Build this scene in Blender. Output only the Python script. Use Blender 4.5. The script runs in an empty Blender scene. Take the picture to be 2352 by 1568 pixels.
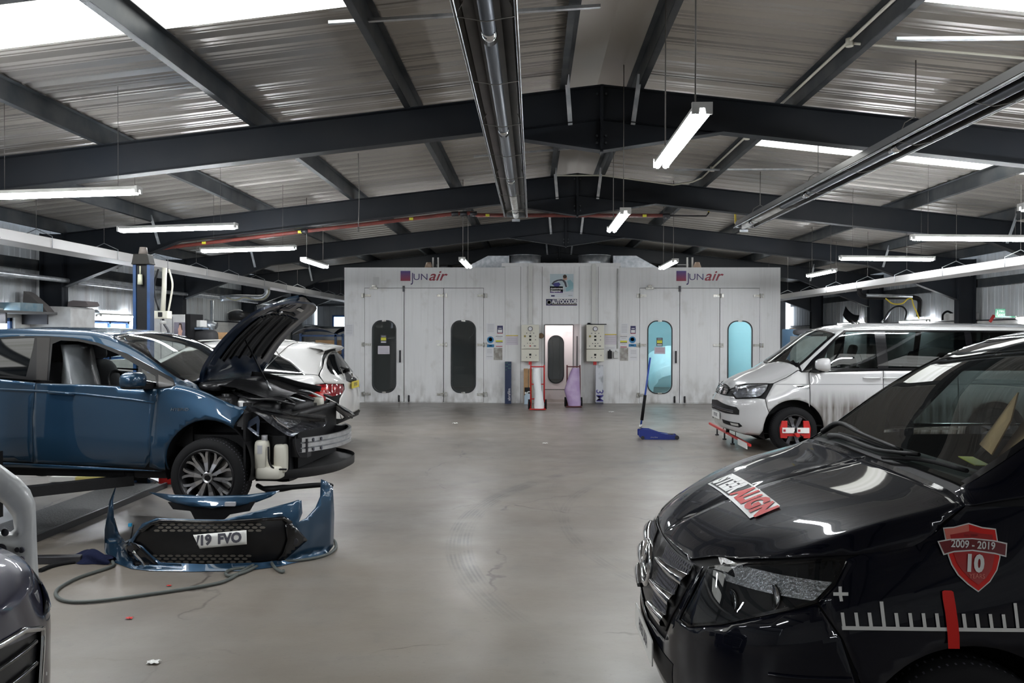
import bpy, bmesh, math, random
from math import sin, cos, pi, sqrt, atan, atan2, radians
from mathutils import Vector, Matrix, Euler
from mathutils.bvhtree import BVHTree
from mathutils.geometry import delaunay_2d_cdt
R = random.Random(7)
scene = bpy.context.scene
COL = scene.collection
# ---------------------------------------------------------------- camera
CAMH = 1.8
FPX = 1882.0
cam_d = bpy.data.cameras.new('camera')
cam = bpy.data.objects.new('camera', cam_d); COL.objects.link(cam)
cam_d.sensor_width = 36.0; cam_d.lens = 36.0 * FPX / 2352.0
cam_d.clip_start = 0.05; cam_d.clip_end = 300
YAW = atan(49 / FPX); PITCH = -atan(17 / FPX); ROLL = radians(0.11)
cam.location = (0, 0, CAMH)
cam.rotation_euler = (Matrix.Rotation(YAW, 3, 'Z') @ Matrix.Rotation(pi / 2 + PITCH, 3, 'X') @ Matrix.Rotation(ROLL, 3, 'Z')).to_euler()
scene.camera = cam
CM = cam.rotation_euler.to_matrix()
def ray(u, v):
    "direction of the line of sight through a measured point of the photograph"
    return CM @ Vector(((u - 1176) / FPX, (784 - v) / FPX, -1))
def at(u, v, Y):
    "the point of the room at depth Y seen at (u, v)"
    d = ray(u, v); p = d * (Y / d.y); p.z += CAMH; return p
def fl(u, v, z=0.0):
    d = ray(u, v); p = d * ((z - CAMH) / d.z); p.z += CAMH; return p
# ---------------------------------------------------------------- world and exposure
w = bpy.data.worlds.new('sky'); scene.world = w; w.use_nodes = True
bg = w.node_tree.nodes['Background']; bg.inputs[0].default_value = (0.78, 0.88, 1.0, 1); bg.inputs[1].default_value = 2.0
vs = scene.view_settings
vs.view_transform = 'Standard'; vs.look = 'None'; vs.gamma = 1.0; vs.exposure = 0.12; vs.use_curve_mapping = False
cy = scene.cycles
cy.max_bounces = 8; cy.diffuse_bounces = 4; cy.glossy_bounces = 4; cy.transmission_bounces = 4; cy.transparent_max_bounces = 16
cy.caustics_reflective = False; cy.caustics_refractive = False; cy.sample_clamp_indirect = 6.0
SKY_E = 3.2      # daylit roof sheets
TUBE_E = 120.0    # fluorescent tubes
def area_light(name, loc, rot, sx, sy, power, color):
    l = bpy.data.lights.new(name, 'AREA'); l.shape = 'RECTANGLE'; l.size = sx; l.size_y = sy; l.energy = power; l.color = color
    o = bpy.data.objects.new(name, l); o.location = loc; o.rotation_euler = rot; COL.objects.link(o); return o
# ---------------------------------------------------------------- helpers
def wm(o):
    m = o.matrix_basis.copy()
    if o.parent: m = wm(o.parent) @ o.matrix_parent_inverse @ m
    return m
def attach(o, parent):
    if parent is not None:
        o.parent = parent; o.matrix_parent_inverse = wm(parent).inverted()
    return o
def tag(o, label=None, cat=None, group=None, kind=None):
    if label: o['label'] = label
    if cat: o['category'] = cat
    if group: o['group'] = group
    if kind: o['kind'] = kind
    return o
def thing(name, label, cat, loc=(0, 0, 0), rz=0.0, group=None):
    o = bpy.data.objects.new(name, None); o.empty_display_size = 0.1; COL.objects.link(o)
    o.location = loc; o.rotation_euler = (0, 0, rz)
    return tag(o, label, cat, group)
def copy_tree(o, loc=None, rot=None, label=None, group=None, parent=None):
    c = o.copy(); COL.objects.link(c)
    if parent is not None: c.parent = parent
    if loc is not None: c.location = loc
    if rot is not None: c.rotation_euler = rot
    if label: c['label'] = label
    if group: c['group'] = group
    for ch in list(o.children): copy_tree(ch, parent=c)
    return c
class MB:
    def __init__(s): s.bm = bmesh.new()
    def faces(s, vs_, fs, smooth=False):
        v = [s.bm.verts.new(p) for p in vs_]
        for f in fs:
            try:
                q = s.bm.faces.new([v[i] for i in f]); q.smooth = smooth
            except ValueError: pass
        return v
    def box(s, x0, x1, y0, y1, z0, z1, m=None):
        p = [Vector((x, y, z)) for z in (z0, z1) for y in (y0, y1) for x in (x0, x1)]
        if m is not None: p = [m @ q for q in p]
        s.faces(p, [(0, 2, 3, 1), (4, 5, 7, 6), (0, 1, 5, 4), (2, 6, 7, 3), (0, 4, 6, 2), (1, 3, 7, 5)]); return s
    def beam(s, a, b, w, h, up=(0, 0, 1)):
        a = Vector(a); b = Vector(b); d = (b - a); L = d.length; d.normalize(); up = Vector(up)
        x = d.cross(up); 
        if x.length < 1e-4: x = d.cross(Vector((0, 1, 0)))
        x.normalize(); z = x.cross(d)
        m = Matrix(((x.x, d.x, z.x, a.x), (x.y, d.y, z.y, a.y), (x.z, d.z, z.z, a.z), (0, 0, 0, 1)))
        return s.box(-w / 2, w / 2, 0, L, -h / 2, h / 2, m)
    def cyl(s, a, b, r, n=12, r2=None, caps=True):
        a = Vector(a); b = Vector(b); d = (b - a).normalized(); r2 = r if r2 is None else r2
        x = d.cross(Vector((0, 0, 1)));
        if x.length < 1e-3: x = d.cross(Vector((0, 1, 0)))
        x.normalize(); z = x.cross(d)
        P = [a + (x * cos(2 * pi * i / n) + z * sin(2 * pi * i / n)) * r for i in range(n)] + [b + (x * cos(2 * pi * i / n) + z * sin(2 * pi * i / n)) * r2 for i in range(n)]
        v = s.faces(P, [(i, (i + 1) % n, n + (i + 1) % n, n + i) for i in range(n)], True)
        if caps:
            s.bm.faces.new(v[:n][::-1]); s.bm.faces.new(v[n:])
        return s
    def tube(s, pts, r, n=8, sub=4, closed=False):
        P = [Vector(p) for p in pts]
        if sub > 1 and len(P) > 2: P = crom(P, sub)
        rings = []; nx = None
        for i, p in enumerate(P):
            d = (P[min(i + 1, len(P) - 1)] - P[max(i - 1, 0)]).normalized()
            if nx is None:
                nx = d.cross(Vector((0, 0, 1)))
                if nx.length < 1e-3: nx = Vector((1, 0, 0))
            nx = (nx - d * nx.dot(d)).normalized(); nz = nx.cross(d)
            rr = r[i * (len(r) - 1) // max(1, len(P) - 1)] if isinstance(r, (list, tuple)) else r
            rings.append([s.bm.verts.new(p + (nx * cos(2 * pi * k / n) + nz * sin(2 * pi * k / n)) * rr) for k in range(n)])
        for a, b in zip(rings, rings[1:]):
            for k in range(n):
                f = s.bm.faces.new((a[k], a[(k + 1) % n], b[(k + 1) % n], b[k])); f.smooth = True
        s.bm.faces.new(rings[0][::-1]); s.bm.faces.new(rings[-1]); return s
    def prism(s, poly, fn, d0, d1, smooth=False):
        "poly: list of 2-D points; fn(a, b, d) -> 3-D point; extruded between d0 and d1"
        n = len(poly)
        P = [Vector(fn(a, b, d0)) for a, b in poly] + [Vector(fn(a, b, d1)) for a, b in poly]
        v = [s.bm.verts.new(p) for p in P]
        for i in range(n):
            f = s.bm.faces.new((v[i], v[(i + 1) % n], v[n + (i + 1) % n], v[n + i])); f.smooth = smooth
        s.bm.faces.new(v[:n][::-1]); s.bm.faces.new(v[n:]); return s
    def lathe(s, prof, n=24, m=None, smooth=True):
        "prof: (r, z) pairs about the z axis"
        rings = []
        for r, z in prof:
            ring = []
            for k in range(n):
                p = Vector((r * cos(2 * pi * k / n), r * sin(2 * pi * k / n), z))
                ring.append(s.bm.verts.new(m @ p if m is not None else p))
            rings.append(ring)
        for a, b in zip(rings, rings[1:]):
            for k in range(n):
                f = s.bm.faces.new((a[k], a[(k + 1) % n], b[(k + 1) % n], b[k])); f.smooth = smooth
        return s
    def grid(s, P, smooth=True, closed=False):
        V = [[s.bm.verts.new(p) for p in row] for row in P]
        for i in range(len(V) - 1):
            nj = len(V[i])
            for j in range(nj if closed else nj - 1):
                try:
                    f = s.bm.faces.new((V[i][j], V[i][(j + 1) % nj], V[i + 1][(j + 1) % nj], V[i + 1][j])); f.smooth = smooth
                except ValueError: pass
        return V
    def build(s, name, mat, parent=None, merge=0.0, bevel=0.0, solid=0.0, normals=True):
        if merge: bmesh.ops.remove_doubles(s.bm, verts=s.bm.verts, dist=merge)
        if normals: bmesh.ops.recalc_face_normals(s.bm, faces=s.bm.faces)
        me = bpy.data.meshes.new(name); s.bm.to_mesh(me); s.bm.free()
        mats = mat if isinstance(mat, (list, tuple)) else [mat]
        for m in mats: me.materials.append(m)
        o = bpy.data.objects.new(name, me); COL.objects.link(o)
        if solid:
            md = o.modifiers.new('thickness', 'SOLIDIFY'); md.thickness = solid; md.offset = -1
        if bevel:
            md = o.modifiers.new('bevel', 'BEVEL'); md.width = bevel; md.segments = 2; md.limit_method = 'ANGLE'; md.angle_limit = radians(50)
        return attach(o, parent)
def crom(P, sub):
    out = []
    for i in range(len(P) - 1):
        a = P[i - 1] if i else P[0] * 2 - P[1]; b = P[i]; c = P[i + 1]; d = P[i + 2] if i + 2 < len(P) else P[-1] * 2 - P[-2]
        for k in range(sub):
            t = k / sub
            out.append(0.5 * ((2 * b) + (c - a) * t + (2 * a - 5 * b + 4 * c - d) * t * t + (3 * b - a - 3 * c + d) * t ** 3))
    out.append(P[-1].copy()); return out
def rrect(w, h, r, n=6, cx=0.0, cy=0.0):
    out = []
    for qx, qy, a0 in ((w / 2 - r, h / 2 - r, 0), (-w / 2 + r, h / 2 - r, 90), (-w / 2 + r, -h / 2 + r, 180), (w / 2 - r, -h / 2 + r, 270)):
        for k in range(n + 1):
            a = radians(a0 + 90 * k / n); out.append((cx + qx + r * cos(a), cy + qy + r * sin(a)))
    return out
_fonts = {}
def text2d(s, size=1.0, bold=0.0, shear=0.0, sx=1.0, align='CENTER', spacing=1.0):
    "outline of a word as a flat triangulated mesh: (points, faces)"
    cu = bpy.data.curves.new('t', 'FONT'); cu.body = s; cu.size = size; cu.offset = bold; cu.shear = shear
    cu.align_x = align; cu.align_y = 'CENTER'; cu.space_character = spacing; cu.resolution_u = 3
    o = bpy.data.objects.new('t', cu); COL.objects.link(o)
    dg = bpy.context.evaluated_depsgraph_get(); dg.update()
    me = o.evaluated_get(dg).to_mesh()
    pts = [(v.co.x * sx, v.co.y) for v in me.vertices]; fs = [tuple(p.vertices) for p in me.polygons]
    o.evaluated_get(dg).to_mesh_clear(); bpy.data.objects.remove(o); bpy.data.curves.remove(cu)
    return pts, fs
def text_obj(name, s, fn, mat, parent, **k):
    pts, fs = text2d(s, **k); b = MB(); b.faces([fn(x, y) for x, y in pts], fs); return b.build(name, mat, parent, normals=False)
# ---------------------------------------------------------------- materials
def nt(m): return m.node_tree
def M(name, col, rough=0.5, metal=0.0, coat=0.0, col2=None, nscale=8.0, nlo=0.4, nhi=0.62, bump=0.0, bscale=60.0, emit=None, estr=0.0, spec=0.5, sheen=0.0, stretch=None, alpha=1.0, trans=0.0):
    m = bpy.data.materials.new(name); m.use_nodes = True; N = m.node_tree.nodes; L = m.node_tree.links
    p = N['Principled BSDF']
    p.inputs['Base Color'].default_value = (*col, 1); p.inputs['Roughness'].default_value = rough
    p.inputs['Metallic'].default_value = metal; p.inputs['Coat Weight'].default_value = coat; p.inputs['Coat Roughness'].default_value = 0.03
    p.inputs['Specular IOR Level'].default_value = spec; p.inputs['Transmission Weight'].default_value = trans; p.inputs['Alpha'].default_value = alpha
    tc = N.new('ShaderNodeTexCoord'); mp = N.new('ShaderNodeMapping'); L.new(tc.outputs['Object'], mp.inputs[0])
    if stretch: mp.inputs['Scale'].default_value = stretch
    if col2:
        n = N.new('ShaderNodeTexNoise'); n.inputs['Scale'].default_value = nscale; n.inputs['Detail'].default_value = 6; L.new(mp.outputs[0], n.inputs[0])
        r = N.new('ShaderNodeValToRGB'); r.color_ramp.elements[0].position = nlo; r.color_ramp.elements[1].position = nhi
        r.color_ramp.elements[0].color = (*col, 1); r.color_ramp.elements[1].color = (*col2, 1)
        L.new(n.outputs[0], r.inputs[0]); L.new(r.outputs[0], p.inputs['Base Color'])
    if bump:
        n = N.new('ShaderNodeTexNoise'); n.inputs['Scale'].default_value = bscale; n.inputs['Detail'].default_value = 4; L.new(mp.outputs[0], n.inputs[0])
        b = N.new('ShaderNodeBump'); b.inputs['Strength'].default_value = bump; b.inputs['Distance'].default_value = 0.01
        L.new(n.outputs[0], b.inputs['Height']); L.new(b.outputs[0], p.inputs['Normal'])
    if emit:
        p.inputs['Emission Color'].default_value = (*emit, 1); p.inputs['Emission Strength'].default_value = estr
    return m
def glass_mat(name, tint=(0.8, 0.85, 0.85), refl=0.06, rough=0.0, haze=0.0):
    "thin pane: clear see-through with mirror reflection growing at grazing angles"
    m = bpy.data.materials.new(name); m.use_nodes = True; N = m.node_tree.nodes; L = m.node_tree.links
    N.remove(N['Principled BSDF']); out = N['Material Output']
    t = N.new('ShaderNodeBsdfTransparent'); t.inputs[0].default_value = (*tint, 1)
    g = N.new('ShaderNodeBsdfGlossy'); g.inputs['Roughness'].default_value = rough; g.inputs[0].default_value = (0.95, 0.97, 1, 1)
    f = N.new('ShaderNodeFresnel'); f.inputs[0].default_value = 1.5
    mx = N.new('ShaderNodeMixShader'); L.new(f.outputs[0], mx.inputs[0]); L.new(t.outputs[0], mx.inputs[1]); L.new(g.outputs[0], mx.inputs[2])
    last = mx
    if haze:
        d = N.new('ShaderNodeBsdfDiffuse'); d.inputs[0].default_value = (0.5, 0.52, 0.5, 1)
        m2 = N.new('ShaderNodeMixShader'); m2.inputs[0].default_value = haze; L.new(mx.outputs[0], m2.inputs[1]); L.new(d.outputs[0], m2.inputs[2]); last = m2
    L.new(last.outputs[0], out.inputs[0]); return m
def emit_mat(name, col, s):
    m = bpy.data.materials.new(name); m.use_nodes = True; N = m.node_tree.nodes; L = m.node_tree.links
    N.remove(N['Principled BSDF']); e = N.new('ShaderNodeEmission'); e.inputs[0].default_value = (*col, 1); e.inputs[1].default_value = s
    L.new(e.outputs[0], N['Material Output'].inputs[0]); return m
steel = M('painted_steel', (0.011, 0.014, 0.019), 0.5, spec=0.25, col2=(0.017, 0.019, 0.023), nscale=1.2, bump=0.05, bscale=30)
purlin_m = M('galvanised_purlin', (0.05, 0.058, 0.066), 0.45, 0.3, spec=0.3, col2=(0.085, 0.09, 0.095), nscale=3)
galv = M('galvanised_sheet', (0.42, 0.45, 0.48), 0.38, 0.75, col2=(0.6, 0.62, 0.64), nscale=9)
white_steel = M('white_coated_steel', (0.62, 0.62, 0.60), 0.35, col2=(0.5, 0.5, 0.48), nscale=5)
black_pl = M('black_plastic', (0.008, 0.008, 0.009), 0.5, spec=0.2)
black_gloss = M('black_gloss', (0.004, 0.004, 0.005), 0.2, coat=0.6, spec=0.2)
rubber = M('rubber', (0.010, 0.010, 0.011), 0.75, spec=0.15, bump=0.1, bscale=80)
chrome = M('chrome', (0.72, 0.73, 0.75), 0.08, 1.0)
alu = M('aluminium', (0.62, 0.63, 0.65), 0.32, 0.9, col2=(0.5, 0.51, 0.53), nscale=14)
dark_metal = M('dark_metal', (0.05, 0.05, 0.055), 0.4, 0.7)
wire_m = M('wire', (0.16, 0.15, 0.14), 0.5, 0.4)
red_pipe = M('red_pipe_paint', (0.16, 0.028, 0.02), 0.6, col2=(0.11, 0.025, 0.02), nscale=6)
red_m = M('red_paint', (0.50, 0.02, 0.018), 0.35)
blue_m = M('blue_paint', (0.015, 0.06, 0.18), 0.45, col2=(0.012, 0.045, 0.12), nscale=7)
yellow_m = M('yellow_plastic', (0.72, 0.55, 0.05), 0.5)
cream = M('cream_plastic', (0.72, 0.70, 0.60), 0.4)
card = M('cardboard', (0.46, 0.28, 0.14), 0.8, col2=(0.40, 0.24, 0.12), nscale=10)
paper = M('paper', (0.76, 0.76, 0.78), 0.8)
lilac_paper = M('lilac_paper', (0.66, 0.62, 0.68), 0.8)
ink = M('ink', (0.08, 0.08, 0.1), 0.8)
def ceiling_mat():
    m = M('liner_sheet', (0.48, 0.452, 0.415), 0.28, 0.45, col2=(0.38, 0.362, 0.34), nscale=0.7, nlo=0.35, nhi=0.7, stretch=(0.35, 1.4, 1)); return m
liner = ceiling_mat()
clad = M('wall_cladding', (0.50, 0.53, 0.55), 0.5, 0.0, col2=(0.40, 0.40, 0.40), nscale=1.6, nlo=0.42, nhi=0.75, stretch=(1, 3, 0.4))
tube_m = emit_mat('lit_tube', (0.93, 0.965, 1.0), TUBE_E)
def skylight_mat():
    m = bpy.data.materials.new('daylit_roof_sheet'); m.use_nodes = True; N = m.node_tree.nodes; L = m.node_tree.links
    N.remove(N['Principled BSDF']); e = N.new('ShaderNodeEmission')
    tc = N.new('ShaderNodeTexCoord'); mp = N.new('ShaderNodeMapping'); mp.inputs['Scale'].default_value = (0.3, 7, 1); L.new(tc.outputs['Object'], mp.inputs[0])
    n = N.new('ShaderNodeTexNoise'); n.inputs['Scale'].default_value = 1.0; L.new(mp.outputs[0], n.inputs[0])
    r = N.new('ShaderNodeValToRGB'); r.color_ramp.elements[0].color = (0.72, 0.74, 0.66, 1); r.color_ramp.elements[1].color = (1, 1, 0.97, 1)
    r.color_ramp.elements[0].position = 0.3; r.color_ramp.elements[1].position = 0.6
    L.new(n.outputs[0], r.inputs[0]); L.new(r.outputs[0], e.inputs[0]); e.inputs[1].default_value = SKY_E
    L.new(e.outputs[0], N['Material Output'].inputs[0]); return m
sky_m = skylight_mat()
def floor_mat():
    m = M('painted_concrete', (0.25, 0.24, 0.225), 0.5); N = m.node_tree.nodes; L = m.node_tree.links; p = N['Principled BSDF']
    geo = N.new('ShaderNodeNewGeometry'); sep = N.new('ShaderNodeSeparateXYZ'); L.new(geo.outputs['Position'], sep.inputs[0])
    def noise(sc, det=6, st=(1, 1, 1), rg=0.55):
        mp = N.new('ShaderNodeMapping'); mp.inputs['Scale'].default_value = st; L.new(geo.outputs['Position'], mp.inputs[0])
        n = N.new('ShaderNodeTexNoise'); n.inputs['Scale'].default_value = sc; n.inputs['Detail'].default_value = det; n.inputs['Roughness'].default_value = rg; L.new(mp.outputs[0], n.inputs[0]); return n.outputs[0]
    def math_(op, a, b=None, c=None):
        n = N.new('ShaderNodeMath'); n.operation = op; n.use_clamp = False
        for i, q in enumerate((a, b, c)):
            if q is None: continue
            if isinstance(q, (int, float)): n.inputs[i].default_value = q
            else: L.new(q, n.inputs[i])
        return n.outputs[0]
    def ramp(x, a, b, ca=0.0, cb=1.0):
        n = N.new('ShaderNodeMapRange'); n.inputs[1].default_value = a; n.inputs[2].default_value = b; n.inputs[3].default_value = ca; n.inputs[4].default_value = cb; L.new(x, n.inputs[0]); return n.outputs[0]
    def mix(fac, a, b):
        n = N.new('ShaderNodeMix'); n.data_type = 'RGBA'
        if isinstance(fac, float): n.inputs[0].default_value = fac
        else: L.new(fac, n.inputs[0])
        for i, q in ((6, a), (7, b)):
            if isinstance(q, tuple): n.inputs[i].default_value = (*q, 1)
            else: L.new(q, n.inputs[i])
        return n.outputs[2]
    c = mix(ramp(noise(0.5), 0.35, 0.65), (0.205, 0.178, 0.148), (0.163, 0.143, 0.122))
    c = mix(ramp(noise(1.3, 8, (0.5, 1.6, 1)), 0.42, 0.7, 0, 0.55), c, (0.23, 0.213, 0.192))
    c = mix(ramp(noise(5, 8), 0.56, 0.72, 0, 0.45), c, (0.14, 0.13, 0.118))
    c = mix(ramp(noise(38, 3), 0.63, 0.7, 0, 0.4), c, (0.12, 0.11, 0.1))
    # tyre tracks left by cars turning
    brk = ramp(noise(3.0, 4), 0.4, 0.62, 0.15, 1)
    for cx, cy_, r_, wd, y0, s_ in ((4.48, 7.4, 5.13, 0.12, 5.0, 0.75), (4.6, 7.9, 4.3, 0.07, 5, 0.4), (-3.5, 13.6, 4.6, 0.09, 8, 0.3), (-3.2, 12.4, 5.9, 0.06, 8, 0.25), (2.2, 13.2, 2.3, 0.07, 9, 0.2), (1.6, 10.6, 0.7, 0.03, 9, 0.25), (6.8, 9.0, 6.6, 0.08, 6, 0.2), (-0.6, 17.2, 3.6, 0.1, 13, 0.3)):
        dx = math_('SUBTRACT', sep.outputs[0], cx); dy = math_('SUBTRACT', sep.outputs[1], cy_)
        d = math_('SQRT', math_('ADD', math_('MULTIPLY', dx, dx), math_('MULTIPLY', dy, dy)))
        e = math_('ABSOLUTE', math_('SUBTRACT', d, r_))
        band = ramp(e, wd, wd * 0.75)
        tread = ramp(math_('SINE', math_('MULTIPLY', e, 190)), -0.5, 0.6, 0.35, 1)
        k = math_('MULTIPLY', math_('MULTIPLY', band, tread), math_('MULTIPLY', brk, math_('MULTIPLY', ramp(sep.outputs[1], y0, y0 + 0.8), s_)))
        c = mix(k, c, (0.06, 0.057, 0.054))
    # cracks
    vo = N.new('ShaderNodeTexVoronoi'); vo.feature = 'DISTANCE_TO_EDGE'; vo.inputs['Scale'].default_value = 0.34
    ad = N.new('ShaderNodeVectorMath'); ad.operation = 'ADD'; nn = N.new('ShaderNodeTexNoise'); nn.inputs['Scale'].default_value = 2.2; nn.inputs['Detail'].default_value = 5; L.new(geo.outputs['Position'], nn.inputs[0])
    sc = N.new('ShaderNodeVectorMath'); sc.operation = 'SCALE'; sc.inputs['Scale'].default_value = 0.55; L.new(nn.outputs[1], sc.inputs[0])
    L.new(geo.outputs['Position'], ad.inputs[0]); L.new(sc.outputs[0], ad.inputs[1]); L.new(ad.outputs[0], vo.inputs[0])
    ck = math_('MULTIPLY', ramp(vo.outputs['Distance'], 0.006, 0.0015), ramp(noise(1.1, 3), 0.47, 0.6, 0, 0.8))
    c = mix(ck, c, (0.06, 0.05, 0.045))
    # day joints of the slab
    for a in (8.95, 14.8):
        c = mix(math_('MULTIPLY', ramp(math_('ABSOLUTE', math_('SUBTRACT', sep.outputs[1], a)), 0.012, 0.004), 0.5), c, (0.09, 0.08, 0.075))
    L.new(c, p.inputs['Base Color'])
    L.new(ramp(noise(1.8, 5), 0.3, 0.75, 0.3, 0.5), p.inputs['Roughness']); p.inputs['Coat Weight'].default_value = 0.25; p.inputs['Coat Roughness'].default_value = 0.38
    b = N.new('ShaderNodeBump'); b.inputs['Strength'].default_value = 0.12; b.inputs['Distance'].default_value = 0.01; L.new(noise(14, 6), b.inputs['Height']); L.new(b.outputs[0], p.inputs['Normal'])
    return m
floor_m = floor_mat()
def booth_mat():
    m = M('booth_panel', (0.6, 0.6, 0.59), 0.4); N = m.node_tree.nodes; L = m.node_tree.links; p = N['Principled BSDF']
    geo = N.new('ShaderNodeNewGeometry'); sep = N.new('ShaderNodeSeparateXYZ'); L.new(geo.outputs['Position'], sep.inputs[0])
    def noise(sc, st, det=6):
        mp = N.new('ShaderNodeMapping'); mp.inputs['Scale'].default_value = st; L.new(geo.outputs['Position'], mp.inputs[0])
        n = N.new('ShaderNodeTexNoise'); n.inputs['Scale'].default_value = sc; n.inputs['Detail'].default_value = det; L.new(mp.outputs[0], n.inputs[0]); return n.outputs[0]
    def rmp(x, a, b, lo, hi):
        n = N.new('ShaderNodeMapRange'); n.inputs[1].default_value = a; n.inputs[2].default_value = b; n.inputs[3].default_value = lo; n.inputs[4].default_value = hi; L.new(x, n.inputs[0]); return n.outputs[0]
    def mix(f, a, b):
        n = N.new('ShaderNodeMix'); n.data_type = 'RGBA'; L.new(f, n.inputs[0])
        for i, q in ((6, a), (7, b)):
            if isinstance(q, tuple): n.inputs[i].default_value = (*q, 1)
            else: L.new(q, n.inputs[i])
        return n.outputs[2]
    def mul(a, b):
        n = N.new('ShaderNodeMath'); n.operation = 'MULTIPLY'; L.new(a, n.inputs[0]); L.new(b, n.inputs[1]); return n.outputs[0]
    c = mix(rmp(noise(0.9, (1, 1, 0.5)), 0.35, 0.65, 0, 1), (0.84, 0.84, 0.84), (0.77, 0.77, 0.77))
    c = mix(rmp(noise(14, (1.6, 1, 0.06), 4), 0.5, 0.75, 0, 0.22), c, (0.5, 0.49, 0.47))          # vertical streaks
    low = rmp(sep.outputs[2], 0.0, 0.75, 1, 0)
    c = mix(mul(low, rmp(noise(6, (1, 1, 0.4), 8), 0.42, 0.68, 0, 0.7)), c, (0.30, 0.28, 0.25))        # splash dirt near the floor
    c = mix(rmp(noise(3.2, (1, 1, 0.7), 8), 0.6, 0.74, 0, 0.3), c, (0.44, 0.41, 0.36))
    L.new(c, p.inputs['Base Color']); return m
booth_m = booth_mat()
def cdt(outer, holes=(), step=None):
    "triangulate a 2-D polygon with holes; optional inner grid of points"
    V = [Vector(p) for p in outer]; E = [(i, (i + 1) % len(outer)) for i in range(len(outer))]
    for h in holes:
        n0 = len(V); V += [Vector(p) for p in h]; E += [(n0 + i, n0 + (i + 1) % len(h)) for i in range(len(h))]
    def inside(x, y, poly):
        c = False; n = len(poly); j = n - 1
        for i in range(n):
            xi, yi = poly[i]; xj, yj = poly[j]
            if (yi > y) != (yj > y) and x < (xj - xi) * (y - yi) / (yj - yi) + xi: c = not c
            j = i
        return c
    def near(x, y, poly, d2):
        n = len(poly)
        for i in range(n):
            ax, ay = poly[i]; bx, by = poly[(i + 1) % n]; dx, dy = bx - ax, by - ay; l = dx * dx + dy * dy
            t = 0 if l == 0 else max(0, min(1, ((x - ax) * dx + (y - ay) * dy) / l))
            if (x - ax - t * dx) ** 2 + (y - ay - t * dy) ** 2 < d2: return True
        return False
    if step:
        sx, sy = step if isinstance(step, tuple) else (step, step)
        x0 = min(p[0] for p in outer); x1 = max(p[0] for p in outer); y0 = min(p[1] for p in outer); y1 = max(p[1] for p in outer)
        i = math.ceil(x0 / sx); d2 = (0.35 * min(sx, sy)) ** 2
        while i * sx < x1:
            j = math.ceil(y0 / sy)
            while j * sy < y1:
                x, y = i * sx, j * sy
                if inside(x, y, outer) and not any(inside(x, y, h) for h in holes) and not near(x, y, outer, d2) and not any(near(x, y, h, d2) for h in holes): V.append(Vector((x, y)))
                j += 1
            i += 1
    vo, eo, fo_, *_r = delaunay_2d_cdt(V, E, [], 1, 1e-6)
    fs = []
    for f in fo_:
        cx = sum(vo[k].x for k in f) / len(f); cy_ = sum(vo[k].y for k in f) / len(f)
        if inside(cx, cy_, outer) and not any(inside(cx, cy_, h) for h in holes): fs.append(tuple(f))
    return [(v.x, v.y) for v in vo], fs
def plate(name, outer, holes, fn, mat, parent=None, thick=0.03, bevel=0.0):
    P, F = cdt(outer, holes); b = MB(); b.faces([fn(x, y) for x, y in P], F)
    bmesh.ops.recalc_face_normals(b.bm, faces=b.bm.faces)
    o = b.build(name, mat, parent, normals=False)
    md = o.modifiers.new('thickness', 'SOLIDIFY'); md.thickness = thick; md.offset = 0.0
    return o
def rect(x0, x1, y0, y1): return [(x0, y0), (x1, y0), (x1, y1), (x0, y1)]
# ---------------------------------------------------------------- the portal-frame shed
RX, RZ, SL = 0.76, 4.59, 0.1135           # ridge position, height of the rafter tops at the ridge, roof slope
XL, XR = -8.74, 10.26                     # inner faces of the long walls
Y0, Y1 = -8.0, 33.0
FR = [4.75, 9.28, 14.32, 19.30, 24.3, 29.3]
def rz(x): return RZ - SL * abs(x - RX)
PU = 0.20                                 # purlin depth; the roof lining sits on the purlins
b = MB(); b.box(XL - 0.3, XR + 0.3, Y0, Y1, -0.2, 0.0); fo = b.build('floor', floor_m); tag(fo, kind='structure')
PX = [0.40, 2.15, 3.90, 5.65, 7.40, 9.05]
# ceiling lining: trapezoidal ribs running down the slope, with openings for the skylights
def ribprofile(y0, y1, pitch=0.333):
    ys = []; k = math.floor(y0 / pitch)
    while k * pitch < y1:
        a = k * pitch
        for dy, dz in ((0.0, 0), (0.05, 0.035), (0.085, 0.035), (0.135, 0), (0.20, 0), (0.21, 0.008), (0.225, 0.008), (0.235, 0), (0.28, 0), (0.29, 0.008), (0.305, 0.008), (0.315, 0)):
            y = a + dy
            if y0 <= y <= y1: ys.append((y, dz))
        k += 1
    return [(y0, 0)] + ys + [(y1, 0)]
SKY = []                                  # (side, slope distance from, to, y from, y to)
for a, c, y0, y1 in ((2.15, 9.05, 4.85, 6.83),): SKY.append((-1, a, c, y0, y1))
for a, c, y0, y1 in ((2.15, 9.05, 4.85, 6.80), (2.15, 9.05, 10.9, 11.9)): SKY.append((1, a, c, y0, y1))
SKY += [(-1, 3.9, 9.05, 21.9, 23.0), (1, 2.15, 7.4, 21.9, 23.0)]
def slopes(side):
    segs = [0.28] + PX + [9.5]
    bm = MB(); sk = []
    for a, c in zip(segs, segs[1:]):
        cuts = sorted((y0, y1) for s_, a0, a1, y0, y1 in SKY if s_ == side and a0 - 0.01 <= a and c <= a1 + 0.01)
        spans = []; y = Y0
        for q0, q1 in cuts: spans.append((y, q0, 0)); spans.append((q0, q1, 1)); y = q1
        spans.append((y, Y1, 0))
        for q0, q1, lit in spans:
            pr = ribprofile(q0, q1)
            P = [[Vector((RX + side * d, yy, rz(RX + side * d) + PU + 0.005 + dz)) for yy, dz in pr] for d in (a, c)]
            if lit: sk.append((a, c, q0, q1, P))
            else: bm.grid(P, smooth=False)
    return bm, sk
nsk = 0
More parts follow.
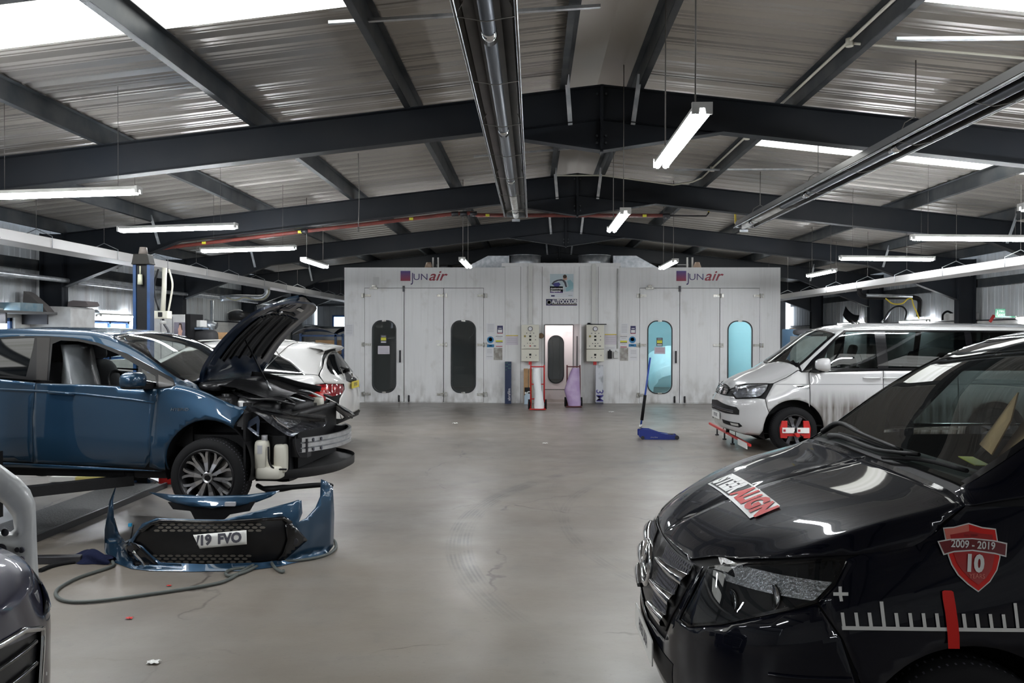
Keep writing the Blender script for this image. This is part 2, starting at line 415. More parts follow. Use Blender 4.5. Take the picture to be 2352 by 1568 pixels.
for side, nm in ((-1, 'left'), (1, 'right')):
    bm, sk = slopes(side)
    o = bm.build('ceiling', liner); tag(o, kind='structure')
    groups = {}
    for a, c, q0, q1, P in sk: groups.setdefault((q0, q1), []).append((a, c, P))
    for (q0, q1), lst in groups.items():
        bm = MB()
        for a, c, P in lst: bm.grid(P, smooth=False)
        nsk += 1
        o = bm.build('window_%d' % nsk, sky_m); tag(o, kind='structure')
# flashing along the ridge
b = MB()
P = [[Vector((RX + d, y, rz(RX + d) + PU + (0.0 if abs(d) > .01 else 0.0))) for d in (-0.42, -0.41, 0, 0.41, 0.42)] for y in (Y0, Y1)]
b.grid(P, smooth=False)
o = b.build('trim_1', M('ridge_flashing', (0.50, 0.47, 0.43), 0.4, 0.4)); tag(o, kind='structure')
# purlins (Z sections laid on the rafters)
for side in (-1, 1):
    for d in PX:
        x = RX + side * d; z = rz(x)
        b = MB()
        for ya, yb in ((Y0, Y1),):
            b.box(x - 0.004, x + 0.004, ya, yb, z, z + PU)
            b.box(x - (0.07 if side < 0 else 0.0), x + (0.07 if side > 0 else 0.0), ya, yb, z, z + 0.006)
            b.box(x - 0.004, x - side * -0.004, ya, yb, z + PU - 0.01, z + PU)
            b.box(min(x, x - side * 0.06), max(x, x - side * 0.06), ya, yb, z + PU - 0.008, z + PU - 0.001)
        o = b.build('purlin', purlin_m)
        tag(o, 'long grey steel purlin under the roof, %s from the ridge on the %s slope' % (('first', 'second', 'third', 'fourth', 'fifth', 'last')[PX.index(d)], 'left' if side < 0 else 'right'), 'purlin', 'roof purlins')
# portal frames: I-section rafters with haunches, and columns
def isec(b, pts_top, pts_bot, y, fw=0.17, t=0.012, web=0.008):
    "I-beam whose web lies in the plane y, between a top and a bottom line"
    n = len(pts_top)
    for (xa, za), (xb, zb), (xc, zc), (xd, zd) in zip(pts_top, pts_top[1:], pts_bot, pts_bot[1:]):
        V = []
        for yy in (y - web / 2, y + web / 2): V += [Vector((xa, yy, za)), Vector((xb, yy, zb)), Vector((xd, yy, zd)), Vector((xc, yy, zc))]
        b.faces(V, [(0, 1, 2, 3), (7, 6, 5, 4), (0, 4, 5, 1), (3, 2, 6, 7)])
    for pts, sg in ((pts_top, -1), (pts_bot, 1)):
        for (xa, za), (xb, zb) in zip(pts, pts[1:]):
            V = []
            for yy in (y - fw / 2, y + fw / 2): V += [Vector((xa, yy, za)), Vector((xb, yy, zb)), Vector((xb, yy, zb + sg * t)), Vector((xa, yy, za + sg * t))]
            b.faces(V, [(0, 1, 2, 3), (7, 6, 5, 4), (0, 4, 5, 1), (3, 2, 6, 7), (0, 3, 7, 4), (1, 5, 6, 2)])
D = 0.38
for k, y in enumerate(FR):
    wh = ('nearest, over the cars in front', 'second, crossing above the central heater', 'third', 'fourth, just in front of the paint booths', 'fifth, behind the booth fronts', 'last, at the far end')[k]
    T = thing('portal_frame', 'dark grey steel portal frame with cranked rafters, %s' % wh, 'steel frame', (RX, y, 0), 0, 'portal frames')
    for s in (-1, 1):
        xe = RX + s * 9.46
        ds = [0.0, 1.35, 7.0, 9.06]
        top = [(RX + s * d, rz(RX + s * d)) for d in ds]
        # haunch at ridge and at eaves
        bot = [(RX, RZ - 0.735), (RX + s * 1.35, rz(RX + s * 1.35) - D), (RX + s * 7.0, rz(RX + s * 7.0) - D), (RX + s * 9.06, rz(RX + s * 9.06) - 0.95)]
        b = MB(); isec(b, top, bot, y); 
        isec(b, [(RX + s * 1.3, rz(RX + s * 1.3) - D - 0.0), (RX + s * 0.02, RZ - D - .0)], [(RX + s * 1.3, rz(RX + s * 1.3) - D - 0.004), (RX + s * 0.02, RZ - D - 0.004)], y, 0.16, 0.006)
        b.box(RX + s * 0.001, RX + s * 0.016, y - 0.085, y + 0.085, RZ - 0.75, RZ + 0.0)
        b.box(RX + s * 9.04 , RX + s * 9.06, y - 0.085, y + 0.085, rz(xe) - 0.9, rz(xe))
        b.build('rafter', steel, T)
        b = MB(); zt = rz(xe) + 0.04
        x0, x1 = RX + s * 9.06, RX + s * 9.46
        b.box(min(x0, x0 + s * 0.014), max(x0, x0 + s * 0.014), y - 0.1, y + 0.1, 0, zt)
        b.box(min(x1, x1 - s * 0.014), max(x1, x1 - s * 0.014), y - 0.1, y + 0.1, 0, zt)
        b.box(min(x0, x1), max(x0, x1), y - 0.005, y + 0.005, 0, zt)
        b.build('column', steel, T)
        # bolts on the apex plate
        if s < 0:
            b = MB()
            for bx in (-0.05, 0.05):
                for bz in (RZ - 0.09, RZ - 0.56, RZ - 0.64): b.cyl((RX + bx, y - 0.01, bz), (RX + bx, y - 0.035, bz), 0.014, 6)
            b.build('bolts', purlin_m, T)
    # flat restraint straps from the purlins down to the rafter bottoms
    for d in (0.40, 7.4):
        for s in (-1, 1):
            x = RX + s * d
            if d > 1 and k < 2: continue
            zb = rz(x) - D * (1.0 if d > 1 else 1.05)
            b = MB(); b.beam((x, y - 0.26, rz(x) + 0.10), (x - s * 0.05, y - 0.05, zb), 0.05, 0.005, (0, 1, 0.2)); b.build('restraint_strap', galv, T)
# long walls: lower white blockwork, ribbed cladding above, sheeting rails
block = M('white_blockwork', (0.60, 0.60, 0.58), 0.7, col2=(0.5, 0.5, 0.49), nscale=3, bump=0.2, bscale=20)
def add_bricks(m, sx=0.9):
    N = m.node_tree.nodes; L = m.node_tree.links; g = N.new('ShaderNodeNewGeometry'); sp = N.new('ShaderNodeSeparateXYZ'); cb = N.new('ShaderNodeCombineXYZ')
    L.new(g.outputs['Position'], sp.inputs[0]); L.new(sp.outputs[1], cb.inputs[0]); L.new(sp.outputs[2], cb.inputs[1])
    br = N.new('ShaderNodeTexBrick'); br.inputs['Scale'].default_value = 1.0; br.inputs['Brick Width'].default_value = 0.45; br.inputs['Row Height'].default_value = 0.225; br.inputs['Mortar Size'].default_value = 0.006
    L.new(cb.outputs[0], br.inputs[0]); bu = N.new('ShaderNodeBump'); bu.inputs['Strength'].default_value = 0.7; bu.inputs['Distance'].default_value = 0.02; bu.invert = True
    L.new(br.outputs['Fac'], bu.inputs['Height']); L.new(bu.outputs[0], N['Principled BSDF'].inputs['Normal'])
add_bricks(block)
WH = 2.12
def clad_wall(x, s, ya, yb, za, zb):
    b = MB(); P0 = []; P1 = []; y = ya; k = 0
    while y < yb:
        for dy, dx in ((0, 0), (0.012, 0.014), (0.03, 0.014), (0.042, 0), (0.165, 0), (0.17, 0.004), (0.18, 0.004), (0.185, 0)):
            if y + dy <= yb: P0.append(Vector((x + s * dx, y + dy, za))); P1.append(Vector((x + s * dx, y + dy, zb)))
        y += 0.3
    b.grid([P0, P1], smooth=False); return b
for s, nm, xw in ((-1, 'left', XL), (1, 'right', XR)):
    wins = [(12.1, 13.6), (16.0, 17.6), (19.9, 21.4), (24.2, 25.7)] if s < 0 else [(8.2, 9.7), (13.0, 14.5)]
    b = MB(); y = Y0
    zs, zw = 1.25, 2.06
    for wa, wb in wins + [(Y1, Y1)]:
        b.box(min(xw, xw + s * 0.2), max(xw, xw + s * 0.2), y, wa, 0, WH)
        if wb > wa:
            b.box(min(xw, xw + s * 0.2), max(xw, xw + s * 0.2), wa, wb, 0, zs); b.box(min(xw, xw + s * 0.2), max(xw, xw + s * 0.2), wa, wb, zw, WH)
        y = wb
    o = b.build('wall_' + nm, block); tag(o, kind='structure')
    b = clad_wall(xw + s * 0.12, s, Y0, Y1, WH - 0.02, rz(xw) + 0.3)
    o = b.build('wall_%s_cladding' % nm, clad); tag(o, kind='structure')
    b = MB(); b.box(min(xw, xw + s * 0.2), max(xw, xw + s * 0.2), Y0, Y1, WH, WH + 0.03)
    o = b.build('trim_%d' % (2 if s < 0 else 3), steel); tag(o, kind='structure')
    for i, (wa, wb) in enumerate(wins):
        T = thing('window_%d' % (20 + i + (10 if s > 0 else 0)), None, None, (xw, (wa + wb) / 2, zs)); tag(T, kind='structure')
        b = MB()
        for ya, yb, za, zb in ((wa, wa + .06, zs, zw), (wb - .06, wb, zs, zw), (wa, wb, zs, zs + .06), (wa, wb, zw - .06, zw), ((wa + wb) / 2 - .03, (wa + wb) / 2 + .03, zs, zw)):
            b.box(xw + s * .08 - .03, xw + s * .08 + .03, ya, yb, za, zb)
        b.build('window_frame', blue_m, T)
        b = MB(); b.box(xw + s * .1 - .004, xw + s * .1 + .004, wa, wb, zs, zw); b.build('pane', emit_mat('daylit_pane', (0.80, 0.90, 1.0), 5.0), T)
    # sheeting rails
    for z in (2.95,):
        b = MB(); b.box(min(xw, xw + s * .1), max(xw, xw + s * .1), Y0, Y1, z, z + 0.006); b.box(xw + s * 0.0, xw + s * 0.0 + s * .006 , Y0, Y1, z - 0.05, z + 0.14); b.box(min(xw, xw + s * .1), max(xw, xw + s * .1), Y0, Y1, z + .13, z + 0.136)
        o = b.build('sheeting_rail', purlin_m); tag(o, 'horizontal steel rail carrying the cladding along the %s wall' % nm, 'rail')
# far gable and the wall behind the photographer
b = MB()
P0 = []; P1 = []
x = XL
while x < XR:
    for dx, dy in ((0, 0), (0.012, -0.014), (0.03, -0.014), (0.042, 0)):
        xx = min(x + dx, XR); P0.append(Vector((xx, Y1 - dy - .05, 0))); P1.append(Vector((xx, Y1 - dy - .05, rz(xx) + .3)))
    x += 0.25
b.grid([P0, P1], smooth=False); o = b.build('wall_back', clad); tag(o, kind='structure')
b = MB()
for xa, xb, za in ((XL, XR, 0),):
    b.box(xa, xb, Y0 - 0.1, Y0, za, 5.0)
o = b.build('wall_front', block); tag(o, kind='structure')
# ---------------------------------------------------------------- the two spray booths
YB = 21.4
def bx(u): return at(u, 767, YB).x
def bz(v): return at(1292, v, YB).z
XA, XB = bx(791), bx(1792)
ZT = bz(614)
dark_in = M('booth_inside_dark', (0.42, 0.46, 0.47), 0.6)
cyan_in = M('booth_inside_blue', (0.58, 0.78, 0.82), 0.5)
seal = M('window_seal', (0.01, 0.012, 0.014), 0.5)
bglass = glass_mat('booth_glass', (0.82, 0.92, 0.93), haze=0.07)  # diffuse haze paints a grey reflection into the panes
galv_h = M('door_hinge_metal', (0.5, 0.5, 0.47), 0.35, 0.6, col2=(0.3, 0.28, 0.24), nscale=20)
def stadium(x0, x1, z0, z1, r=None, n=8):
    r = r or (x1 - x0) / 2 * 0.98
    return rrect(x1 - x0, z1 - z0, r, n, (x0 + x1) / 2, (z0 + z1) / 2)
def booth(u0, u1, doors, wins, label, side, inner, note):
    x0, x1 = bx(u0), bx(u1)
    T = thing('spray_booth', label, 'spray booth', ((x0 + x1) / 2, YB, 0), 0, 'spray booths')
    dx0, dx1 = bx(doors[0]), bx(doors[3]); dz = bz(661)
    plate('front_panel', [(x0, 0.0), (x1, 0.0), (x1, ZT), (x0, ZT)], [rect(dx0, dx1, 0.012, dz)], lambda x, z: (x, YB + 0.03, z), booth_m, T, 0.06)
    b = MB(); YE = YB + 6.6
    b.box(x0, x0 + 0.05, YB + 0.06, YE, 0, ZT); b.box(x1 - 0.05, x1, YB + 0.06, YE, 0, ZT); b.box(x0, x1, YE - 0.05, YE, 0, ZT); b.box(x0, x1, YB + 0.06, YE, ZT - 0.06, ZT)
    b.build('casing', booth_m, T)
    b = MB(); b.box(dx0 - 0.25, dx0 - 0.22, YB + 0.1, YE - 0.1, 0.01, 3.2); b.box(dx1 + 0.2, dx1 + 0.23, YB + 0.1, YE - 0.1, 0.01, 3.2); b.box(dx0 - .25, dx1 + .23, YE - 0.15, YE - 0.12, 0.01, 3.2); b.box(dx0 - .25, dx1 + .23, YB + .1, YE - .1, 3.2, 3.22)
    b.build('lining', inner, T)
    for k in range(3):
        a, c = bx(doors[k]), bx(doors[k + 1])
        holes = []
        w_ = [w for w in wins if doors[k] < w[0] < doors[k + 1]]
        for (ua, ub) in w_: holes.append(stadium(bx(ua), bx(ub), bz(901), bz(738), 0.22))
        d = plate('door_leaf', rect(a + 0.009, c - 0.009, 0.02, dz - 0.012), holes, lambda x, z: (x, YB + 0.02, z), booth_m, T, 0.05)
        for (ua, ub) in w_:
            xa, xb = bx(ua), bx(ub)
            o_ = stadium(xa - 0.028, xb + 0.028, bz(901) - .028, bz(738) + .028, 0.245); i_ = stadium(xa, xb, bz(901), bz(738), 0.22)
            plate('window_seal', o_, [i_], lambda x, z: (x, YB - 0.012, z), seal, d, 0.02)
            b = MB(); b.faces([(x, YB + 0.01, z) for x, z in i_], [tuple(range(len(i_)))]); b.build('pane', bglass, d)
            for zz in (bz(738) + 0.012, bz(901) - 0.012):
                b = MB(); b.box((xa + xb) / 2 - 0.05, (xa + xb) / 2 + 0.05, YB - 0.035, YB - 0.02, zz - 0.02, zz + 0.02); b.build('seal_clip', galv_h, d)
    b = MB()
    for k in range(4): b.box(bx(doors[k]) - 0.05, bx(doors[k]) + 0.05, YB + 0.065, YB + 0.08, 0.0, dz)
    b.box(dx0, dx1, YB + 0.065, YB + 0.08, dz - .06, dz + .04); b.box(dx0, dx1, YB + 0.065, YB + 0.08, 0, .05); b.build('gap_light_block', black_pl, T)  # black strips added behind the door gaps to block the glow from inside
    # hinges on the leaf edges
    for ux, sg in ((doors[0], 1), (doors[2], -1), (doors[3], -1)):
        for v in (679, 792, 906):
            x, z = bx(ux), bz(v); b = MB()
            b.box(min(x, x + sg * 0.17), max(x, x + sg * 0.17), YB - 0.03, YB - 0.006, z - 0.03, z + 0.03); b.box(x - sg * 0.06 - .01, x - sg * 0.06 + .03, YB - 0.04, YB - 0.006, z - 0.055, z + 0.055); b.cyl((x, YB - 0.035, z - 0.06), (x, YB - 0.035, z + 0.06), 0.014, 8)
            b.build('hinge', galv_h, T)
    # closer, handle, bolts
    x = bx(doors[0]) + 0.25; z = dz + 0.02
    b = MB(); b.box(x - 0.1, x + 0.1, YB - 0.09, YB - 0.01, z - 0.06, z - 0.01); b.box(x - .04, x + 0.06, YB - 0.07, YB - 0.01, z, z + 0.05); b.build('door_closer', galv_h, T)
    x = bx(doors[1]) - 0.1
    b = MB(); b.box(x - 0.02, x + 0.02, YB - 0.06, YB - 0.006, bz(833), bz(805)); b.cyl((x, YB - 0.07, bz(831)), (x, YB - 0.07, bz(807)), 0.012, 8); b.build('handle', dark_metal, T)
    for xx in (bx(doors[1]) - 0.13, bx(doors[1]) + 0.13):
        b = MB(); b.box(xx - 0.022, xx + 0.022, YB - 0.04, YB - 0.006, 0.03, 0.19); b.cyl((xx, YB - 0.05, 0.02), (xx, YB - 0.05, 0.2), 0.013, 8); b.build('floor_bolt', dark_metal, T)
    x = bx(doors[1])
    b = MB(); b.box(x - 0.03, x + 0.02, YB - 0.05, YB - 0.006, dz - 0.10, dz + 0.05); b.build('top_catch', dark_metal, T)
    # raised cover strips over the panel joints
    for xj in (dx0, dx1): b = MB(); b.box(xj - 0.004, xj + 0.004, YB - 0.008, YB + 0.0, dz, ZT); b.build('joint_strip', booth_m, T)
    return T
BL = booth(791, 1160, (837, 928, 1019, 1111), ((857, 908), (1038, 1091)), 'left white spray booth with three tall door leaves and dark unlit windows', -1, dark_in, 0)
BR = booth(1423, 1792, (1469, 1561, 1653, 1745), ((1489, 1542), (1673, 1726)), 'right white spray booth with three tall door leaves and bright blue-lit windows', 1, cyan_in, 1)
# lamps inside: the right booth is lit, the left one is nearly dark
for xc, name in ((bx(1607), 'spray_booth_lamp'),):
    for k, yy in enumerate((22.6, 24.6)):
        T = thing('booth_lamp', 'pale strip lamp glowing at the ceiling inside the right spray booth%s' % (', nearer the doors' if k == 0 else ', deeper inside'), 'lamp', (xc, yy, 3.1), 0, 'booth lamps')
        b = MB(); b.box(xc - 1.4, xc + 1.4, yy - 0.12, yy + 0.12, 3.13, 3.17); b.build('lamp_body', white_steel, T)
        b = MB(); b.box(xc - 1.35, xc + 1.35, yy - 0.09, yy + 0.09, 3.10, 3.125); b.build('lamp_tube', emit_mat('booth_lamp_light', (0.80, 0.96, 1.0), 26), T)
# car masked under sheeting in the right booth
b = MB(); P = []
x0, x1 = bx(1512), bx(1512) + 1.9
for i in range(15):
    row = []; t = i / 14; y = 22.9 + t * 3.6
    hgt = 0.95 + 0.5 * math.exp(-((t - 0.55) / 0.28) ** 2) + 0.04 * sin(i * 2.1)
    for j in range(17):
        a = pi * j / 16; w_ = 0.95 + 0.04 * sin(i * 1.7 + j * 2.3)
        row.append(Vector(((x0 + x1) / 2 - w_ * cos(a) * (1 if j not in (0, 16) else 1.05), y + 0.03 * sin(j * 3.1), max(0.0, hgt * (sin(a) ** 0.45) if 0 < j < 16 else 0.0))))
    P.append(row)
P = [[Vector((p.x * 0.9 + (x0 + x1) / 2 * 0.1, 22.75, p.z * 0.75)) for p in P[0]]] + [[Vector((p.x, 22.72, 0)) for p in P[0]]][:0] + P
b.grid(P); o = b.build('masked_car', M('masking_sheet', (0.55, 0.68, 0.72), 0.35, bump=0.3, bscale=8)); tag(o, 'car shape covered in crumpled masking sheet inside the right spray booth', 'masked car')
# centre section between the booths: wall with a doorway, second white door further in
TC = thing('booth_link', 'white panelled section joining the two booths with a narrow open doorway', 'wall panels', (bx(1291), YB, 0))
cx0, cx1 = bx(1160) + 0.003, bx(1423) - 0.003; d0, d1, dt = bx(1252), bx(1316), bz(747)
plate('link_panel', rect(cx0, cx1, 0, bz(610)), [rect(d0, d1, 0.01, dt)], lambda x, z: (x, YB + 0.02, z), booth_m, TC, 0.04)
b = MB(); b.box(bx(1152), bx(1425), YB - 0.03, YB + 0.1, bz(612), bz(604)); b.build('header', booth_m, TC)
b = MB()
for u in (1196, 1245, 1330, 1374): b.box(bx(u) - 0.004, bx(u) + 0.004, YB - 0.006, YB, 0, bz(612))
b.box(d0 - 0.03, d0, YB - 0.02, YB + 0.05, 0, dt + 0.02); b.box(d1, d1 + 0.03, YB - 0.02, YB + 0.05, 0, dt + 0.02); b.box(d0, d1, YB - 0.02, YB + 0.05, dt, dt + 0.03)
b.build('door_frame', M('door_frame_grey', (0.12, 0.12, 0.12), 0.5), TC)
b = MB(); b.box(d0 - 0.1, d0 - 0.05, YB + 0.05, YB + 1.6, 0, 2.4); b.box(d1 + 0.15, d1 + 0.2, YB + 0.05, YB + 1.6, 0, 2.4); b.box(d0 - 0.1, d1 + 0.2, YB + 0.05, YB + 1.6, 2.4, 2.43); b.build('lobby', M('lobby_lining', (0.72, 0.68, 0.68), 0.4), TC)
T = thing('inner_door', 'pinkish white door with a long rounded window seen through the narrow doorway', 'door', ((d0 + d1) / 2, YB + 1.3, 0))
yi = YB + 1.3; s_ = (yi / YB)
st = stadium(at(1261, 767, yi).x, at(1293, 767, yi).x, at(1277, 878, yi).z, at(1277, 772, yi).z)
o_ = stadium(at(1261, 767, yi).x - .03, at(1293, 767, yi).x + .03, at(1277, 878, yi).z - .03, at(1277, 772, yi).z + .03)
dm = M('inner_door_white', (0.74, 0.70, 0.70), 0.35, col2=(0.5, 0.45, 0.43), nscale=2.5, nlo=.55, nhi=.8)
plate('door_leaf', rect(d0 - 0.04, d1 + 0.1, 0.28, 2.28), [st], lambda x, z: (x, yi, z), dm, T, 0.04)
plate('window_seal', o_, [st], lambda x, z: (x, yi - 0.03, z), seal, T, 0.02)
b = MB(); b.faces([(x, yi, z) for x, z in st], [tuple(range(len(st)))]); b.build('pane', bglass, T)
b = MB(); b.box(d0 - 0.04, d1 + 0.1, yi - 0.1, yi + 0.02, 0.0, 0.26); b.build('sill', dm, T)
b = MB(); b.box(bx(1287), bx(1299), yi - 0.1, yi - 0.02, 2.08, 2.14); b.build('door_closer', galv_h, T)
# lamp of the lobby
T = thing('lobby_lamp', 'small bulkhead lamp lighting the lobby inside the narrow doorway', 'lamp', ((d0 + d1) / 2, YB + 0.7, 2.35))
b = MB(); b.box((d0 + d1) / 2 - 0.2, (d0 + d1) / 2 + 0.2, YB + 0.6, YB + 0.75, 2.33, 2.38); b.build('lamp_body', emit_mat('lobby_light', (1.0, 0.95, 0.94), 45), T)
# open leaf standing out from the right side of the doorway
T = thing('open_door', 'white door leaf swung open edge-on at the right side of the narrow doorway', 'door', (d1, YB, 0))
dl = MB(); dl.beam((d1 + 0.04, YB - 0.03, 1.06), (d1 + 0.16, YB - 0.62, 1.06), 0.045, 2.0); dl.build('door_leaf', dm, T)
b = MB(); b.beam((d1 + 0.075, YB - 0.16, 1.1), (d1 + 0.125, YB - 0.44, 1.1), 0.055, 1.3); b.build('window_seal', seal, T)
# vertical cable trunking above the control boxes
for u, w_ in ((1218, 'left'), (1363, 'right')):
    b = MB(); b.box(bx(u - 4.6), bx(u + 4.6), YB - 0.075, YB - 0.0, bz(744), bz(607)); o = b.build('cable_trunking', M('trunking_%s' % w_, (0.66, 0.66, 0.63), 0.4), None, bevel=0.004)
    tag(o, 'pale vertical cable trunking running down to the %s control box' % w_, 'trunking')
# control boxes
def control_box(u, label):
    T = thing('control_box', label, 'control box', (bx(u), YB, bz(829)), 0, 'booth control boxes')
    x0, x1 = bx(u - 20), bx(u + 20); y = YB - 0.26
    b = MB(); b.box(x0, x1, y, YB - 0.001, bz(800.5), bz(746)); b.build('upper_case', cream, T, bevel=0.006)
    b = MB(); b.box(x0, x1, y, YB - 0.001, bz(829), bz(801.5)); b.build('lower_case', cream, T, bevel=0.006)
    def dot(uu, vv, r, m, n='button', d=0.02):
        b = MB(); x, z = bx(uu), bz(vv); b.cyl((x, y, z), (x, y - d, z), r, 12); b.build(n, m, T)
    b = MB(); x, z = bx(u), bz(755); b.cyl((x, y, z), (x, y - 0.03, z), 0.062, 20); g = b.build('gauge', dark_metal, T)
    b = MB(); b.cyl((x, y - 0.03, z), (x, y - 0.033, z), 0.047, 20); b.build('gauge_face', paper, g)
    b = MB(); b.beam((x, y - 0.035, z), (x + 0.02, y - 0.035, z + 0.03), 0.004, 0.003); b.build('needle', ink, g)
    for du in (-8, 0, 8): dot(u + du, 765, 0.012, ink)
    dot(u - 12, 772, 0.028, M('yellow_switch', (0.30, 0.24, 0.05), 0.5), 'isolator_switch', 0.03)
    for vv in (772, 780):
        b = MB(); b.box(bx(u - 2.3), bx(u + 2.3), y - 0.012, y, bz(vv + 2), bz(vv - 2)); b.build('display', black_pl, T)
    dot(u + 12, 772, 0.012, ink); dot(u + 12, 780, 0.012, ink)
    for du in (-6, 0, 6): dot(u + du, 788, 0.011, ink)
    dot(u - 13, 794, 0.012, ink); dot(u, 794, 0.018, red_m if u < 1300 else black_pl, 'stop_button', 0.03); 
    b = MB(); b.box(bx(u + 8), bx(u + 13), y - 0.01, y, bz(795), bz(793)); b.build('key_switch', ink, T)
    b = MB(); b.box(bx(u - 2.4), bx(u + 2.4), y - 0.012, y, bz(816), bz(811.5)); b.build('display', black_pl, T)
    dot(u - 8, 820, 0.012, ink); dot(u, 820, 0.016, black_pl); dot(u + 13, 815, 0.012, ink)
    b = MB(); b.box(bx(u - 3.5), bx(u + 3.5), YB - 0.2, YB - 0.08, bz(837), bz(829.3)); b.build('red_plug', red_m, T)
control_box(1218, 'left cream control box with gauge and buttons hung beside the narrow doorway')
control_box(1365.5, 'right cream control box with gauge and buttons nearest the right booth')
b = MB(); b.cyl((bx(1243), YB - 0.1, bz(771)), (bx(1243), YB, bz(771)), 0.06, 14, 0.075); o = b.build('alarm_sounder', M('brown_sounder', (0.16, 0.09, 0.04), 0.5)); tag(o, 'round brown sounder on the wall between the left control box and doorway', 'alarm')
b = MB(); b.box(bx(1347), bx(1392), YB - 0.14, YB - 0.10, bz(745.5), bz(743.5)); b.cyl((bx(1352), YB - .12, bz(744)), (bx(1352), YB - .12, bz(741)), 0.04, 10); o = b.build('spirit_level', black_pl); tag(o, 'black bar lying on top of the right control box', 'tool')
# conduit on the right panel
b = MB(); b.cyl((bx(1418), YB - 0.02, bz(800)), (bx(1418), YB - 0.02, bz(617)), 0.018, 8); o = b.build('conduit', white_steel); tag(o, 'thin white conduit running down between the right control box and right booth', 'conduit')
# phone and gun holders
for u0, u1, v0, v1, m, l in ((1396, 1405, 805, 823, black_pl, 'black wall-mounted holder right of the right control box'), (1409, 1419, 807, 822, white_steel, 'small white and black box mounted beside the black wall holder')):
    b = MB(); b.box(bx(u0), bx(u1), YB - 0.09, YB - 0.001, bz(v1), bz(v0)); b.cyl((bx((u0 + u1) / 2), YB - 0.05, bz(v0 + .5)), (bx((u0 + u1) / 2), YB - 0.05, bz(v0 - 3)), 0.02, 8)
    o = b.build('wall_holder', m, None, bevel=0.012); tag(o, l, 'wall holder')
# ---- notices
def notice(u0, u1, v0, v1, m, label, bars=(), dots=(), y=None, name='notice', txt=None, cat='notice'):
    y = y or YB - 0.004
    fx = lambda u: at(u, 767, y).x
    fz = lambda v: at(1292, v, y).z
    T = thing(name, label, cat, (fx((u0 + u1) / 2), y, fz(v1)))
    b = MB(); b.box(fx(u0), fx(u1), y - 0.003, y, fz(v1), fz(v0)); b.build('sheet', m, T)
    for a, c, e, f, mm in bars:
        b = MB(); X = lambda t: fx(u0 + (u1 - u0) * t); Z = lambda t: fz(v0 + (v1 - v0) * t)
        b.box(X(a), X(c), y - 0.005, y - 0.0031, Z(f), Z(e)); b.build('printed_band', mm, T)
    for a, e, r, mm in dots:
        b = MB(); x = fx(u0 + (u1 - u0) * a); z = fz(v0 + (v1 - v0) * e); b.cyl((x, y - 0.0031, z), (x, y - 0.0055, z), r, 20); b.build('printed_disc', mm, T)
    if txt:
        for s, a, e, sz, mm, kw in txt:
            x = fx(u0 + (u1 - u0) * a); z = fz(v0 + (v1 - v0) * e)
            text_obj('lettering', s, lambda p, q: (x + p, y - 0.0065, z + q), mm, T, size=sz, **kw)
    return T
navy = M('navy_print', (0.02, 0.02, 0.10), 0.5); sign_blue = M('sign_blue', (0.02, 0.20, 0.42), 0.5); sign_yel = M('sign_yellow', (0.70, 0.68, 0.05), 0.5); dred = M('dark_red_print', (0.35, 0.02, 0.04), 0.5); white_p = M('white_print', (0.8, 0.8, 0.8), 0.6); lgrey = M('grey_print', (0.42, 0.42, 0.45), 0.7)
purple = M('purple_print', (0.10, 0.05, 0.20), 0.5); teal = M('teal_print', (0.25, 0.48, 0.52), 0.6); skin = M('skin_print', (0.55, 0.33, 0.26), 0.6); hair_m = M('hair_print', (0.05, 0.03, 0.02), 0.7)
lines = [(0.15, 0.85, 0.12 + 0.13 * k, 0.15 + 0.13 * k, lgrey) for k in range(6)]
for off, tag_, mir in ((0, 'left', 0), (0, 'right', 1)):
    if not mir: P_ = dict(a=(1117, 1137, 742, 767), n=(1142, 1155, 748, 766), m=(1117, 1136, 770, 799), y=(1138, 1155, 772, 797), w=(1116, 1133, 800, 826), p=(1134, 1154, 799, 827), t=(1162, 1190, 771, 792))
    else: P_ = dict(a=(1425, 1443, 742, 768), n=(1448, 1460, 748, 766), m=(1443, 1462, 770, 797), y=(1424, 1441, 772, 798), w=(1446, 1464, 801, 827), p=(1424, 1443, 798, 828), t=(1389, 1416, 768, 791))
    q = 'beside the %s booth' % tag_
    notice(*P_['a'], paper, 'white typed notice at the top of the cluster ' + q, bars=lines)
    notice(*P_['n'], navy, 'small navy notice with a white block ' + q, bars=[(0.12, 0.88, 0.5, 0.88, white_p), (0, 1, 0.92, 1, dred), (0.2, 0.8, 0.28, 0.36, white_p)])
    notice(*P_['m'], paper, 'mask safety sign with a blue disc ' + q, bars=[(0.05, 0.95, 0.72, 0.95, sign_blue), (0.3, 0.7, 0.80, 0.86, white_p)], dots=[(0.5, 0.36, 0.088, sign_blue), (0.5, 0.33, 0.05, teal), (0.5, 0.42, 0.02, navy)])
    notice(*P_['y'], paper, 'warning notice with a yellow band across it ' + q, bars=[(0.03, 0.97, 0.38, 0.52, sign_yel), (0.03, 0.97, 0.52, 0.58, ink), (0.06, 0.94, 0.9, 0.97, dred), (0.03, 0.97, 0, 0.04, ink), (0.2, .8, .15, .18, lgrey), (0.2, .8, .68, .71, lgrey)])
    notice(*P_['w'], paper, 'white letter sheet in the bottom row of notices ' + q, bars=lines[:3] + [(0.1, 0.9, 0.72, 0.76, lgrey)])
    notice(*P_['p'], M('grubby_pouch_' + tag_, (0.42, 0.40, 0.37), 0.3, col2=(0.25, 0.23, 0.2), nscale=12), 'grubby clear plastic pouch pinned %s' % q)
    notice(*P_['t'], lilac_paper, 'lilac table sheet pinned between the control box and %s booth notices' % tag_, bars=[(0, 1, -0.06, 0.03, yellow_m)] + [(0.1, 0.9, 0.3 + .2 * k, 0.33 + .2 * k, lgrey) for k in range(3)])
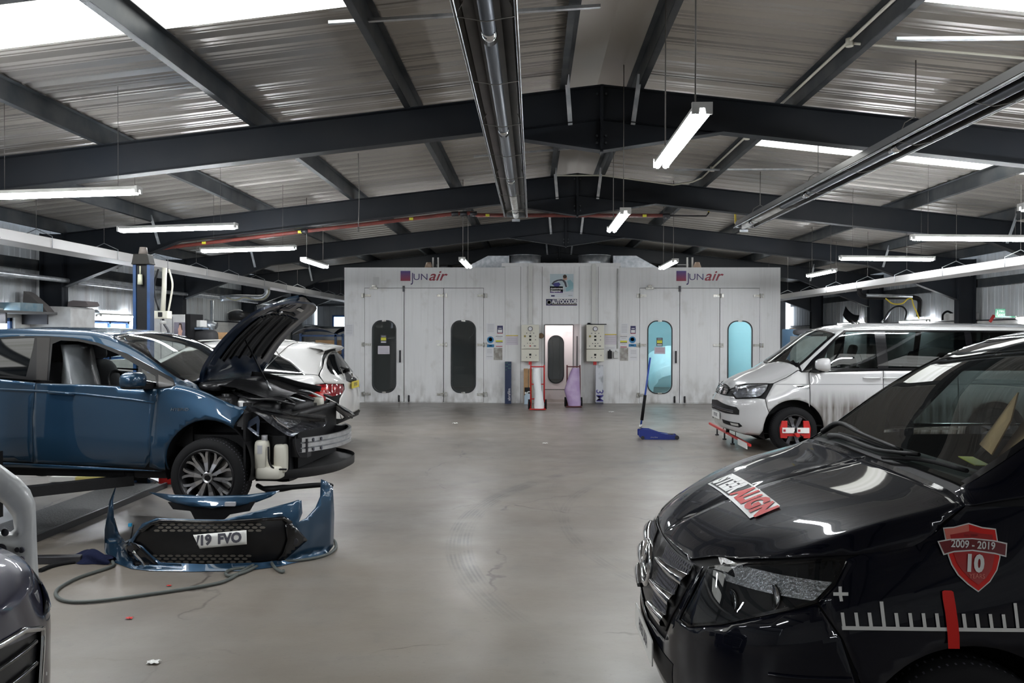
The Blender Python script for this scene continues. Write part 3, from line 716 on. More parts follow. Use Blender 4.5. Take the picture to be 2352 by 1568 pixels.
notice(1390, 1414, 795, 803, paper, 'narrow white strip note under the lilac sheet by the right control box', bars=[(0.1, .9, .4, .5, lgrey)])
notice(792.5, 812, 745, 773, paper, 'faint typed sheet at the far left edge of the left booth', bars=lines)
notice(857, 871, 636, 654, M('faded_paper', (0.7, 0.7, 0.7), 0.6), 'blank white patch of paper above the left booth doors')
for u, v, tg in ((874, 770, 'left'), (1508, 775, 'right')):
    notice(u, u + 14, v, v + 19, ink, 'small yellow and black label on the %s booth door window' % tg, bars=[(0.08, 0.92, 0.3, 0.66, sign_yel), (0.15, 0.85, 0.1, 0.2, lgrey), (0.1, 0.9, 0.78, 0.92, white_p)], y=YB - 0.02, name='door_label', cat='label')
notice(868, 895, 795, 814, lilac_paper, 'white sheet taped to the left booth door window', bars=[(0.1, 0.9, 0.25 + .18 * k, 0.29 + .18 * k, lgrey) for k in range(4)], y=YB - 0.02)
notice(1503, 1528, 796, 812, M('pink_paper', (0.62, 0.55, 0.62), 0.7), 'pinkish sheet taped to the right booth door window', bars=[(0.1, 0.9, 0.25 + .2 * k, 0.29 + .2 * k, dred) for k in range(3)], y=YB - 0.02)
# poster and sign over the doorway
def tri_decal(T, name, pts, m, y):
    b = MB(); P, F = cdt(pts); b.faces([(p[0], y, p[1]) for p in P], F); return b.build(name, m, T)
U = lambda t: bx(1263 + 54 * t); V = lambda t: bz(629 + 54 * t)
Tp = notice(1263, 1317, 629, 683, M('poster_paper', (0.72, 0.74, 0.78), 0.4), 'poster of a man polishing a car window above the narrow doorway', bars=[(0, 1, 0, 0.75, M('poster_teal', (0.52, 0.62, 0.66), 0.4)), (0.0, 0.55, 0.53, 0.8, purple), (0.05, 0.95, 0.85, 0.855, lgrey), (0.05, 0.2, 0.9, 0.96, navy), (0.78, 0.95, 0.9, 0.93, lgrey)],
            name='poster', cat='poster', txt=[('Authorised', 0.3, 0.62, 0.075, white_p, dict(bold=0.002)), ('Repairer', 0.25, 0.725, 0.075, white_p, dict(bold=0.002))])
yy = YB - 0.012
tri_decal(Tp, 'printed_figure', [(U(.70), V(.75)), (U(.66), V(.62)), (U(.80), V(.52)), (U(.72), V(.3)), (U(.86), V(.24)), (U(.99), V(.4)), (U(.98), V(.62)), (U(.85), V(.7))], M('shirt_print', (0.30, 0.52, 0.58), 0.5), yy)
b = MB(); b.cyl((U(.64), yy - 0.0005, V(.18)), (U(.64), yy - 0.0015, V(.18)), 0.055, 16); b.build('printed_head', skin, Tp)
b = MB(); b.cyl((U(.63), yy - 0.002, V(.11)), (U(.63), yy - 0.003, V(.11)), 0.05, 16); b.build('printed_hair', hair_m, Tp)
arc = [(0.06, 0.42), (0.16, 0.31), (0.3, 0.25), (0.48, 0.22), (0.6, 0.25), (0.68, 0.35), (0.72, 0.55), (0.66, 0.56), (0.6, 0.38), (0.52, 0.29), (0.36, 0.29), (0.2, 0.36), (0.12, 0.46)]
tri_decal(Tp, 'printed_car_frame', [(U(a), V(c)) for a, c in arc], ink, yy - 0.001)
tri_decal(Tp, 'printed_mirror', [(U(a), V(c)) for a, c in ((0.1, 0.45), (0.2, 0.38), (0.38, 0.36), (0.45, 0.45), (0.36, 0.54), (0.2, 0.53))], M('mirror_print', (0.06, 0.06, 0.25), 0.4), yy - 0.001)
Ts = notice(1254, 1325, 686.5, 701.5, M('sign_navy', (0.02, 0.02, 0.07), 0.4), 'dark navy sign board with bold white lettering and round emblem under the poster', bars=[(0.2, 0.98, 0.74, 0.84, M('olive_print', (0.25, 0.22, 0.12), 0.5)), (0.0, 1.0, 0.92, 0.97, purple)],
            name='shop_sign', cat='sign', dots=[(0.1, 0.5, 0.056, white_p), (0.1, 0.5, 0.046, navy), (0.1, 0.45, 0.03, lgrey)], txt=[('AUTOCOLOR', 0.595, 0.42, 0.145, white_p, dict(bold=0.006, sx=0.72))])
# booth maker's logo on each booth
for u, tg in ((920, 'left'), (1553, 'right')):
    T = thing('logo_sign', 'purple square logo and slanted red lettering above the %s booth doors' % tg, 'logo', (bx(u), YB, bz(646)))
    sq = M('logo_square_%s' % tg, (0.09, 0.03, 0.16), 0.4); N = sq.node_tree.nodes; L_ = sq.node_tree.links
    g = N.new('ShaderNodeNewGeometry'); s_ = N.new('ShaderNodeSeparateXYZ'); L_.new(g.outputs['Position'], s_.inputs[0]); mr = N.new('ShaderNodeMapRange'); mr.inputs[1].default_value = bz(645); mr.inputs[2].default_value = bz(622); L_.new(s_.outputs[2], mr.inputs[0])
    rp = N.new('ShaderNodeValToRGB'); rp.color_ramp.elements[0].color = (0.30, 0.02, 0.05, 1); rp.color_ramp.elements[1].color = (0.06, 0.04, 0.22, 1); L_.new(mr.outputs[0], rp.inputs[0]); L_.new(rp.outputs[0], N['Principled BSDF'].inputs['Base Color'])
    b = MB(); b.box(bx(u), bx(u + 22.5), YB - 0.008, YB - 0.001, bz(645), bz(622)); b.build('logo_square', sq, T)
    text_obj('lettering', 'J', lambda p, q: (bx(u + 27.5) + p, YB - 0.004, bz(638) + q), M('logo_navy', (0.05, 0.03, 0.14), 0.4), T, size=0.34, sx=0.8)
    text_obj('lettering', 'UN', lambda p, q: (bx(u + 46) + p, YB - 0.004, bz(636.5) + q), bpy.data.materials['logo_navy'], T, size=0.235, sx=1.15)
    text_obj('lettering', 'air', lambda p, q: (bx(u + 83) + p, YB - 0.004, bz(634) + q), M('logo_red', (0.28, 0.01, 0.03), 0.4), T, size=0.37, shear=0.35, sx=1.15, bold=0.004)
# ducts and fittings on top of the booths
def roof_duct(us, rc, tg):
    T = thing('extract_duct', 'galvanised sheet duct on top of the %s spray booth' % tg, 'duct', (bx(rc), YB + 0.6, ZT))
    pts = [(bx(u), bz(v)) for u, v in us]
    b = MB(); b.prism(pts, lambda a, c, d: (a, d, c), YB + 0.5, YB + 1.4); b.build('transition_piece', galv, T)
    x = bx(rc); b = MB(); b.cyl((x, YB + 0.8, ZT), (x, YB + 0.8, bz(582)), 0.43, 32); b.build('round_duct', galv, T)
    b = MB(); b.cyl((x, YB + 0.8, bz(582)), (x, YB + 0.8, bz(580.5)), 0.45, 32); b.build('flange', galv, T)
roof_duct(((1062, 612), (1118, 583), (1168, 583), (1168, 612)), 1204, 'left')
roof_duct(((1412, 612), (1412, 583), (1466, 583), (1519, 612)), 1370, 'right')
for u, sg, tg in ((981, 1, 'left'), (1606, -1, 'right')):
    T = thing('roof_fan', 'tan motor and bracket posts on top of the %s spray booth' % tg, 'fan motor', (bx(u), YB + 0.5, ZT))
    b = MB(); b.cyl((bx(u), YB + 0.3, ZT + 0.02), (bx(u), YB + 0.3, ZT + 0.16), 0.11, 16, 0.06); b.build('motor', M('motor_tan_' + tg, (0.42, 0.30, 0.22), 0.5), T)
    for du in (9, 21):
        b = MB(); b.box(bx(u + sg * du) - 0.02, bx(u + sg * du) + 0.02, YB + 0.4, YB + 0.44, ZT, ZT + 0.3); b.build('post', white_steel, T)
    b = MB(); b.cyl((bx(u + sg * 15), YB + 0.6, ZT + 0.07), (bx(u + sg * 42), YB + 0.6, ZT + 0.07), 0.06, 12); b.build('coupling', dark_metal, T)
# ---------------------------------------------------------------- fluorescent battens
def batten(name, length, bars, label, group, loc, rz_=0.0, tilt=0.0, chain=None):
    "lamp housing along local x; tubes hang below"
    T = thing('strip_light', label, 'light', loc, rz_, group); T.rotation_euler = (0, tilt, rz_)
    Lh = length / 2
    b = MB(); b.prism([(-0.04, 0.035), (0.04, 0.035), (0.05, 0.0), (-0.05, 0.0)], lambda a, c, d: T.matrix_basis @ Vector((d, a, c)), -Lh, Lh); b.build('housing', white_steel, T)
    for s in (-1, 1):
        b = MB(); m = T.matrix_basis
        b.prism([(-0.06, 0.035), (0.06, 0.035), (0.06, -0.035), (0.02, -0.035), (0.015, 0.0), (-0.015, 0.0), (-0.02, -0.035), (-0.06, -0.035)], lambda a, c, d: m @ Vector((d, a, c)), s * Lh, s * (Lh + 0.025)); b.build('end_cap', white_steel, T)
    for s in (-1, 1):
        b = MB(); b.cyl(T.matrix_basis @ Vector((-Lh + 0.01, s * 0.03, -0.024)), T.matrix_basis @ Vector((Lh - 0.01, s * 0.03, -0.024)), 0.021, 10); b.build('fluorescent_tube', tube_m, T)
    if chain is None:
        sx_ = -1 if loc[0] < 0 else 1; b = MB(); b.box(min(loc[0], loc[0] + sx_ * .085), max(loc[0], loc[0] + sx_ * .085), loc[1] - .5, loc[1] + .5, loc[2] + .005, loc[2] + .03); b.build('wall_bracket', white_steel, T)
    if chain:
        for k, s in enumerate((-0.75, 0.75)):
            p = T.matrix_basis @ Vector((s * Lh, 0, 0.035)); zt = rz(p.x) + 0.215
            b = MB(); b.tube([p, (p.x, p.y, (p.z + zt) / 2), (p.x, p.y, zt)], 0.005 if chain == 2 else 0.002, 6, 1); b.build('hanging_chain', wire_m, T)
    return T
LT = 1.53
rows = []
for k, (y, w_) in enumerate(((8.05, 'nearest lit one on the left, cut by the picture edge'), (10.72, 'second on the left, above the blue car'), (13.4, 'third on the left, under the red pipe'))):
    batten('l', LT, 1, 'long fluorescent batten hung crossways, %s' % w_, 'crossways battens', (-4.70, y, 3.2), 0, -0.03, 1)
for y, w_ in ((5.4, 'next one nearer than the picture edge'), (2.7, 'level with the black van'), (-0.1, 'added out of view beside the photographer'), (-2.8, 'added out of view behind the photographer')): batten('l', LT, 1, 'fluorescent batten on the left, ' + w_, 'near left battens', (-4.70, y, 3.2), 0, -0.03, 1)  # last two are unseen, added to light the black van's near side
for k, (x, y, w_) in enumerate(((5.75, 8.5, 'at the right picture edge'), (5.84, 11.1, 'right side, larger of the two over the white van'), (5.98, 14.05, 'right side, smaller of the two over the white van'))):
    batten('l', LT, 1, 'long fluorescent batten hung crossways, %s' % w_, 'crossways battens', (x, y, 3.1), 0, 0.01, 1)
for y, w_ in ((5.8, 'just beyond the black van'), (3.0, 'straight above the black van'), (0.2, 'added out of view beside the photographer'), (-2.6, 'added out of view behind the photographer')): batten('l', LT, 1, 'fluorescent batten on the right, ' + w_, 'near right battens', (5.75, y, 3.1), 0, 0.01, 1)  # last two are unseen, added as front light for the van stickers
for x, y, w_ in ((0.99, 5.64, 'large bright one in the upper middle of the shed'), (0.99, 9.65, 'second in the middle row on two chains'), (2.55, 15.6, 'in front of the right booth top'), (-1.27, 15.3, 'in front of the left booth logo'), (-4.1, 15.3, 'just left of the left booth top corner'), (6.18, 17.8, 'small one beyond the right booth corner')):
    batten('l', LT, 1, 'fluorescent batten hung lengthways, %s' % w_, 'lengthways battens', (x, y, 3.13), pi / 2, 0, 2)
# lamps fixed low on the long walls
for x, y, w_ in ((-8.66, 12.86, 'on the left wall at the picture edge'), (-8.66, 16.9, 'on the left wall over the blue window'), (-8.66, 27.2, 'far along the left wall'), (10.18, 26.8, 'on the right wall, farthest over the white van roof'), (10.18, 22.2, 'on the right wall, middle one over the white van roof'), (10.18, 16.7, 'on the right wall at the picture edge')):
    batten('l', LT, 1, 'fluorescent batten %s' % w_, 'wall battens', (x, y, 2.17), pi / 2, 0, None)
# ---------------------------------------------------------------- radiant tube heaters
def heater(xa, xb, zl, zt, ya, yb, label):
    T = thing('radiant_heater', label, 'heater', ((xa + xb) / 2, (ya + yb) / 2, zl)); xm = (xa + xb) / 2; hw = (xb - xa) / 2
    refl = M('reflector_inside', (0.05, 0.042, 0.034), 0.35, 0.7, col2=(0.03, 0.026, 0.02), nscale=4) if 'reflector_inside' not in bpy.data.materials else bpy.data.materials['reflector_inside']
    out = M('reflector_outside', (0.40, 0.40, 0.40), 0.35, 0.7) if 'reflector_outside' not in bpy.data.materials else bpy.data.materials['reflector_outside']
    prof = [(-hw - 0.012, zl + 0.03), (-hw - 0.012, zl), (-hw, zl), (-hw * 0.86, zt - 0.03), (-hw * 0.45, zt), (0, zt - 0.035), (hw * 0.45, zt), (hw * 0.86, zt - 0.03), (hw, zl), (hw + 0.012, zl), (hw + 0.012, zl + 0.03)]
    b = MB(); b.grid([[Vector((xm + a, y, c)) for a, c in prof] for y in (ya, yb)], smooth=False)
    o = b.build('reflector', refl, T)
    b = MB(); b.grid([[Vector((xm + a * 1.02, y, c + 0.008)) for a, c in prof[2:-2]] for y in (ya, yb)], smooth=False); b.build('reflector_cover', out, T)
    for s in (-1, 1):
        b = MB(); b.cyl((xm + s * (hw + 0.006), ya, zl + 0.012), (xm + s * (hw + 0.006), yb, zl + 0.012), 0.012, 8); b.build('reflector_lip', galv, T)
    tb = M('heater_tube', (0.10, 0.11, 0.125), 0.45, 0.6) if 'heater_tube' not in bpy.data.materials else bpy.data.materials['heater_tube']
    b = MB(); b.cyl((xm + 0.0, ya, zl + 0.045), (xm, yb - 0.3, zl + 0.045), 0.05, 20); b.build('burner_tube', tb, T)
    b = MB(); b.cyl((xm, yb - 2.2, zl + 0.045), (xm, yb + 0.05, zl + 0.045), 0.054, 20); b.build('end_tube', white_steel, T)
    y = ya + 1.0; k = 0
    while y < yb:
        b = MB(); b.tube([(xm - hw - 0.01, y, zl + 0.01), (xm - 0.08, y, zl - 0.01), (xm, y, zl - 0.025), (xm + 0.08, y, zl - 0.01), (xm + hw + 0.01, y, zl + 0.01)], 0.004, 5, 2); b.build('support_wire', wire_m, T)
        if k % 2 == 0:
            b = MB(); b.cyl((xm, y + 0.3, zl + 0.045), (xm, y + 0.5, zl + 0.045), 0.056, 20); b.build('tube_clamp', chrome, T)
            b = MB(); zz = rz(xm) + 0.18
            b.tube([(xm - hw, y, zl + 0.03), (xm - hw * .6, y, zt + 0.05), (xm, y, zt + 0.11), (xm + hw * .6, y, zt + 0.05), (xm + hw, y, zl + 0.03)], 0.005, 5, 1); b.build('hanger', wire_m, T)
            b = MB(); b.tube([(xm, y, zt + 0.11), (xm, y, zz)], 0.006, 6, 1); b.build('hanging_chain', wire_m, T)
        y += 1.35; k += 1
    b = MB(); b.box(xm - hw * .9, xm + hw * .9, yb - 0.004, yb, zl + 0.01, zt - 0.03); b.build('end_plate', galv, T)
    b = MB(); b.box(xm - 0.07, xm + 0.07, yb + 0.01, yb + 0.05, zl - 0.06, zl - 0.02); b.build('fan_box', galv, T)
    return T
heater(-0.50, -0.12, 3.84, 3.97, 1.6, 14.4, 'long radiant tube heater seen from below at the top centre')
heater(3.50, 3.84, 3.65, 3.79, 1.6, 14.4, 'long radiant tube heater hung on chains along the right side')
# cross rods holding the heaters
for xa, xb, y, z in ((-1.72, 0.55, 6.85, rz(-1.4) + 0.06), (-0.9, 0.6, 12.3, rz(-.9) + 0.06), (3.0, 4.9, 6.9, rz(4) + 0.03), (2.2, 4.2, 12.9, rz(3.2) + 0.06)):
    b = MB(); b.beam((xa, y, z), (xb, y, z + (0.12 if xa < 0 else 0)), 0.04, 0.025); o = b.build('cross_channel', galv); tag(o, 'thin galvanised channel spanning the purlins %s' % {6.85: 'above the central heater near the top edge', 12.3: 'above the far part of the central heater', 6.9: 'above the near part of the right heater', 12.9: 'above the far end of the right heater'}[y], 'channel')
# ---------------------------------------------------------------- pipes
YP = 14.5
def pp(u, v, y=YP): return at(u, v, y)
T = thing('gas_pipe', 'red gas pipe running under the second rafter across the shed', 'pipe', at(1100, 492, YP))
b = MB(); b.tube([pp(165, 650), pp(250, 617), pp(355, 572), pp(700, 531), pp(1042, 491), pp(1060, 490)], 0.033, 10, 1); b.build('left_run', red_pipe, T)
b = MB(); b.tube([pp(1058, 490), pp(1085, 489), pp(1095, 494), pp(1535, 495)], 0.033, 10, 1); b.build('middle_run', red_pipe, T)
b = MB(); b.tube([pp(1535, 495), pp(1622, 496), pp(1627, 490), pp(1628, 486)], 0.014, 8, 1); b.build('thin_run', dark_metal, T)
for u, v in ((1045, 491), (1065, 491), (1088, 491), (700, 531), (262, 612), (170, 648), (1530, 495)):
    b = MB(); p = pp(u, v); b.cyl((p.x - 0.06, p.y, p.z - 0.004), (p.x + 0.06, p.y, p.z + 0.004), 0.045, 10); b.build('pipe_joint', dark_metal, T)
for u, v in ((470, 558), (690, 533), (945, 503), (1120, 495), (1480, 496)):
    b = MB(); p = pp(u, v); b.box(p.x - 0.035, p.x + 0.035, p.y - 0.037, p.y - 0.034, p.z - 0.022, p.z + 0.022); b.build('yellow_label', sign_yel, T)
b = MB(); b.tube([pp(1628, 487), pp(1632, 462), pp(1650, 441), (pp(1668, 440)), pp(1682, 455), pp(1688, 487), pp(1690, 515)], 0.017, 8, 4); o = b.build('yellow_hose', yellow_m); tag(o, 'yellow gas hose arching up to the far end of the right heater', 'hose')
b = MB(); b.tube([pp(1085, 460), pp(1098, 446), pp(1112, 434), pp(1128, 428), pp(1150, 427)], 0.016, 8, 4); o = b.build('yellow_hose', yellow_m); tag(o, 'yellow gas hose curving to the left side of the central heater', 'hose')
# wall pipe and conduits
b = MB(); b.cyl((-8.25, 5, 2.73), (-8.25, 26.0, 2.73), 0.042, 12); o = b.build('wall_pipe', galv); tag(o, 'long cream pipe fixed along the left wall', 'pipe')
T = thing('roof_conduit', 'white conduit clipped along the purlin right of the ridge', 'conduit', (RX + 2.15, 5, rz(RX + 2.15)))
x = RX + 2.15 - 0.1; z = rz(x) + 0.06
b = MB(); b.tube([(x, -2, z), (x, 13.8, z)], 0.014, 8, 1); b.build('conduit_run', cream, T)
for y in (5.4, 7.4, 10.9, 13.0):
    b = MB(); b.cyl((x, y, z - 0.05), (x, y, z + 0.02), 0.035, 10); b.build('junction_box', cream, T)
b = MB(); b.tube([(x, 7.4, z - 0.02), (x + 2.0, 7.45, rz(x + 2) + 0.1)], 0.012, 8, 1); b.build('branch_run', cream, T)
b = MB(); b.tube([(x, 13.8, z), (x - 0.1, 14.05, z - 0.02), (x - 0.4, 14.2, rz(x - .4) - 0.03), (1.2, 14.2, rz(1.2) + 0.0), (0.4, 14.2, rz(.4) - 0.01)], 0.014, 8, 1); b.build('cross_run', cream, T)
# ---------------------------------------------------------------- exhaust extraction rails along both sides
def rail(xi, s, zb, zt, w_, ya, yb, nm):
    T = thing('extraction_rail', 'long pale square extraction duct hung along the %s side' % nm, 'duct rail', (xi, (ya + yb) / 2, zb))
    x0, x1 = (xi - w_, xi) if s < 0 else (xi, xi + w_)
    b = MB(); b.box(x0, x1, ya, yb, zb, zt); b.build('duct', alu_w, T, bevel=0.004)
    y = ya + 0.9
    while y < yb:
        xm = (x0 + x1) / 2; b = MB()
        b.tube([(x0 - .01, y, zb - 0.005), (x0 - 0.01, y, zt + 0.02), (xm, y, zt + 0.12), (x1 + 0.01, y, zt + 0.02), (x1 + .01, y, zb - 0.005)], 0.006, 5, 1); b.build('hanger', galv, T)
        b = MB(); b.tube([(xm, y, zt + 0.12), (xm, y, rz(xm) - 0.0)], 0.003, 5, 1); b.build('hanger_rod', wire_m, T)
        y += 1.75
    return T
alu_w = M('pale_aluminium', (0.50, 0.49, 0.48), 0.5, 0.2, col2=(0.42, 0.41, 0.40), nscale=2, stretch=(1, 0.3, 1))
rail(-6.5, -1, 2.95, 3.085, 0.42, 3.0, 31.5, 'left')
rail(6.6, 1, 2.75, 2.87, 0.42, 2.0, 31.5, 'right')
# flexible arm with hose on the left rail and on the right rail
def arm(pts, r, label, name='exhaust_extractor', m=None, extra=()):
    T = thing(name, label, 'extraction arm', pts[0])
    b = MB(); b.tube(pts, r, 12, 4); b.build('arm_tube', m or dark_metal, T)
    for e, rr, mm, nm in extra:
        b = MB(); b.tube(e, rr, 8, 4); b.build(nm, mm, T)
    return T
Ya = 21.0
arm([at(612, 661, Ya), at(614, 672, Ya), at(606, 682, Ya), at(590, 684, Ya), at(540, 683, Ya), at(508, 686, Ya)], 0.075, 'grey bent exhaust extraction arm under the left duct rail', m=galv,
    extra=[([at(520, 683, Ya - .1), at(540, 689, Ya - .1), at(562, 683, Ya - .1), at(585, 688, Ya - .1), at(606, 686, Ya - .1), at(617, 672, Ya - .1), at(617, 660, Ya - .1)], 0.016, M('hose_khaki', (0.35, 0.33, 0.22), 0.6), 'air_hose')])
Yb = 17.2
arm([at(1974, 661, Yb), at(1976, 675, Yb), at(1990, 681, Yb), at(2040, 682, Yb), at(2085, 682, Yb), at(2110, 687, Yb), at(2113, 705, Yb), at(2110, 727, Yb)], 0.05, 'black bent exhaust extraction arm over the white van roof', m=black_pl,
    extra=[([at(2034, 685, Yb - .1), at(2050, 697, Yb - .1), at(2072, 697, Yb - .1), at(2084, 687, Yb - .1), at(2094, 686, Yb - .1), at(2098, 700, Yb - .1), at(2106, 718, Yb - .1), at(2111, 732, Yb - .1)], 0.014, yellow_m, 'air_hose'), ([at(1990, 678, Yb - .05), at(2095, 681, Yb - .05)], 0.035, galv, 'support_tube')])
# power drop on the left: conduit, cables and socket box
T = thing('power_drop', 'white hanging socket box with conduit and two hanging cables right of the blue lift post', 'socket box', at(374, 730, 12.5)); Yc = 12.5
b = MB(); b.tube([at(378, 615, Yc), at(377, 660, Yc), at(374, 714, Yc)], 0.035, 10, 1); b.build('conduit', cream, T)
b = MB(); b.tube([at(364, 618, Yc), at(355, 650, Yc), at(356, 680, Yc), at(365, 712, Yc)], 0.015, 8, 4); b.build('black_cable', black_pl, T)
b = MB(); b.tube([at(388, 618, Yc), at(396, 650, Yc), at(393, 680, Yc), at(387, 714, Yc)], 0.015, 8, 4); b.build('cream_cable', cream, T)
p = at(374, 723, Yc); b = MB(); b.box(p.x - 0.11, p.x + 0.11, p.y - 0.08, p.y + 0.08, p.z - 0.06, p.z + 0.06); sb = b.build('socket_box', cream, T, bevel=0.01)
b = MB(); b.box(p.x - 0.03, p.x + 0.03, p.y - 0.1, p.y - 0.08, p.z - 0.03, p.z + 0.04); b.build('switch', dark_metal, sb)
b = MB(); b.tube([at(374, 732, Yc), at(378, 745, Yc), at(386, 758, Yc), at(389, 775, Yc)], 0.02, 8, 4); b.build('plug_lead', dark_metal, T)
b = MB(); b.cyl(at(374, 736, Yc), at(374, 744, Yc), 0.05, 10); b.build('plug', white_steel, T)
# hanging cord pulls
for u, v0, v1, y, l in ((823, 352, 532, 9.35, 'thin cord hanging from the nearest rafter left of the central heater'),):
    p = at(u, v0, y); q = at(u, v1, y); b = MB(); b.tube([p, (p.x + 0.01, y, (p.z + q.z) / 2), (q.x, y, q.z)], 0.004, 5, 3); b.cyl(q, (q.x, q.y, q.z + 0.05), 0.012, 8); o = b.build('pull_cord', wire_m); tag(o, l, 'cord')
# ---------------------------------------------------------------- vehicle bodies
def pchip(tab):
    "monotone cubic through (x, value) pairs"
    xs = [p[0] for p in tab]; ys = [p[1] for p in tab]; n = len(xs)
    if n == 1: return lambda x: ys[0]
    d = [(ys[i + 1] - ys[i]) / (xs[i + 1] - xs[i]) for i in range(n - 1)]
    m = [d[0]] + [0.0] * (n - 2) + [d[-1]]
    for i in range(1, n - 1):
        if d[i - 1] * d[i] > 0:
            w1 = 2 * (xs[i + 1] - xs[i]) + xs[i] - xs[i - 1]; w2 = xs[i + 1] - xs[i] + 2 * (xs[i] - xs[i - 1])
            m[i] = (w1 + w2) / (w1 / d[i - 1] + w2 / d[i])
    def f(x):
        if x <= xs[0]: return ys[0]
        if x >= xs[-1]: return ys[-1]
        i = 0
        while x > xs[i + 1]: i += 1
        h = xs[i + 1] - xs[i]; t = (x - xs[i]) / h
        return ys[i] * (1 + 2 * t) * (1 - t) ** 2 + h * m[i] * t * (1 - t) ** 2 + ys[i + 1] * t * t * (3 - 2 * t) + h * m[i + 1] * t * t * (t - 1)
    return f
class Car:
    """Body skin S(s, t): s runs from the nose to the tail, t from the sill up to the centre line of the roof.
    Local frame: x to the rear from the nose, y across, z up."""
    NT = 12
    def __init__(c, name, label, cat, loc, rz_, tabs, L, x1=0.8, p=2.6, xr=0.5, pr=4, lean=(0, 0), leanr=(0, 0), zlift=0.0, up=None, group=None, NS=150, smooth=3):
        c.T = thing(name, label, cat, loc, rz_, group); c.M = Matrix.Translation((*loc[:2], loc[2] + zlift)) @ Matrix.Rotation(rz_, 4, 'Z'); c.Mi = c.M.inverted()
        c.f = {k: pchip(v) for k, v in tabs.items()}; c.L = L; c.x1 = x1; c.p = p; c.xr = xr; c.pr = pr; c.lean = lean; c.leanr = leanr
        nn = 40; nr = 22; nm = NS - nn - nr
        xs = [x1 * (1 - sin(pi / 2 * (1 - k / nn))) for k in range(nn)] + [x1 + (L - xr - x1) * k / nm for k in range(nm)] + [L - xr + xr * sin(pi / 2 * k / nr) for k in range(nr + 1)]
        c.xs = xs; c.G = [c.section(x) for x in xs]; c.NSn = len(xs); c.NTn = len(c.G[0])
        for _ in range(smooth):
            G = c.G; n, m = c.NSn, c.NTn; H = [row[:] for row in G]
            for i in range(1, n - 1):
                for j in range(1, m):
                    r = G[i][j + 1] if j < m - 1 else Vector((G[i][j - 1].x, -G[i][j - 1].y, G[i][j - 1].z))
                    l = G[i][j - 1]; a = (l + r) * 0.5; b_ = (G[i - 1][j] + G[i + 1][j]) * 0.5; d = G[i + 1][j] - G[i - 1][j]
                    dl = (b_ - G[i][j]); dl = dl - d * (dl.dot(d) / max(1e-9, d.dot(d)))
                    H[i][j] = G[i][j] + (a - G[i][j]) * 0.4 + dl * 0.45
            c.G = H
        V = []; F = []
        for sg in (1, -1):
            for row in c.G: V += [Vector((p_.x, sg * p_.y, p_.z)) for p_ in row]
        half = c.NSn * c.NTn; c.fmap = []
        for h in (0, 1):
            for i in range(c.NSn - 1):
                for j in range(c.NTn - 1):
                    a = h * half + i * c.NTn + j; q = (a, a + 1, a + c.NTn + 1, a + c.NTn)
                    F.append(q[:3]); F.append((q[0], q[2], q[3])); c.fmap += [(h, i, j), (h, i, j)]
        c.V = V; c.bvh = BVHTree.FromPolygons(V, F)
        # cumulative metric lengths for the parameter plane
        jm = c.NTn // 3; c.su = [0.0]
        for i in range(1, c.NSn): c.su.append(c.su[-1] + max(0.004, (c.G[i][jm] - c.G[i - 1][jm]).length))
        im = c.NSn // 2; c.tu = [0.0]
        for j in range(1, c.NTn): c.tu.append(c.tu[-1] + max(0.004, (c.G[im][j] - c.G[im][j - 1]).length))
    def section(c, x):
        f = c.f; zs, zb, zc, zr_ = f['zs'](x), f['zb'](x), f['zc'](x), f['zr'](x)
        g = 1.0
        if x < c.x1: g = max(0.0, 1 - ((c.x1 - x) / c.x1) ** c.p) ** (1 / c.p)
        if x > c.L - c.xr: g = max(0.0, 1 - ((x - c.L + c.xr) / c.xr) ** c.pr) ** (1 / c.pr)
        wm_, wb, wr = f['wm'](x), f['wb'](x), f['wr'](x); H = zb - zs; b1 = f['b1'](x) if 'b1' in f else 0.0; b2 = f['b2'](x) if 'b2' in f else 0.0
        cr = f['cr'](x) if 'cr' in f else 0.75
        cp = [(wm_ - 0.07, zs), (wm_ - 0.015 + b1, zs + 0.16 * H), (wm_ + b1, zs + 0.34 * H), (wm_ + b2 * 0.5 + b1 * .5, zs + 0.52 * H), (wm_ + b2, zs + 0.72 * H), ((wm_ + b2) * 0.35 + wb * 0.65, zs + 0.9 * H), (wb, zb),
              (wb + (wr - wb) * 0.42, zb + (zr_ - zb) * 0.52), (wr, zr_), (wr - 0.10 * wr, zr_ + (zc - zr_) * 0.38), (wr * 0.6, zr_ + (zc - zr_) * cr), (wr * 0.28, zr_ + (zc - zr_) * (cr + (1 - cr) * .8)), (0, zc)]
        P = [Vector((x, a * g, z)) for a, z in cp]
        out = []
        for i in range(len(P) - 1):
            a = P[i - 1] if i else P[0] * 2 - P[1]; b = P[i]; d_ = P[i + 1]; e = P[i + 2] if i + 2 < len(P) else Vector((x, -P[-2].y, P[-2].z))
            sub = 6
            for k in range(sub):
                t = k / sub
                out.append(0.5 * ((2 * b) + (d_ - a) * t + (2 * a - 5 * b + 4 * d_ - e) * t * t + (3 * b - a - 3 * d_ + e) * t ** 3))
        out.append(P[-1].copy())
        for q in out:
            q.y = max(q.y, 0.0)
            if x < c.x1: q.x = x + (c.lean(q.z) if callable(c.lean) else c.lean[0] * max(0, q.z - c.lean[1])) * (1 - x / c.x1) ** 1.5
            if x > c.L - c.xr: q.x = x - (c.leanr(q.z) if callable(c.leanr) else c.leanr[0] * max(0, q.z - c.leanr[1])) * ((x - c.L + c.xr) / c.xr) ** 1.5
        return out
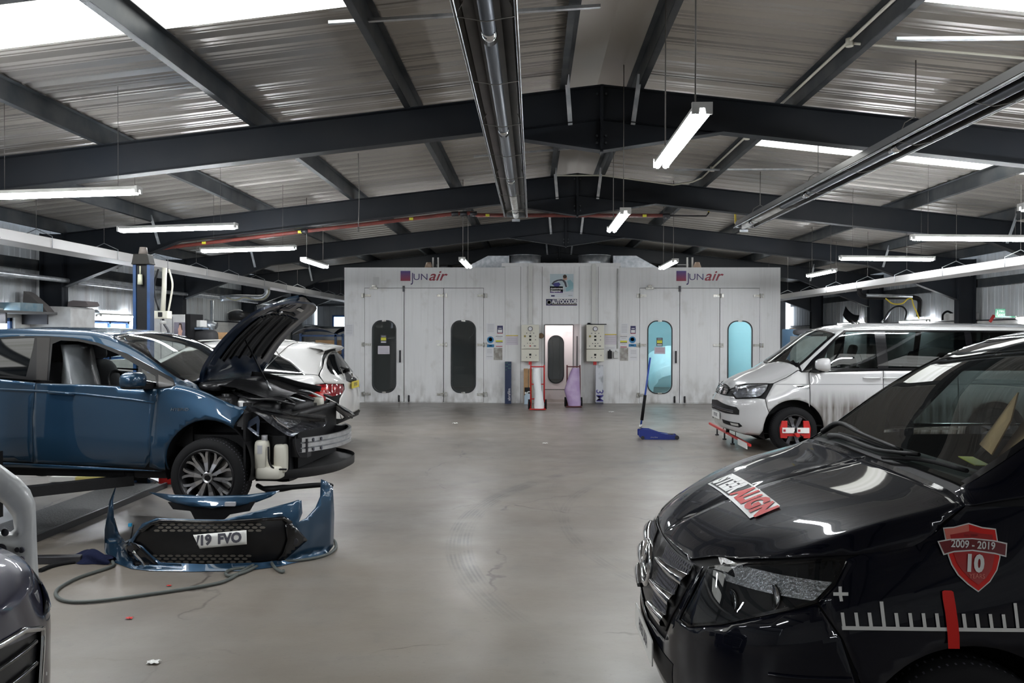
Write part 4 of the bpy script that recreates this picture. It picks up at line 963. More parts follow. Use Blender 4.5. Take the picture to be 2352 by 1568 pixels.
    # parameter helpers: a = metric s, b = metric t
    def P(c, a, b, off=0.0, sg=1):
        i = c._find(c.su, a); j = c._find(c.tu, b)
        u = (a - c.su[i]) / (c.su[i + 1] - c.su[i]); v = (b - c.tu[j]) / (c.tu[j + 1] - c.tu[j])
        A, B, C_, D_ = c.G[i][j], c.G[i + 1][j], c.G[i + 1][j + 1], c.G[i][j + 1]
        p = A * (1 - u) * (1 - v) + B * u * (1 - v) + C_ * u * v + D_ * (1 - u) * v
        n = c.N(a, b)
        p = p + n * off
        return Vector((p.x, sg * p.y, p.z))
    def N(c, a, b):
        def nn(i, j):
            i = min(max(i, 0), c.NSn - 1); j = min(max(j, 0), c.NTn - 1)
            i0, i1 = max(i - 1, 0), min(i + 1, c.NSn - 1); j0, j1 = max(j - 1, 0), min(j + 1, c.NTn - 1)
            n = (c.G[i][j1] - c.G[i][j0]).cross(c.G[i1][j] - c.G[i0][j])
            if n.length < 1e-9: return Vector((0, 0, 0))
            return n.normalized()
        i = c._find(c.su, a); j = c._find(c.tu, b)
        u = (a - c.su[i]) / (c.su[i + 1] - c.su[i]); v = (b - c.tu[j]) / (c.tu[j + 1] - c.tu[j])
        n = nn(i, j) * (1 - u) * (1 - v) + nn(i + 1, j) * u * (1 - v) + nn(i + 1, j + 1) * u * v + nn(i, j + 1) * (1 - u) * v
        if n.length < 1e-6: return Vector((0, 0, 1))
        n.normalize()
        return -n if c.flip else n
    flip = False
    @staticmethod
    def _find(arr, x):
        lo, hi = 0, len(arr) - 1
        while hi - lo > 1:
            m = (lo + hi) // 2
            if arr[m] <= x: lo = m
            else: hi = m
        return lo
    def hit(c, o, d, ymin=None):
        loc, n, idx, dist = c.bvh.ray_cast(o, d)
        if loc is None: return None
        h, i, j = c.fmap[idx]; sg = 1 if h == 0 else -1
        q = Vector((loc.x, sg * loc.y, loc.z)); A, B, C_, D_ = c.G[i][j], c.G[i + 1][j], c.G[i + 1][j + 1], c.G[i][j + 1]
        best = (1e9, 0, 0)
        u = v = 0.5
        for _ in range(8):   # Gauss-Newton on the bilinear cell
            p = A * (1 - u) * (1 - v) + B * u * (1 - v) + C_ * u * v + D_ * (1 - u) * v
            du = (B - A) * (1 - v) + (C_ - D_) * v; dv = (D_ - A) * (1 - u) + (C_ - B) * u; r = q - p
            a11, a12, a22 = du.dot(du), du.dot(dv), dv.dot(dv); det = a11 * a22 - a12 * a12
            if abs(det) < 1e-14: break
            e, g = r.dot(du), r.dot(dv); u += (e * a22 - g * a12) / det; v += (g * a11 - e * a12) / det
            u = min(max(u, 0), 1); v = min(max(v, 0), 1)
        return (c.su[i] + u * (c.su[i + 1] - c.su[i]), c.tu[j] + v * (c.tu[j + 1] - c.tu[j]), sg)
    def pick(c, mode, p, q):
        if mode == 'S': r = c.hit(Vector((p, 3, q)), Vector((0, -1, 0)))
        elif mode == 'T': r = c.hit(Vector((p, abs(q), 5)), Vector((0, 0, -1)))
        elif mode == 'F': r = c.hit(Vector((-3, abs(p), q)), Vector((1, 0, 0)))
        elif mode == 'R': r = c.hit(Vector((c.L + 3, abs(p), q)), Vector((-1, 0, 0)))
        elif mode == 'C':
            o = c.Mi @ Vector((0, 0, CAMH)); d = (c.Mi.to_3x3() @ ray(p, q)).normalized(); r = c.hit(o, d)
        elif mode == 'A': return (p, q)
        return None if r is None else (r[0], r[1])
    def poly(c, pts, sub=0.05, mode='S'):
        "pts: (p, q) or (mode, p, q); edges are subdivided in the view they were measured in"
        n = len(pts); out = []; md = []
        full = [(mode, *p) if len(p) == 2 else p for p in pts]
        for k in range(n):
            a, b = full[k], full[(k + 1) % n]
            d = math.hypot(a[1] - b[1], a[2] - b[2]) if a[0] == b[0] else 0
            st = sub * (400 if a[0] == 'C' else 1)
            m = max(1, int(math.ceil(d / st)))
            for i in range(m):
                t = i / m
                r = c.pick(a[0], a[1] + (b[1] - a[1]) * t, a[2] + (b[2] - a[2]) * t) if (i == 0 or a[0] == b[0]) else None
                if r is not None and (not out or math.hypot(out[-1][0] - r[0], out[-1][1] - r[1]) > 1e-4): out.append(r)
        if math.hypot(out[-1][0] - out[0][0], out[-1][1] - out[0][1]) < 1e-4: out.pop()
        return out
    def panel(c, name, pts, mat, holes=(), off=0.0, mode='S', side='both', step=0.045, parent=None, center=False, thick=0.0, raw=False, solid_dir=-1, label=None):
        outer = pts if raw else c.poly(pts, mode=mode); hs = [h if raw else c.poly(h, mode=mode) for h in holes]
        P, F = cdt(outer, hs, step)
        res = []
        sides = {'both': (1, -1), 'L': (1,), 'R': (-1,)}[side]
        def mk(sgs):
            vs_ = []; fs = []; ns = []
            for sg in sgs:
                n0 = len(vs_)
                for a, b in P:
                    a_ = min(max(a, 0), c.su[-1] - 1e-6); b_ = min(max(b, 0), c.tu[-1] - 1e-6)
                    vs_.append(c.P(a_, b_, off, sg)); n = c.N(a_, b_); ns.append(Vector((n.x, sg * n.y, n.z)))
                for f in F: fs.append(tuple(n0 + k for k in (f if sg > 0 else f[::-1])))
            return vs_, fs, ns
        for sgs in ([sides] if (center and len(sides) == 2) else [(s,) for s in sides]):
            vs_, fs, ns = mk(sgs)
            # wind faces along the outward normals
            ff = []
            for f in fs:
                a, b, d_ = vs_[f[0]], vs_[f[1]], vs_[f[2]]
                nn_ = (b - a).cross(d_ - a); ref = ns[f[0]] + ns[f[1]] + ns[f[2]]
                ff.append(f if nn_.dot(ref) >= 0 else f[::-1])
            me = bpy.data.meshes.new(name); me.from_pydata([c.M @ v for v in vs_], [], ff)
            for p_ in me.polygons: p_.use_smooth = True
            R3 = c.M.to_3x3()
            if len(sgs) == 2:
                bm = bmesh.new(); bm.from_mesh(me); bmesh.ops.remove_doubles(bm, verts=bm.verts, dist=0.0006); bm.to_mesh(me); bm.free()
                for p_ in me.polygons: p_.use_smooth = True
            else:
                me.normals_split_custom_set_from_vertices([(R3 @ n) for n in ns])
            me.materials.append(mat)
            o = bpy.data.objects.new(name, me); COL.objects.link(o); attach(o, parent or c.T)
            if thick:
                md = o.modifiers.new('thickness', 'SOLIDIFY'); md.thickness = thick; md.offset = solid_dir
            if label: o['label'] = label
            res.append(o)
        return res
    def strip(c, name, pts, w_, mat, off=0.004, side='both', mode='S', parent=None, raised=0.0, closed=False, center=False):
        "a band of given width following a line on the skin"
        full = [(mode, *p) if len(p) == 2 else p for p in pts]
        line = []
        rng = list(range(len(full) - 1)) + ([len(full) - 1] if closed else [])
        for k in rng:
            a, b = full[k], full[(k + 1) % len(full)]; d = math.hypot(a[1] - b[1], a[2] - b[2]); st = 0.03 * (400 if a[0] == 'C' else 1); m = max(1, int(d / st))
            for i in range(m + (1 if (k == rng[-1] and not closed) else 0)):
                t = i / m; r = c.pick(a[0], a[1] + (b[1] - a[1]) * t, a[2] + (b[2] - a[2]) * t)
                if r: line.append(r)
        res = []
        for sg in {'both': (1, -1), 'L': (1,), 'R': (-1,)}[side]:
            pts3 = [c.P(a, b, off, sg) for a, b in line]; nr = [c.N(a, b) for a, b in line]
            rows = []
            for i, p in enumerate(pts3):
                if closed: d = pts3[(i + 1) % len(pts3)] - pts3[i - 1]
                else: d = pts3[min(i + 1, len(pts3) - 1)] - pts3[max(i - 1, 0)]
                n = Vector((nr[i].x, sg * nr[i].y, nr[i].z)); sd = n.cross(d)
                if sd.length < 1e-9: continue
                sd.normalize()
                if raised: rows.append([c.M @ (p - sd * w_ / 2), c.M @ (p - sd * w_ * .35 + n * raised), c.M @ (p + sd * w_ * .35 + n * raised), c.M @ (p + sd * w_ / 2)])
                else: rows.append([c.M @ (p - sd * w_ / 2), c.M @ (p + sd * w_ / 2)])
            if closed and rows: rows.append(rows[0])
            b = MB(); b.grid(rows, smooth=bool(raised)); res.append(b.build(name, mat, parent or c.T, normals=not False))
        return res
    def shell(c, holes, mat, off=-0.012, name='inner_shell'):
        "dark inner skin with openings; holes: list of (mode, polygon) tested in side / top / front view"
        def inside(x, y, poly):
            k = False; n = len(poly); j = n - 1
            for i in range(n):
                xi, yi = poly[i]; xj, yj = poly[j]
                if (yi > y) != (yj > y) and x < (xj - xi) * (y - yi) / (yj - yi) + xi: k = not k
                j = i
            return k
        vs_ = []; fs = []
        for sg in (1, -1):
            n0 = len(vs_)
            for i in range(c.NSn):
                for j in range(c.NTn): vs_.append(c.M @ c.P(c.su[i] if i < c.NSn - 1 else c.su[i] - 1e-6, c.tu[j] if j < c.NTn - 1 else c.tu[j] - 1e-6, off, sg))
            for i in range(c.NSn - 1):
                for j in range(c.NTn - 1):
                    q = (c.G[i][j] + c.G[i + 1][j + 1]) * 0.5; skip = False
                    for md, po in holes:
                        if md == 'S': skip = inside(q.x, q.z, po)
                        elif md == 'T': skip = inside(q.x, q.y, po) and q.z > c.f['zb'](q.x) - 0.05
                        elif md == 'F': skip = inside(q.y, q.z, po) and q.x < c.x1
                        elif md == 'A': skip = inside(c.su[i], c.tu[j], po)
                        if skip: break
                    if not skip:
                        a = n0 + i * c.NTn + j; q4 = (a, a + 1, a + c.NTn + 1, a + c.NTn); fs.append(q4 if sg > 0 else q4[::-1])
        b = MB(); b.faces(vs_, fs, True); return b.build(name, mat, c.T, merge=0.0004)
    def w(c, x, y, z): return c.M @ Vector((x, y, z))
    def text(c, name, s, origin, ux, uy, dirv, mat, size, off=0.004, parent=None, **k):
        "lettering laid on the skin: origin + ux*a + uy*b cast along dirv"
        pts, fs = text2d(s, size=size, **k); out = []
        for a, b_ in pts:
            o = Vector(origin) + Vector(ux) * a + Vector(uy) * b_; h = c.hit(o - Vector(dirv) * 1.5, Vector(dirv))
            if h is None: return None
            out.append(c.M @ c.P(h[0], h[1], off, h[2]))
        b = MB(); b.faces(out, fs); return b.build(name, mat, parent or c.T, normals=False)
def circ(cx, cz, r, n=24, a0=0, a1=360):
    return [(cx + r * cos(radians(a0 + (a1 - a0) * k / n)), cz + r * sin(radians(a0 + (a1 - a0) * k / n))) for k in range(n + (0 if a1 - a0 == 360 else 1))]
def arch(cx, cz, r, zb, flat=1.0, n=20, dx=0.0):
    "wheel-arch outline from rear to front starting and ending at height zb"
    a = math.asin(max(-1, min(1, (zb - cz) / r)))
    return [(cx + (r + dx) * cos(a + (pi - 2 * a) * k / n), cz + r * sin(a + (pi - 2 * a) * k / n) * flat) for k in range(n + 1)]
alloy = M('alloy_silver', (0.45, 0.45, 0.46), 0.28, 0.9)
alloy_dark = M('alloy_dark', (0.012, 0.012, 0.014), 0.35, 0.3)
disc_m = M('brake_disc', (0.25, 0.24, 0.23), 0.4, 0.9)
def wheel(car, x, y, z, R_, W, rr, spokes, style, sg, rot=0.0, axle=True):
    "tyre with rim, spokes, hub and brake disc; sg = +1 outward along +y of the car"
    def P(r, a, d): return car.M @ Vector((x + r * cos(a), y + sg * d, z + r * sin(a)))
    n = 48
    prof = [(rr - 0.005, -W / 2), (rr + 0.03, -W / 2 - .004), (R_ - 0.03, -W / 2 + .0), (R_ - 0.008, -W / 2 + .02), (R_, -W / 2 + .045), (R_ + .001, 0), (R_, W / 2 - .045), (R_ - 0.008, W / 2 - .02), (R_ - 0.03, W / 2 + .0), (rr + 0.03, W / 2 + .004), (rr + .006, W / 2), (rr - 0.005, W / 2 - .012)]
    b = MB(); b.grid([[P(r, 2 * pi * k / n, d) for k in range(n)] for r, d in prof], closed=True); ty = b.build('wheel', rubber, car.T)
    # tread sipes
    b = MB()
    for k in range(72):
        a = 2 * pi * k / 72
        for s_ in (-1, 1):
            q = [P(R_ + 0.0015, a, s_ * 0.03), P(R_ + 0.0015, a + 0.02, s_ * 0.03), P(R_ - 0.006, a + 0.035, s_ * (W / 2 - .02)), P(R_ - 0.006, a + 0.015, s_ * (W / 2 - .02))]
            b.faces(q, [(0, 1, 2, 3)])
    b.build('tread_grooves', ink, ty)
    b = MB(); pr = [(rr - 0.004, -W / 2 + .01), (rr - 0.03, 0), (rr - 0.024, W / 2 - .03), (rr + 0.004, W / 2 - .008), (rr + 0.008, W / 2 + .002), (rr - 0.004, W / 2 + .004), (rr - .014, W / 2 - .012)]
    b.grid([[P(r, 2 * pi * k / n, d) for k in range(n)] for r, d in pr], closed=True); b.build('rim', style['rim'], ty)
    b = MB(); b.grid([[P(r, 2 * pi * k / n, d) for k in range(n)] for r, d in ((rr * .28, -0.02), (rr * .74, -0.02), (rr * .74, -0.04), (rr * .28, -0.04))], closed=True, smooth=False); b.build('brake_disc', disc_m, ty)
    b = MB(); b.grid([[P(r, 2 * pi * k / n, d) for k in range(n)] for r, d in ((0.01, -0.07), (rr * .98, -0.07))], closed=True, smooth=False); b.build('wheel_back', black_pl, ty)
    fo = W / 2 - 0.02; hub_r = style.get('hub', 0.055)
    for k in range(spokes):
        a0 = rot + 2 * pi * k / spokes
        if style['kind'] == 'double':
            for s_ in (-1, 1):
                b = MB(); rows = []
                for t in (0, 0.2, 0.45, 0.7, 0.88, 1.0):
                    r = hub_r * 0.8 + (rr - 0.008 - hub_r * 0.8) * t; da = s_ * (0.055 * (1 - t) + (0.085 if t < .8 else 0.085 + (t - .8) * .55) * t); wd = 0.0105 + 0.004 * t; dep = fo - 0.022 * (1 - (2 * t - 1) ** 2) - (0.01 if t < .1 else 0)
                    a = a0 + da; ha = wd / max(r, .03)
                    rows.append([P(r, a - ha, dep - .03), P(r, a - ha * .8, dep), P(r, a + ha * .8, dep), P(r, a + ha, dep - .03)])
                b.grid(rows, smooth=False); b.build('spoke', style['face'], ty)
                b = MB(); rows2 = [[q[0], car.M @ (car.Mi @ q[0] - Vector((0, sg * .02, 0))), car.M @ (car.Mi @ q[3] - Vector((0, sg * .02, 0))), q[3]] for q in rows]; b.grid(rows2, smooth=False); b.build('spoke_side', style['rim'], ty)
        else:
            b = MB(); rows = []
            for t in (0, 0.3, 0.6, 1.0):
                r = hub_r * 0.7 + (rr - 0.006 - hub_r * 0.7) * t; wd = style.get('w', 0.022) * (1 + .35 * t); dep = fo - 0.02 * t * (1 - t) * 4 * .5; tw = style.get('twist', 0) * t
                a = a0 + tw; ha = wd / max(r, .03)
                rows.append([P(r, a - ha, dep - .03), P(r, a - ha * .85, dep), P(r, a + ha * .85, dep), P(r, a + ha, dep - .03)])
            b.grid(rows, smooth=False); b.build('spoke', style['face'], ty)
    b = MB(); b.grid([[P(r, 2 * pi * k / 24, d) for k in range(24)] for r, d in ((hub_r, fo - .04), (hub_r, fo - .006), (hub_r * .8, fo + .0), (hub_r * .55, fo - 0.004), (0.001, fo - 0.004))], closed=True, smooth=False); b.build('hub', style['face'], ty)
    for k in range(5):
        a = rot + 0.3 + 2 * pi * k / 5; r = hub_r * 1.02; b = MB(); p0, p1 = P(r, a, fo - .03), P(r, a, fo - .002); b.cyl(p0, p1, 0.010, 8); b.build('wheel_nut', black_gloss if k else black_gloss, ty)
    b = MB(); b.grid([[P(r, 2 * pi * k / 24, d) for k in range(24)] for r, d in ((hub_r * .52, fo - .003), (hub_r * .45, fo + .004), (0.001, fo + .004))], closed=True, smooth=False); b.build('hub_cap', black_gloss, ty)
    return ty
def liner_arch(car, x, y0, y1, z, r, m=None):
    b = MB(); b.grid([[car.w(x + r * cos(radians(a)), yy, z + r * sin(radians(a))) for a in range(-20, 201, 10)] for yy in (y0, y1)])
    b.grid([[car.w(x + q * cos(radians(a)), y0 if abs(y0) < abs(y1) else y1, z + q * sin(radians(a))) for a in range(-20, 201, 10)] for q in (r, 0.02)]); return b.build('wheel_arch_liner', m or black_pl, car.T)
def door_mirror(car, x, y, z, sx, sy, sz, sg, paint, name='door_mirror'):
    "housing bulging forward, dark glass facing the rear, short arm"
    b = MB(); rows = []
    for i in range(9):
        u = pi * i / 8; rows.append([])
        for j in range(16):
            v = 2 * pi * j / 16
            cx = -cos(u); r = sin(u) ** 0.6
            px = x + sx * 0.5 * (cx if cx < 0 else cx * 0.25); py = y + sg * sy * 0.5 * r * (abs(cos(v)) ** .7) * (1 if cos(v) > 0 else -1); pz = z + sz * 0.5 * r * (abs(sin(v)) ** .7) * (1 if sin(v) > 0 else -1)
            rows[-1].append(car.w(px, py, pz))
    b.grid(rows, closed=True); h = b.build(name, paint, car.T)
    return h
def blob(car_w, c, s, n=10, e=0.6):
    "rounded block as a grid; c centre, s half sizes"
    rows = []
    sp = lambda v, q: (abs(v) ** q) * (1 if v > 0 else -1)
    for i in range(n + 1):
        u = -pi / 2 + pi * i / n; rows.append([car_w(c[0] + s[0] * sp(cos(u), e) * sp(cos(2 * pi * j / (2 * n)), e), c[1] + s[1] * sp(cos(u), e) * sp(sin(2 * pi * j / (2 * n)), e), c[2] + s[2] * sp(sin(u), e)) for j in range(2 * n)])
    b = MB(); b.grid(rows, closed=True); return b
def seat(car, x, y, z, m, h=0.62, name='seat', tilt=0.25):
    b = blob(car.w, (x - 0.05, y, z), (0.27, 0.24, 0.09)); s = b.build(name, m, car.T)
    rows = []
    R3 = Matrix.Rotation(tilt, 3, 'Y')
    def wv(a, b_, c_):
        v = R3 @ Vector((a, 0, c_)); return car.w(x + 0.2 + v.x, y + b_, z + v.z)
    b = blob(wv, (0, 0, h * 0.5), (0.08, 0.23, h * 0.5)); b.build('seat_back', m, s)
    b = blob(wv, (0, 0, h + 0.1), (0.05, 0.13, 0.1)); b.build('headrest', m, s)
    return s
def paint(name, base, rough=0.35, flake=0.0, coat=1.0):
    m = M(name, base, rough, flake, coat=coat); return m
tint_g = glass_mat('tinted_glass', (0.20, 0.24, 0.24)); clear_g = glass_mat('clear_glass', (0.72, 0.80, 0.77), haze=0.012); lamp_g = glass_mat('lamp_glass', (0.9, 0.92, 0.94))
blackout = M('very_dark_glass', (0.004, 0.005, 0.006), 0.05, spec=0.5)
def _A(c, x, row):
    "parameter point at distance x from the nose on lofting row `row`"
    i = 0
    while i < c.NSn - 2 and c.xs[i + 1] < x: i += 1
    u = (x - c.xs[i]) / max(1e-9, c.xs[i + 1] - c.xs[i]); u = min(max(u, 0), 1)
    j = min(int(row), c.NTn - 2); v = row - j
    return ('A', c.su[i] + u * (c.su[i + 1] - c.su[i]), c.tu[j] + v * (c.tu[j + 1] - c.tu[j]))
Car.A = _A
def _row(c, xa, xb, row, n=6): return [c.A(xa + (xb - xa) * k / n, row) for k in range(n + 1)]
Car.row = _row
def _col(c, x, ra, rb, n=6): return [c.A(x, ra + (rb - ra) * k / n) for k in range(n + 1)]
Car.col = _col
def steering(car, x, y, z, r=0.19, tilt=0.5):
    b = MB(); pts = []
    for k in range(25):
        a = 2 * pi * k / 24; pts.append(car.w(x + r * sin(a) * sin(tilt), y + r * cos(a), z + r * sin(a) * cos(tilt)))
    b.tube(pts, 0.013, 8, 1); s = b.build('steering_wheel', black_pl, car.T)
    b = MB(); b.beam(car.w(x, y - r, z), car.w(x, y + r, z), 0.03, 0.03); b.cyl(car.w(x, y, z), car.w(x - .2, y, z - .12), 0.035, 10); b.build('steering_column', black_pl, s)
def plate_text(car, name, s, M4, w_, h, col, parent=None, size=0.075, extra=None, sx=0.72):
    "number plate: M4 maps plate plane (x right, y up, z out) to world"
    b = MB(); b.prism(rrect(w_, h, 0.012, 3), lambda a, c, d: M4 @ Vector((a, c, d)), 0, 0.006); p = b.build(name, col, parent or car.T)
    text_obj('plate_lettering', s, lambda a, c: M4 @ Vector((a, c, 0.0075)), ink, p, size=size, bold=0.0016, sx=sx)
    return p
white_plate = M('white_plate', (0.78, 0.78, 0.76), 0.35); yellow_plate = M('yellow_plate', (0.68, 0.55, 0.05), 0.4)
# ---------------------------------------------------------------- black van, close on the right
navy_black = M('black_van_paint', (0.0020, 0.0028, 0.0075), 0.4, coat=0.8, spec=0.05)
vt = dict(zs=[(0, .30), (.15, .25), (.5, .22), (1.5, .25), (5.1, .25)],
          zb=[(0, .84), (.1, .885), (.28, .965), (.5, 1.055), (.75, 1.135), (1.0, 1.195), (1.3, 1.24), (2, 1.25), (5.1, 1.25)],
          zc=[(0, .885), (.05, .94), (.2, 1.015), (.5, 1.12), (.75, 1.18), (.97, 1.225), (1.03, 1.245), (1.25, 1.42), (1.5, 1.60), (1.9, 1.80), (2.2, 1.87), (2.6, 1.905), (4.6, 1.90), (5.1, 1.80)],
          zr=[(0, .865), (.1, .925), (.28, 1.0), (.5, 1.08), (.75, 1.152), (1.0, 1.21), (1.05, 1.25), (1.27, 1.42), (1.5, 1.575), (1.9, 1.76), (2.3, 1.82), (5.1, 1.82)],
          wm=[(0, .965)], wb=[(0, .80), (.4, .825), (1.0, .835), (1.3, .90), (2, .93), (5.1, .93)], wr=[(0, .66), (.4, .70), (1.0, .755), (1.3, .765), (2, .72), (5.1, .70)],
          b1=[(0, .0)], b2=[(0, -.02)])
V = Car('van', 'black van with sign-writing stickers filling the bottom right corner', 'van', (0.525, 3.77, 0), radians(0.6), vt, 5.1, x1=0.80, p=3.0, xr=0.4, pr=4, smooth=14, lean=pchip([(.2, .06), (.45, .0), (.62, .005), (.85, .06), (1.0, .12), (1.3, .14)]))
V.shell([('S', circ(.965, .335, .46)), ('S', circ(4.16, .335, .46)), ('A', [(V.A(1.06, 0)[1], V.A(0, 48)[2]), (V.A(1.98, 0)[1], V.A(0, 48)[2]), (V.A(1.98, 0)[1], 99), (V.A(1.06, 0)[1], 99)]),
         ('S', [(1.45, 1.245), (4.9, 1.245), (4.85, 1.79), (1.95, 1.79), (1.5, 1.5)])], black_pl)
hood_l = [('C', 1578, 1284), ('C', 1640, 1276), ('C', 1700, 1283), ('C', 1800, 1281), ('C', 1900, 1277), ('C', 1975, 1273), ('C', 2050, 1263), ('C', 2095, 1255), ('C', 2140, 1232), ('C', 2170, 1195)]
nose_edge = [('F', 0.0, .885), ('F', .2, .884), ('F', .36, .88), ('F', .47, .872)]
V.panel('bonnet', nose_edge + hood_l + V.col(1.0, 37, 72), navy_black, center=True, thick=0.004)
lamp = [('C', 1629, 1303), ('C', 1600, 1360), ('C', 1567, 1421), ('C', 1583, 1435), ('C', 1659, 1430), ('C', 1748, 1411), ('C', 1838, 1392), ('C', 1876, 1380), ('C', 1916, 1339), ('C', 1940, 1286), ('C', 1900, 1285), ('C', 1838, 1291), ('C', 1778, 1294), ('C', 1719, 1295)]
fend = [V.A(1.0, 36.6)] + list(reversed(hood_l[5:9])) + [('C', 1944, 1284), ('C', 1920, 1341), ('C', 1880, 1384), ('C', 1936, 1467), ('S', .60, .58)] + [('S', x, z) for x, z in arch(.965, .335, .405, .55)[::-1]] + [('S', 1.42, .30), ('S', 1.52, .30), ('S', 1.52, 1.15)]
V.panel('front_wing', fend, navy_black, thick=0.004)
V.panel('bumper', [('F', 0.0, .50), ('F', .36, .53), ('F', .47, .70), ('F', .50, .86), ('C', 1615, 1300), ('C', 1590, 1360), ('C', 1559, 1422), ('C', 1580, 1441), ('C', 1659, 1436), ('C', 1748, 1417), ('C', 1838, 1397), ('C', 1876, 1388), ('C', 1932, 1468), ('S', .585, .57), ('S', .56, .33), ('S', .45, .25), ('S', .2, .27), ('F', .3, .30), ('F', 0.0, .31)], navy_black, center=True, thick=0.004)
# lower part of the sides, doors and greenhouse
V.panel('front_door', [('S', 1.53, .30), ('S', 2.60, .30), ('S', 2.60, 1.22), ('S', 1.53, 1.20)], navy_black, thick=0.004)
V.panel('sliding_door', [('S', 2.61, .30), ('S', 3.70, .30), ('S', 3.70, 1.22), ('S', 2.61, 1.22)], navy_black, thick=0.004)
V.panel('rear_side', [('S', 3.71, .30)] + [('S', x, z) for x, z in arch(4.16, .335, .40, .30)[::-1]] + [('S', 5.0, .35), ('S', 5.0, 1.22), ('S', 3.71, 1.22)], navy_black, thick=0.004)
wtop, wbase = 1.93, 1.04
V.panel('roof_and_pillars', V.row(1.0, 5.0, 36.5, 12) + V.col(5.0, 36.5, 72)[1:] + V.row(5.0, wtop, 72, 8)[1:] + V.col(wtop, 72, 49)[1:] + V.row(wtop, wbase, 48.6, 10)[1:] + [V.A(1.01, 47), V.A(1.0, 44)], navy_black, center=True, thick=0.004,
        holes=[[('S', 1.62, 1.30), ('S', 2.50, 1.30), ('S', 2.50, 1.74), ('S', 2.1, 1.74), ('S', 1.85, 1.60)], [('S', 2.60, 1.30), ('S', 3.65, 1.30), ('S', 3.65, 1.74), ('S', 2.60, 1.74)], [('S', 3.75, 1.30), ('S', 4.75, 1.30), ('S', 4.7, 1.74), ('S', 3.75, 1.74)]])
wind = V.col(wbase + .0, 48.8, 72) + V.row(wbase, wtop, 72, 8)[1:] + V.col(wtop, 72, 49)[1:] + V.row(wtop, wbase, 48.8, 10)[1:-1]
V.panel('windscreen', wind, clear_g, center=True, off=-0.002)
V.strip('windscreen_seal', V.row(wbase + .01, wtop - .01, 49.3, 10) + V.col(wtop - .012, 49.5, 71.9)[1:], 0.035, black_gloss, off=0.0)
for h in ([('S', 1.62, 1.30), ('S', 2.50, 1.30), ('S', 2.50, 1.74), ('S', 2.1, 1.74), ('S', 1.85, 1.60)], [('S', 2.60, 1.30), ('S', 3.65, 1.30), ('S', 3.65, 1.74), ('S', 2.60, 1.74)], [('S', 3.75, 1.30), ('S', 4.75, 1.30), ('S', 4.7, 1.74), ('S', 3.75, 1.74)]):
    V.panel('side_window', h, tint_g, off=-0.004)
# scuttle and wipers
cowl_m = M('scuttle_plastic', (0.016, 0.016, 0.017), 0.55, bump=0.2, bscale=40)
b = MB(); rows = []
for k in range(21):
    y = -0.74 + 1.48 * k / 20; c_ = abs(y) / .74
    z0 = V.f['zc'](1.0) - 0.02 - 0.035 * c_ ** 2; rows.append([V.w(0.96, y, z0 - 0.035), V.w(1.02, y, z0 - 0.02), V.w(1.09, y, z0 + 0.035)])
b.grid(rows); b.build('scuttle', cowl_m, V.T)
def wiper(pts, blade, name='wiper_arm'):
    b = MB(); b.tube([V.w(*p) for p in pts], [0.015, 0.012, 0.009, 0.008], 8, 4); a = b.build(name, black_pl, V.T)
    b = MB(); b.tube([V.w(*p) for p in blade], 0.009, 6, 4); b.build('wiper_blade', rubber, a)
def on_ws(u, v, off=0.03):
    r = V.pick('C', u, v); h = V.hit(V.Mi @ Vector((0, 0, CAMH)), (V.Mi.to_3x3() @ ray(u, v)).normalized()); q = V.P(h[0], h[1], off, h[2]); return (q.x, q.y, q.z)
wiper([on_ws(1895, 1003), on_ws(1940, 990, .05), on_ws(1990, 1012, .04), on_ws(2079, 1047, .03)], [on_ws(1930, 1000, .012), on_ws(1995, 1018, .012), on_ws(2080, 1049, .012)])
wiper([on_ws(1912, 1012, .03), on_ws(1950, 1025, .05), on_ws(2020, 1050, .04), on_ws(2120, 1058, .03)], [on_ws(2030, 1056, .012), on_ws(2125, 1062, .012), on_ws(2225, 1087, .012)])
# grille with chrome bars and star
gm = M('van_grille_plastic', (0.02, 0.02, 0.022), 0.4)
gr = V.panel('grille_surround', [('F', 0.0, .545), ('F', .34, .56), ('F', .44, .70), ('F', .49, .845), ('F', .44, .868), ('F', 0.0, .875)], gm, center=True, off=-0.004, thick=0.01)[0]
mesh_m = M('grille_mesh', (0.07, 0.07, 0.072), 0.4, 0.6)
for z0, y1 in ((.80, .475), (.705, .43), (.61, .385)):
    for sg in (1, -1):
        def gp(y, z, off):
            h = V.hit(Vector((-2, sg * y, z)), Vector((1, 0, 0))); return V.w(*V.P(h[0], h[1], off, sg))
        b = MB(); ys = [0.13 + (y1 - 0.13) * k / 12 for k in range(13)]
        b.grid([[gp(y, z0 - .012 - .006 * (k > 10), .004), gp(y, z0 - .012, .034), gp(y, z0 + .002, .038), gp(y, z0 + .008 + .002 * k, .022), gp(y, z0 + .01 + .002 * k, .004)] for k, y in enumerate(ys)]); b.build('chrome_bar', chrome, gr)
        b = MB()
        for k in range(15):
            for r_ in range(3):
                y = 0.15 + (y1 - 0.18) * k / 14 + (0.008 if r_ % 2 else 0); z = z0 + .022 + r_ * .018
                if y > y1: continue
                q = [gp(y - .0075, z, .010), gp(y - .0035, z + .0075, .010), gp(y + .0035, z + .0075, .010), gp(y + .0075, z, .010), gp(y + .0035, z - .0075, .010), gp(y - .0035, z - .0075, .010)]
                b.faces(q, [(0, 1, 2, 3, 4, 5)])
        b.build('mesh_openings', ink, gr)
        b = MB(); b.grid([[gp(y, z0 + .008, .007), gp(y, z0 + .072, .007)] for y in [0.13 + (y1 - .015 - .13) * k / 12 for k in range(13)]]); b.build('mesh', mesh_m, gr)
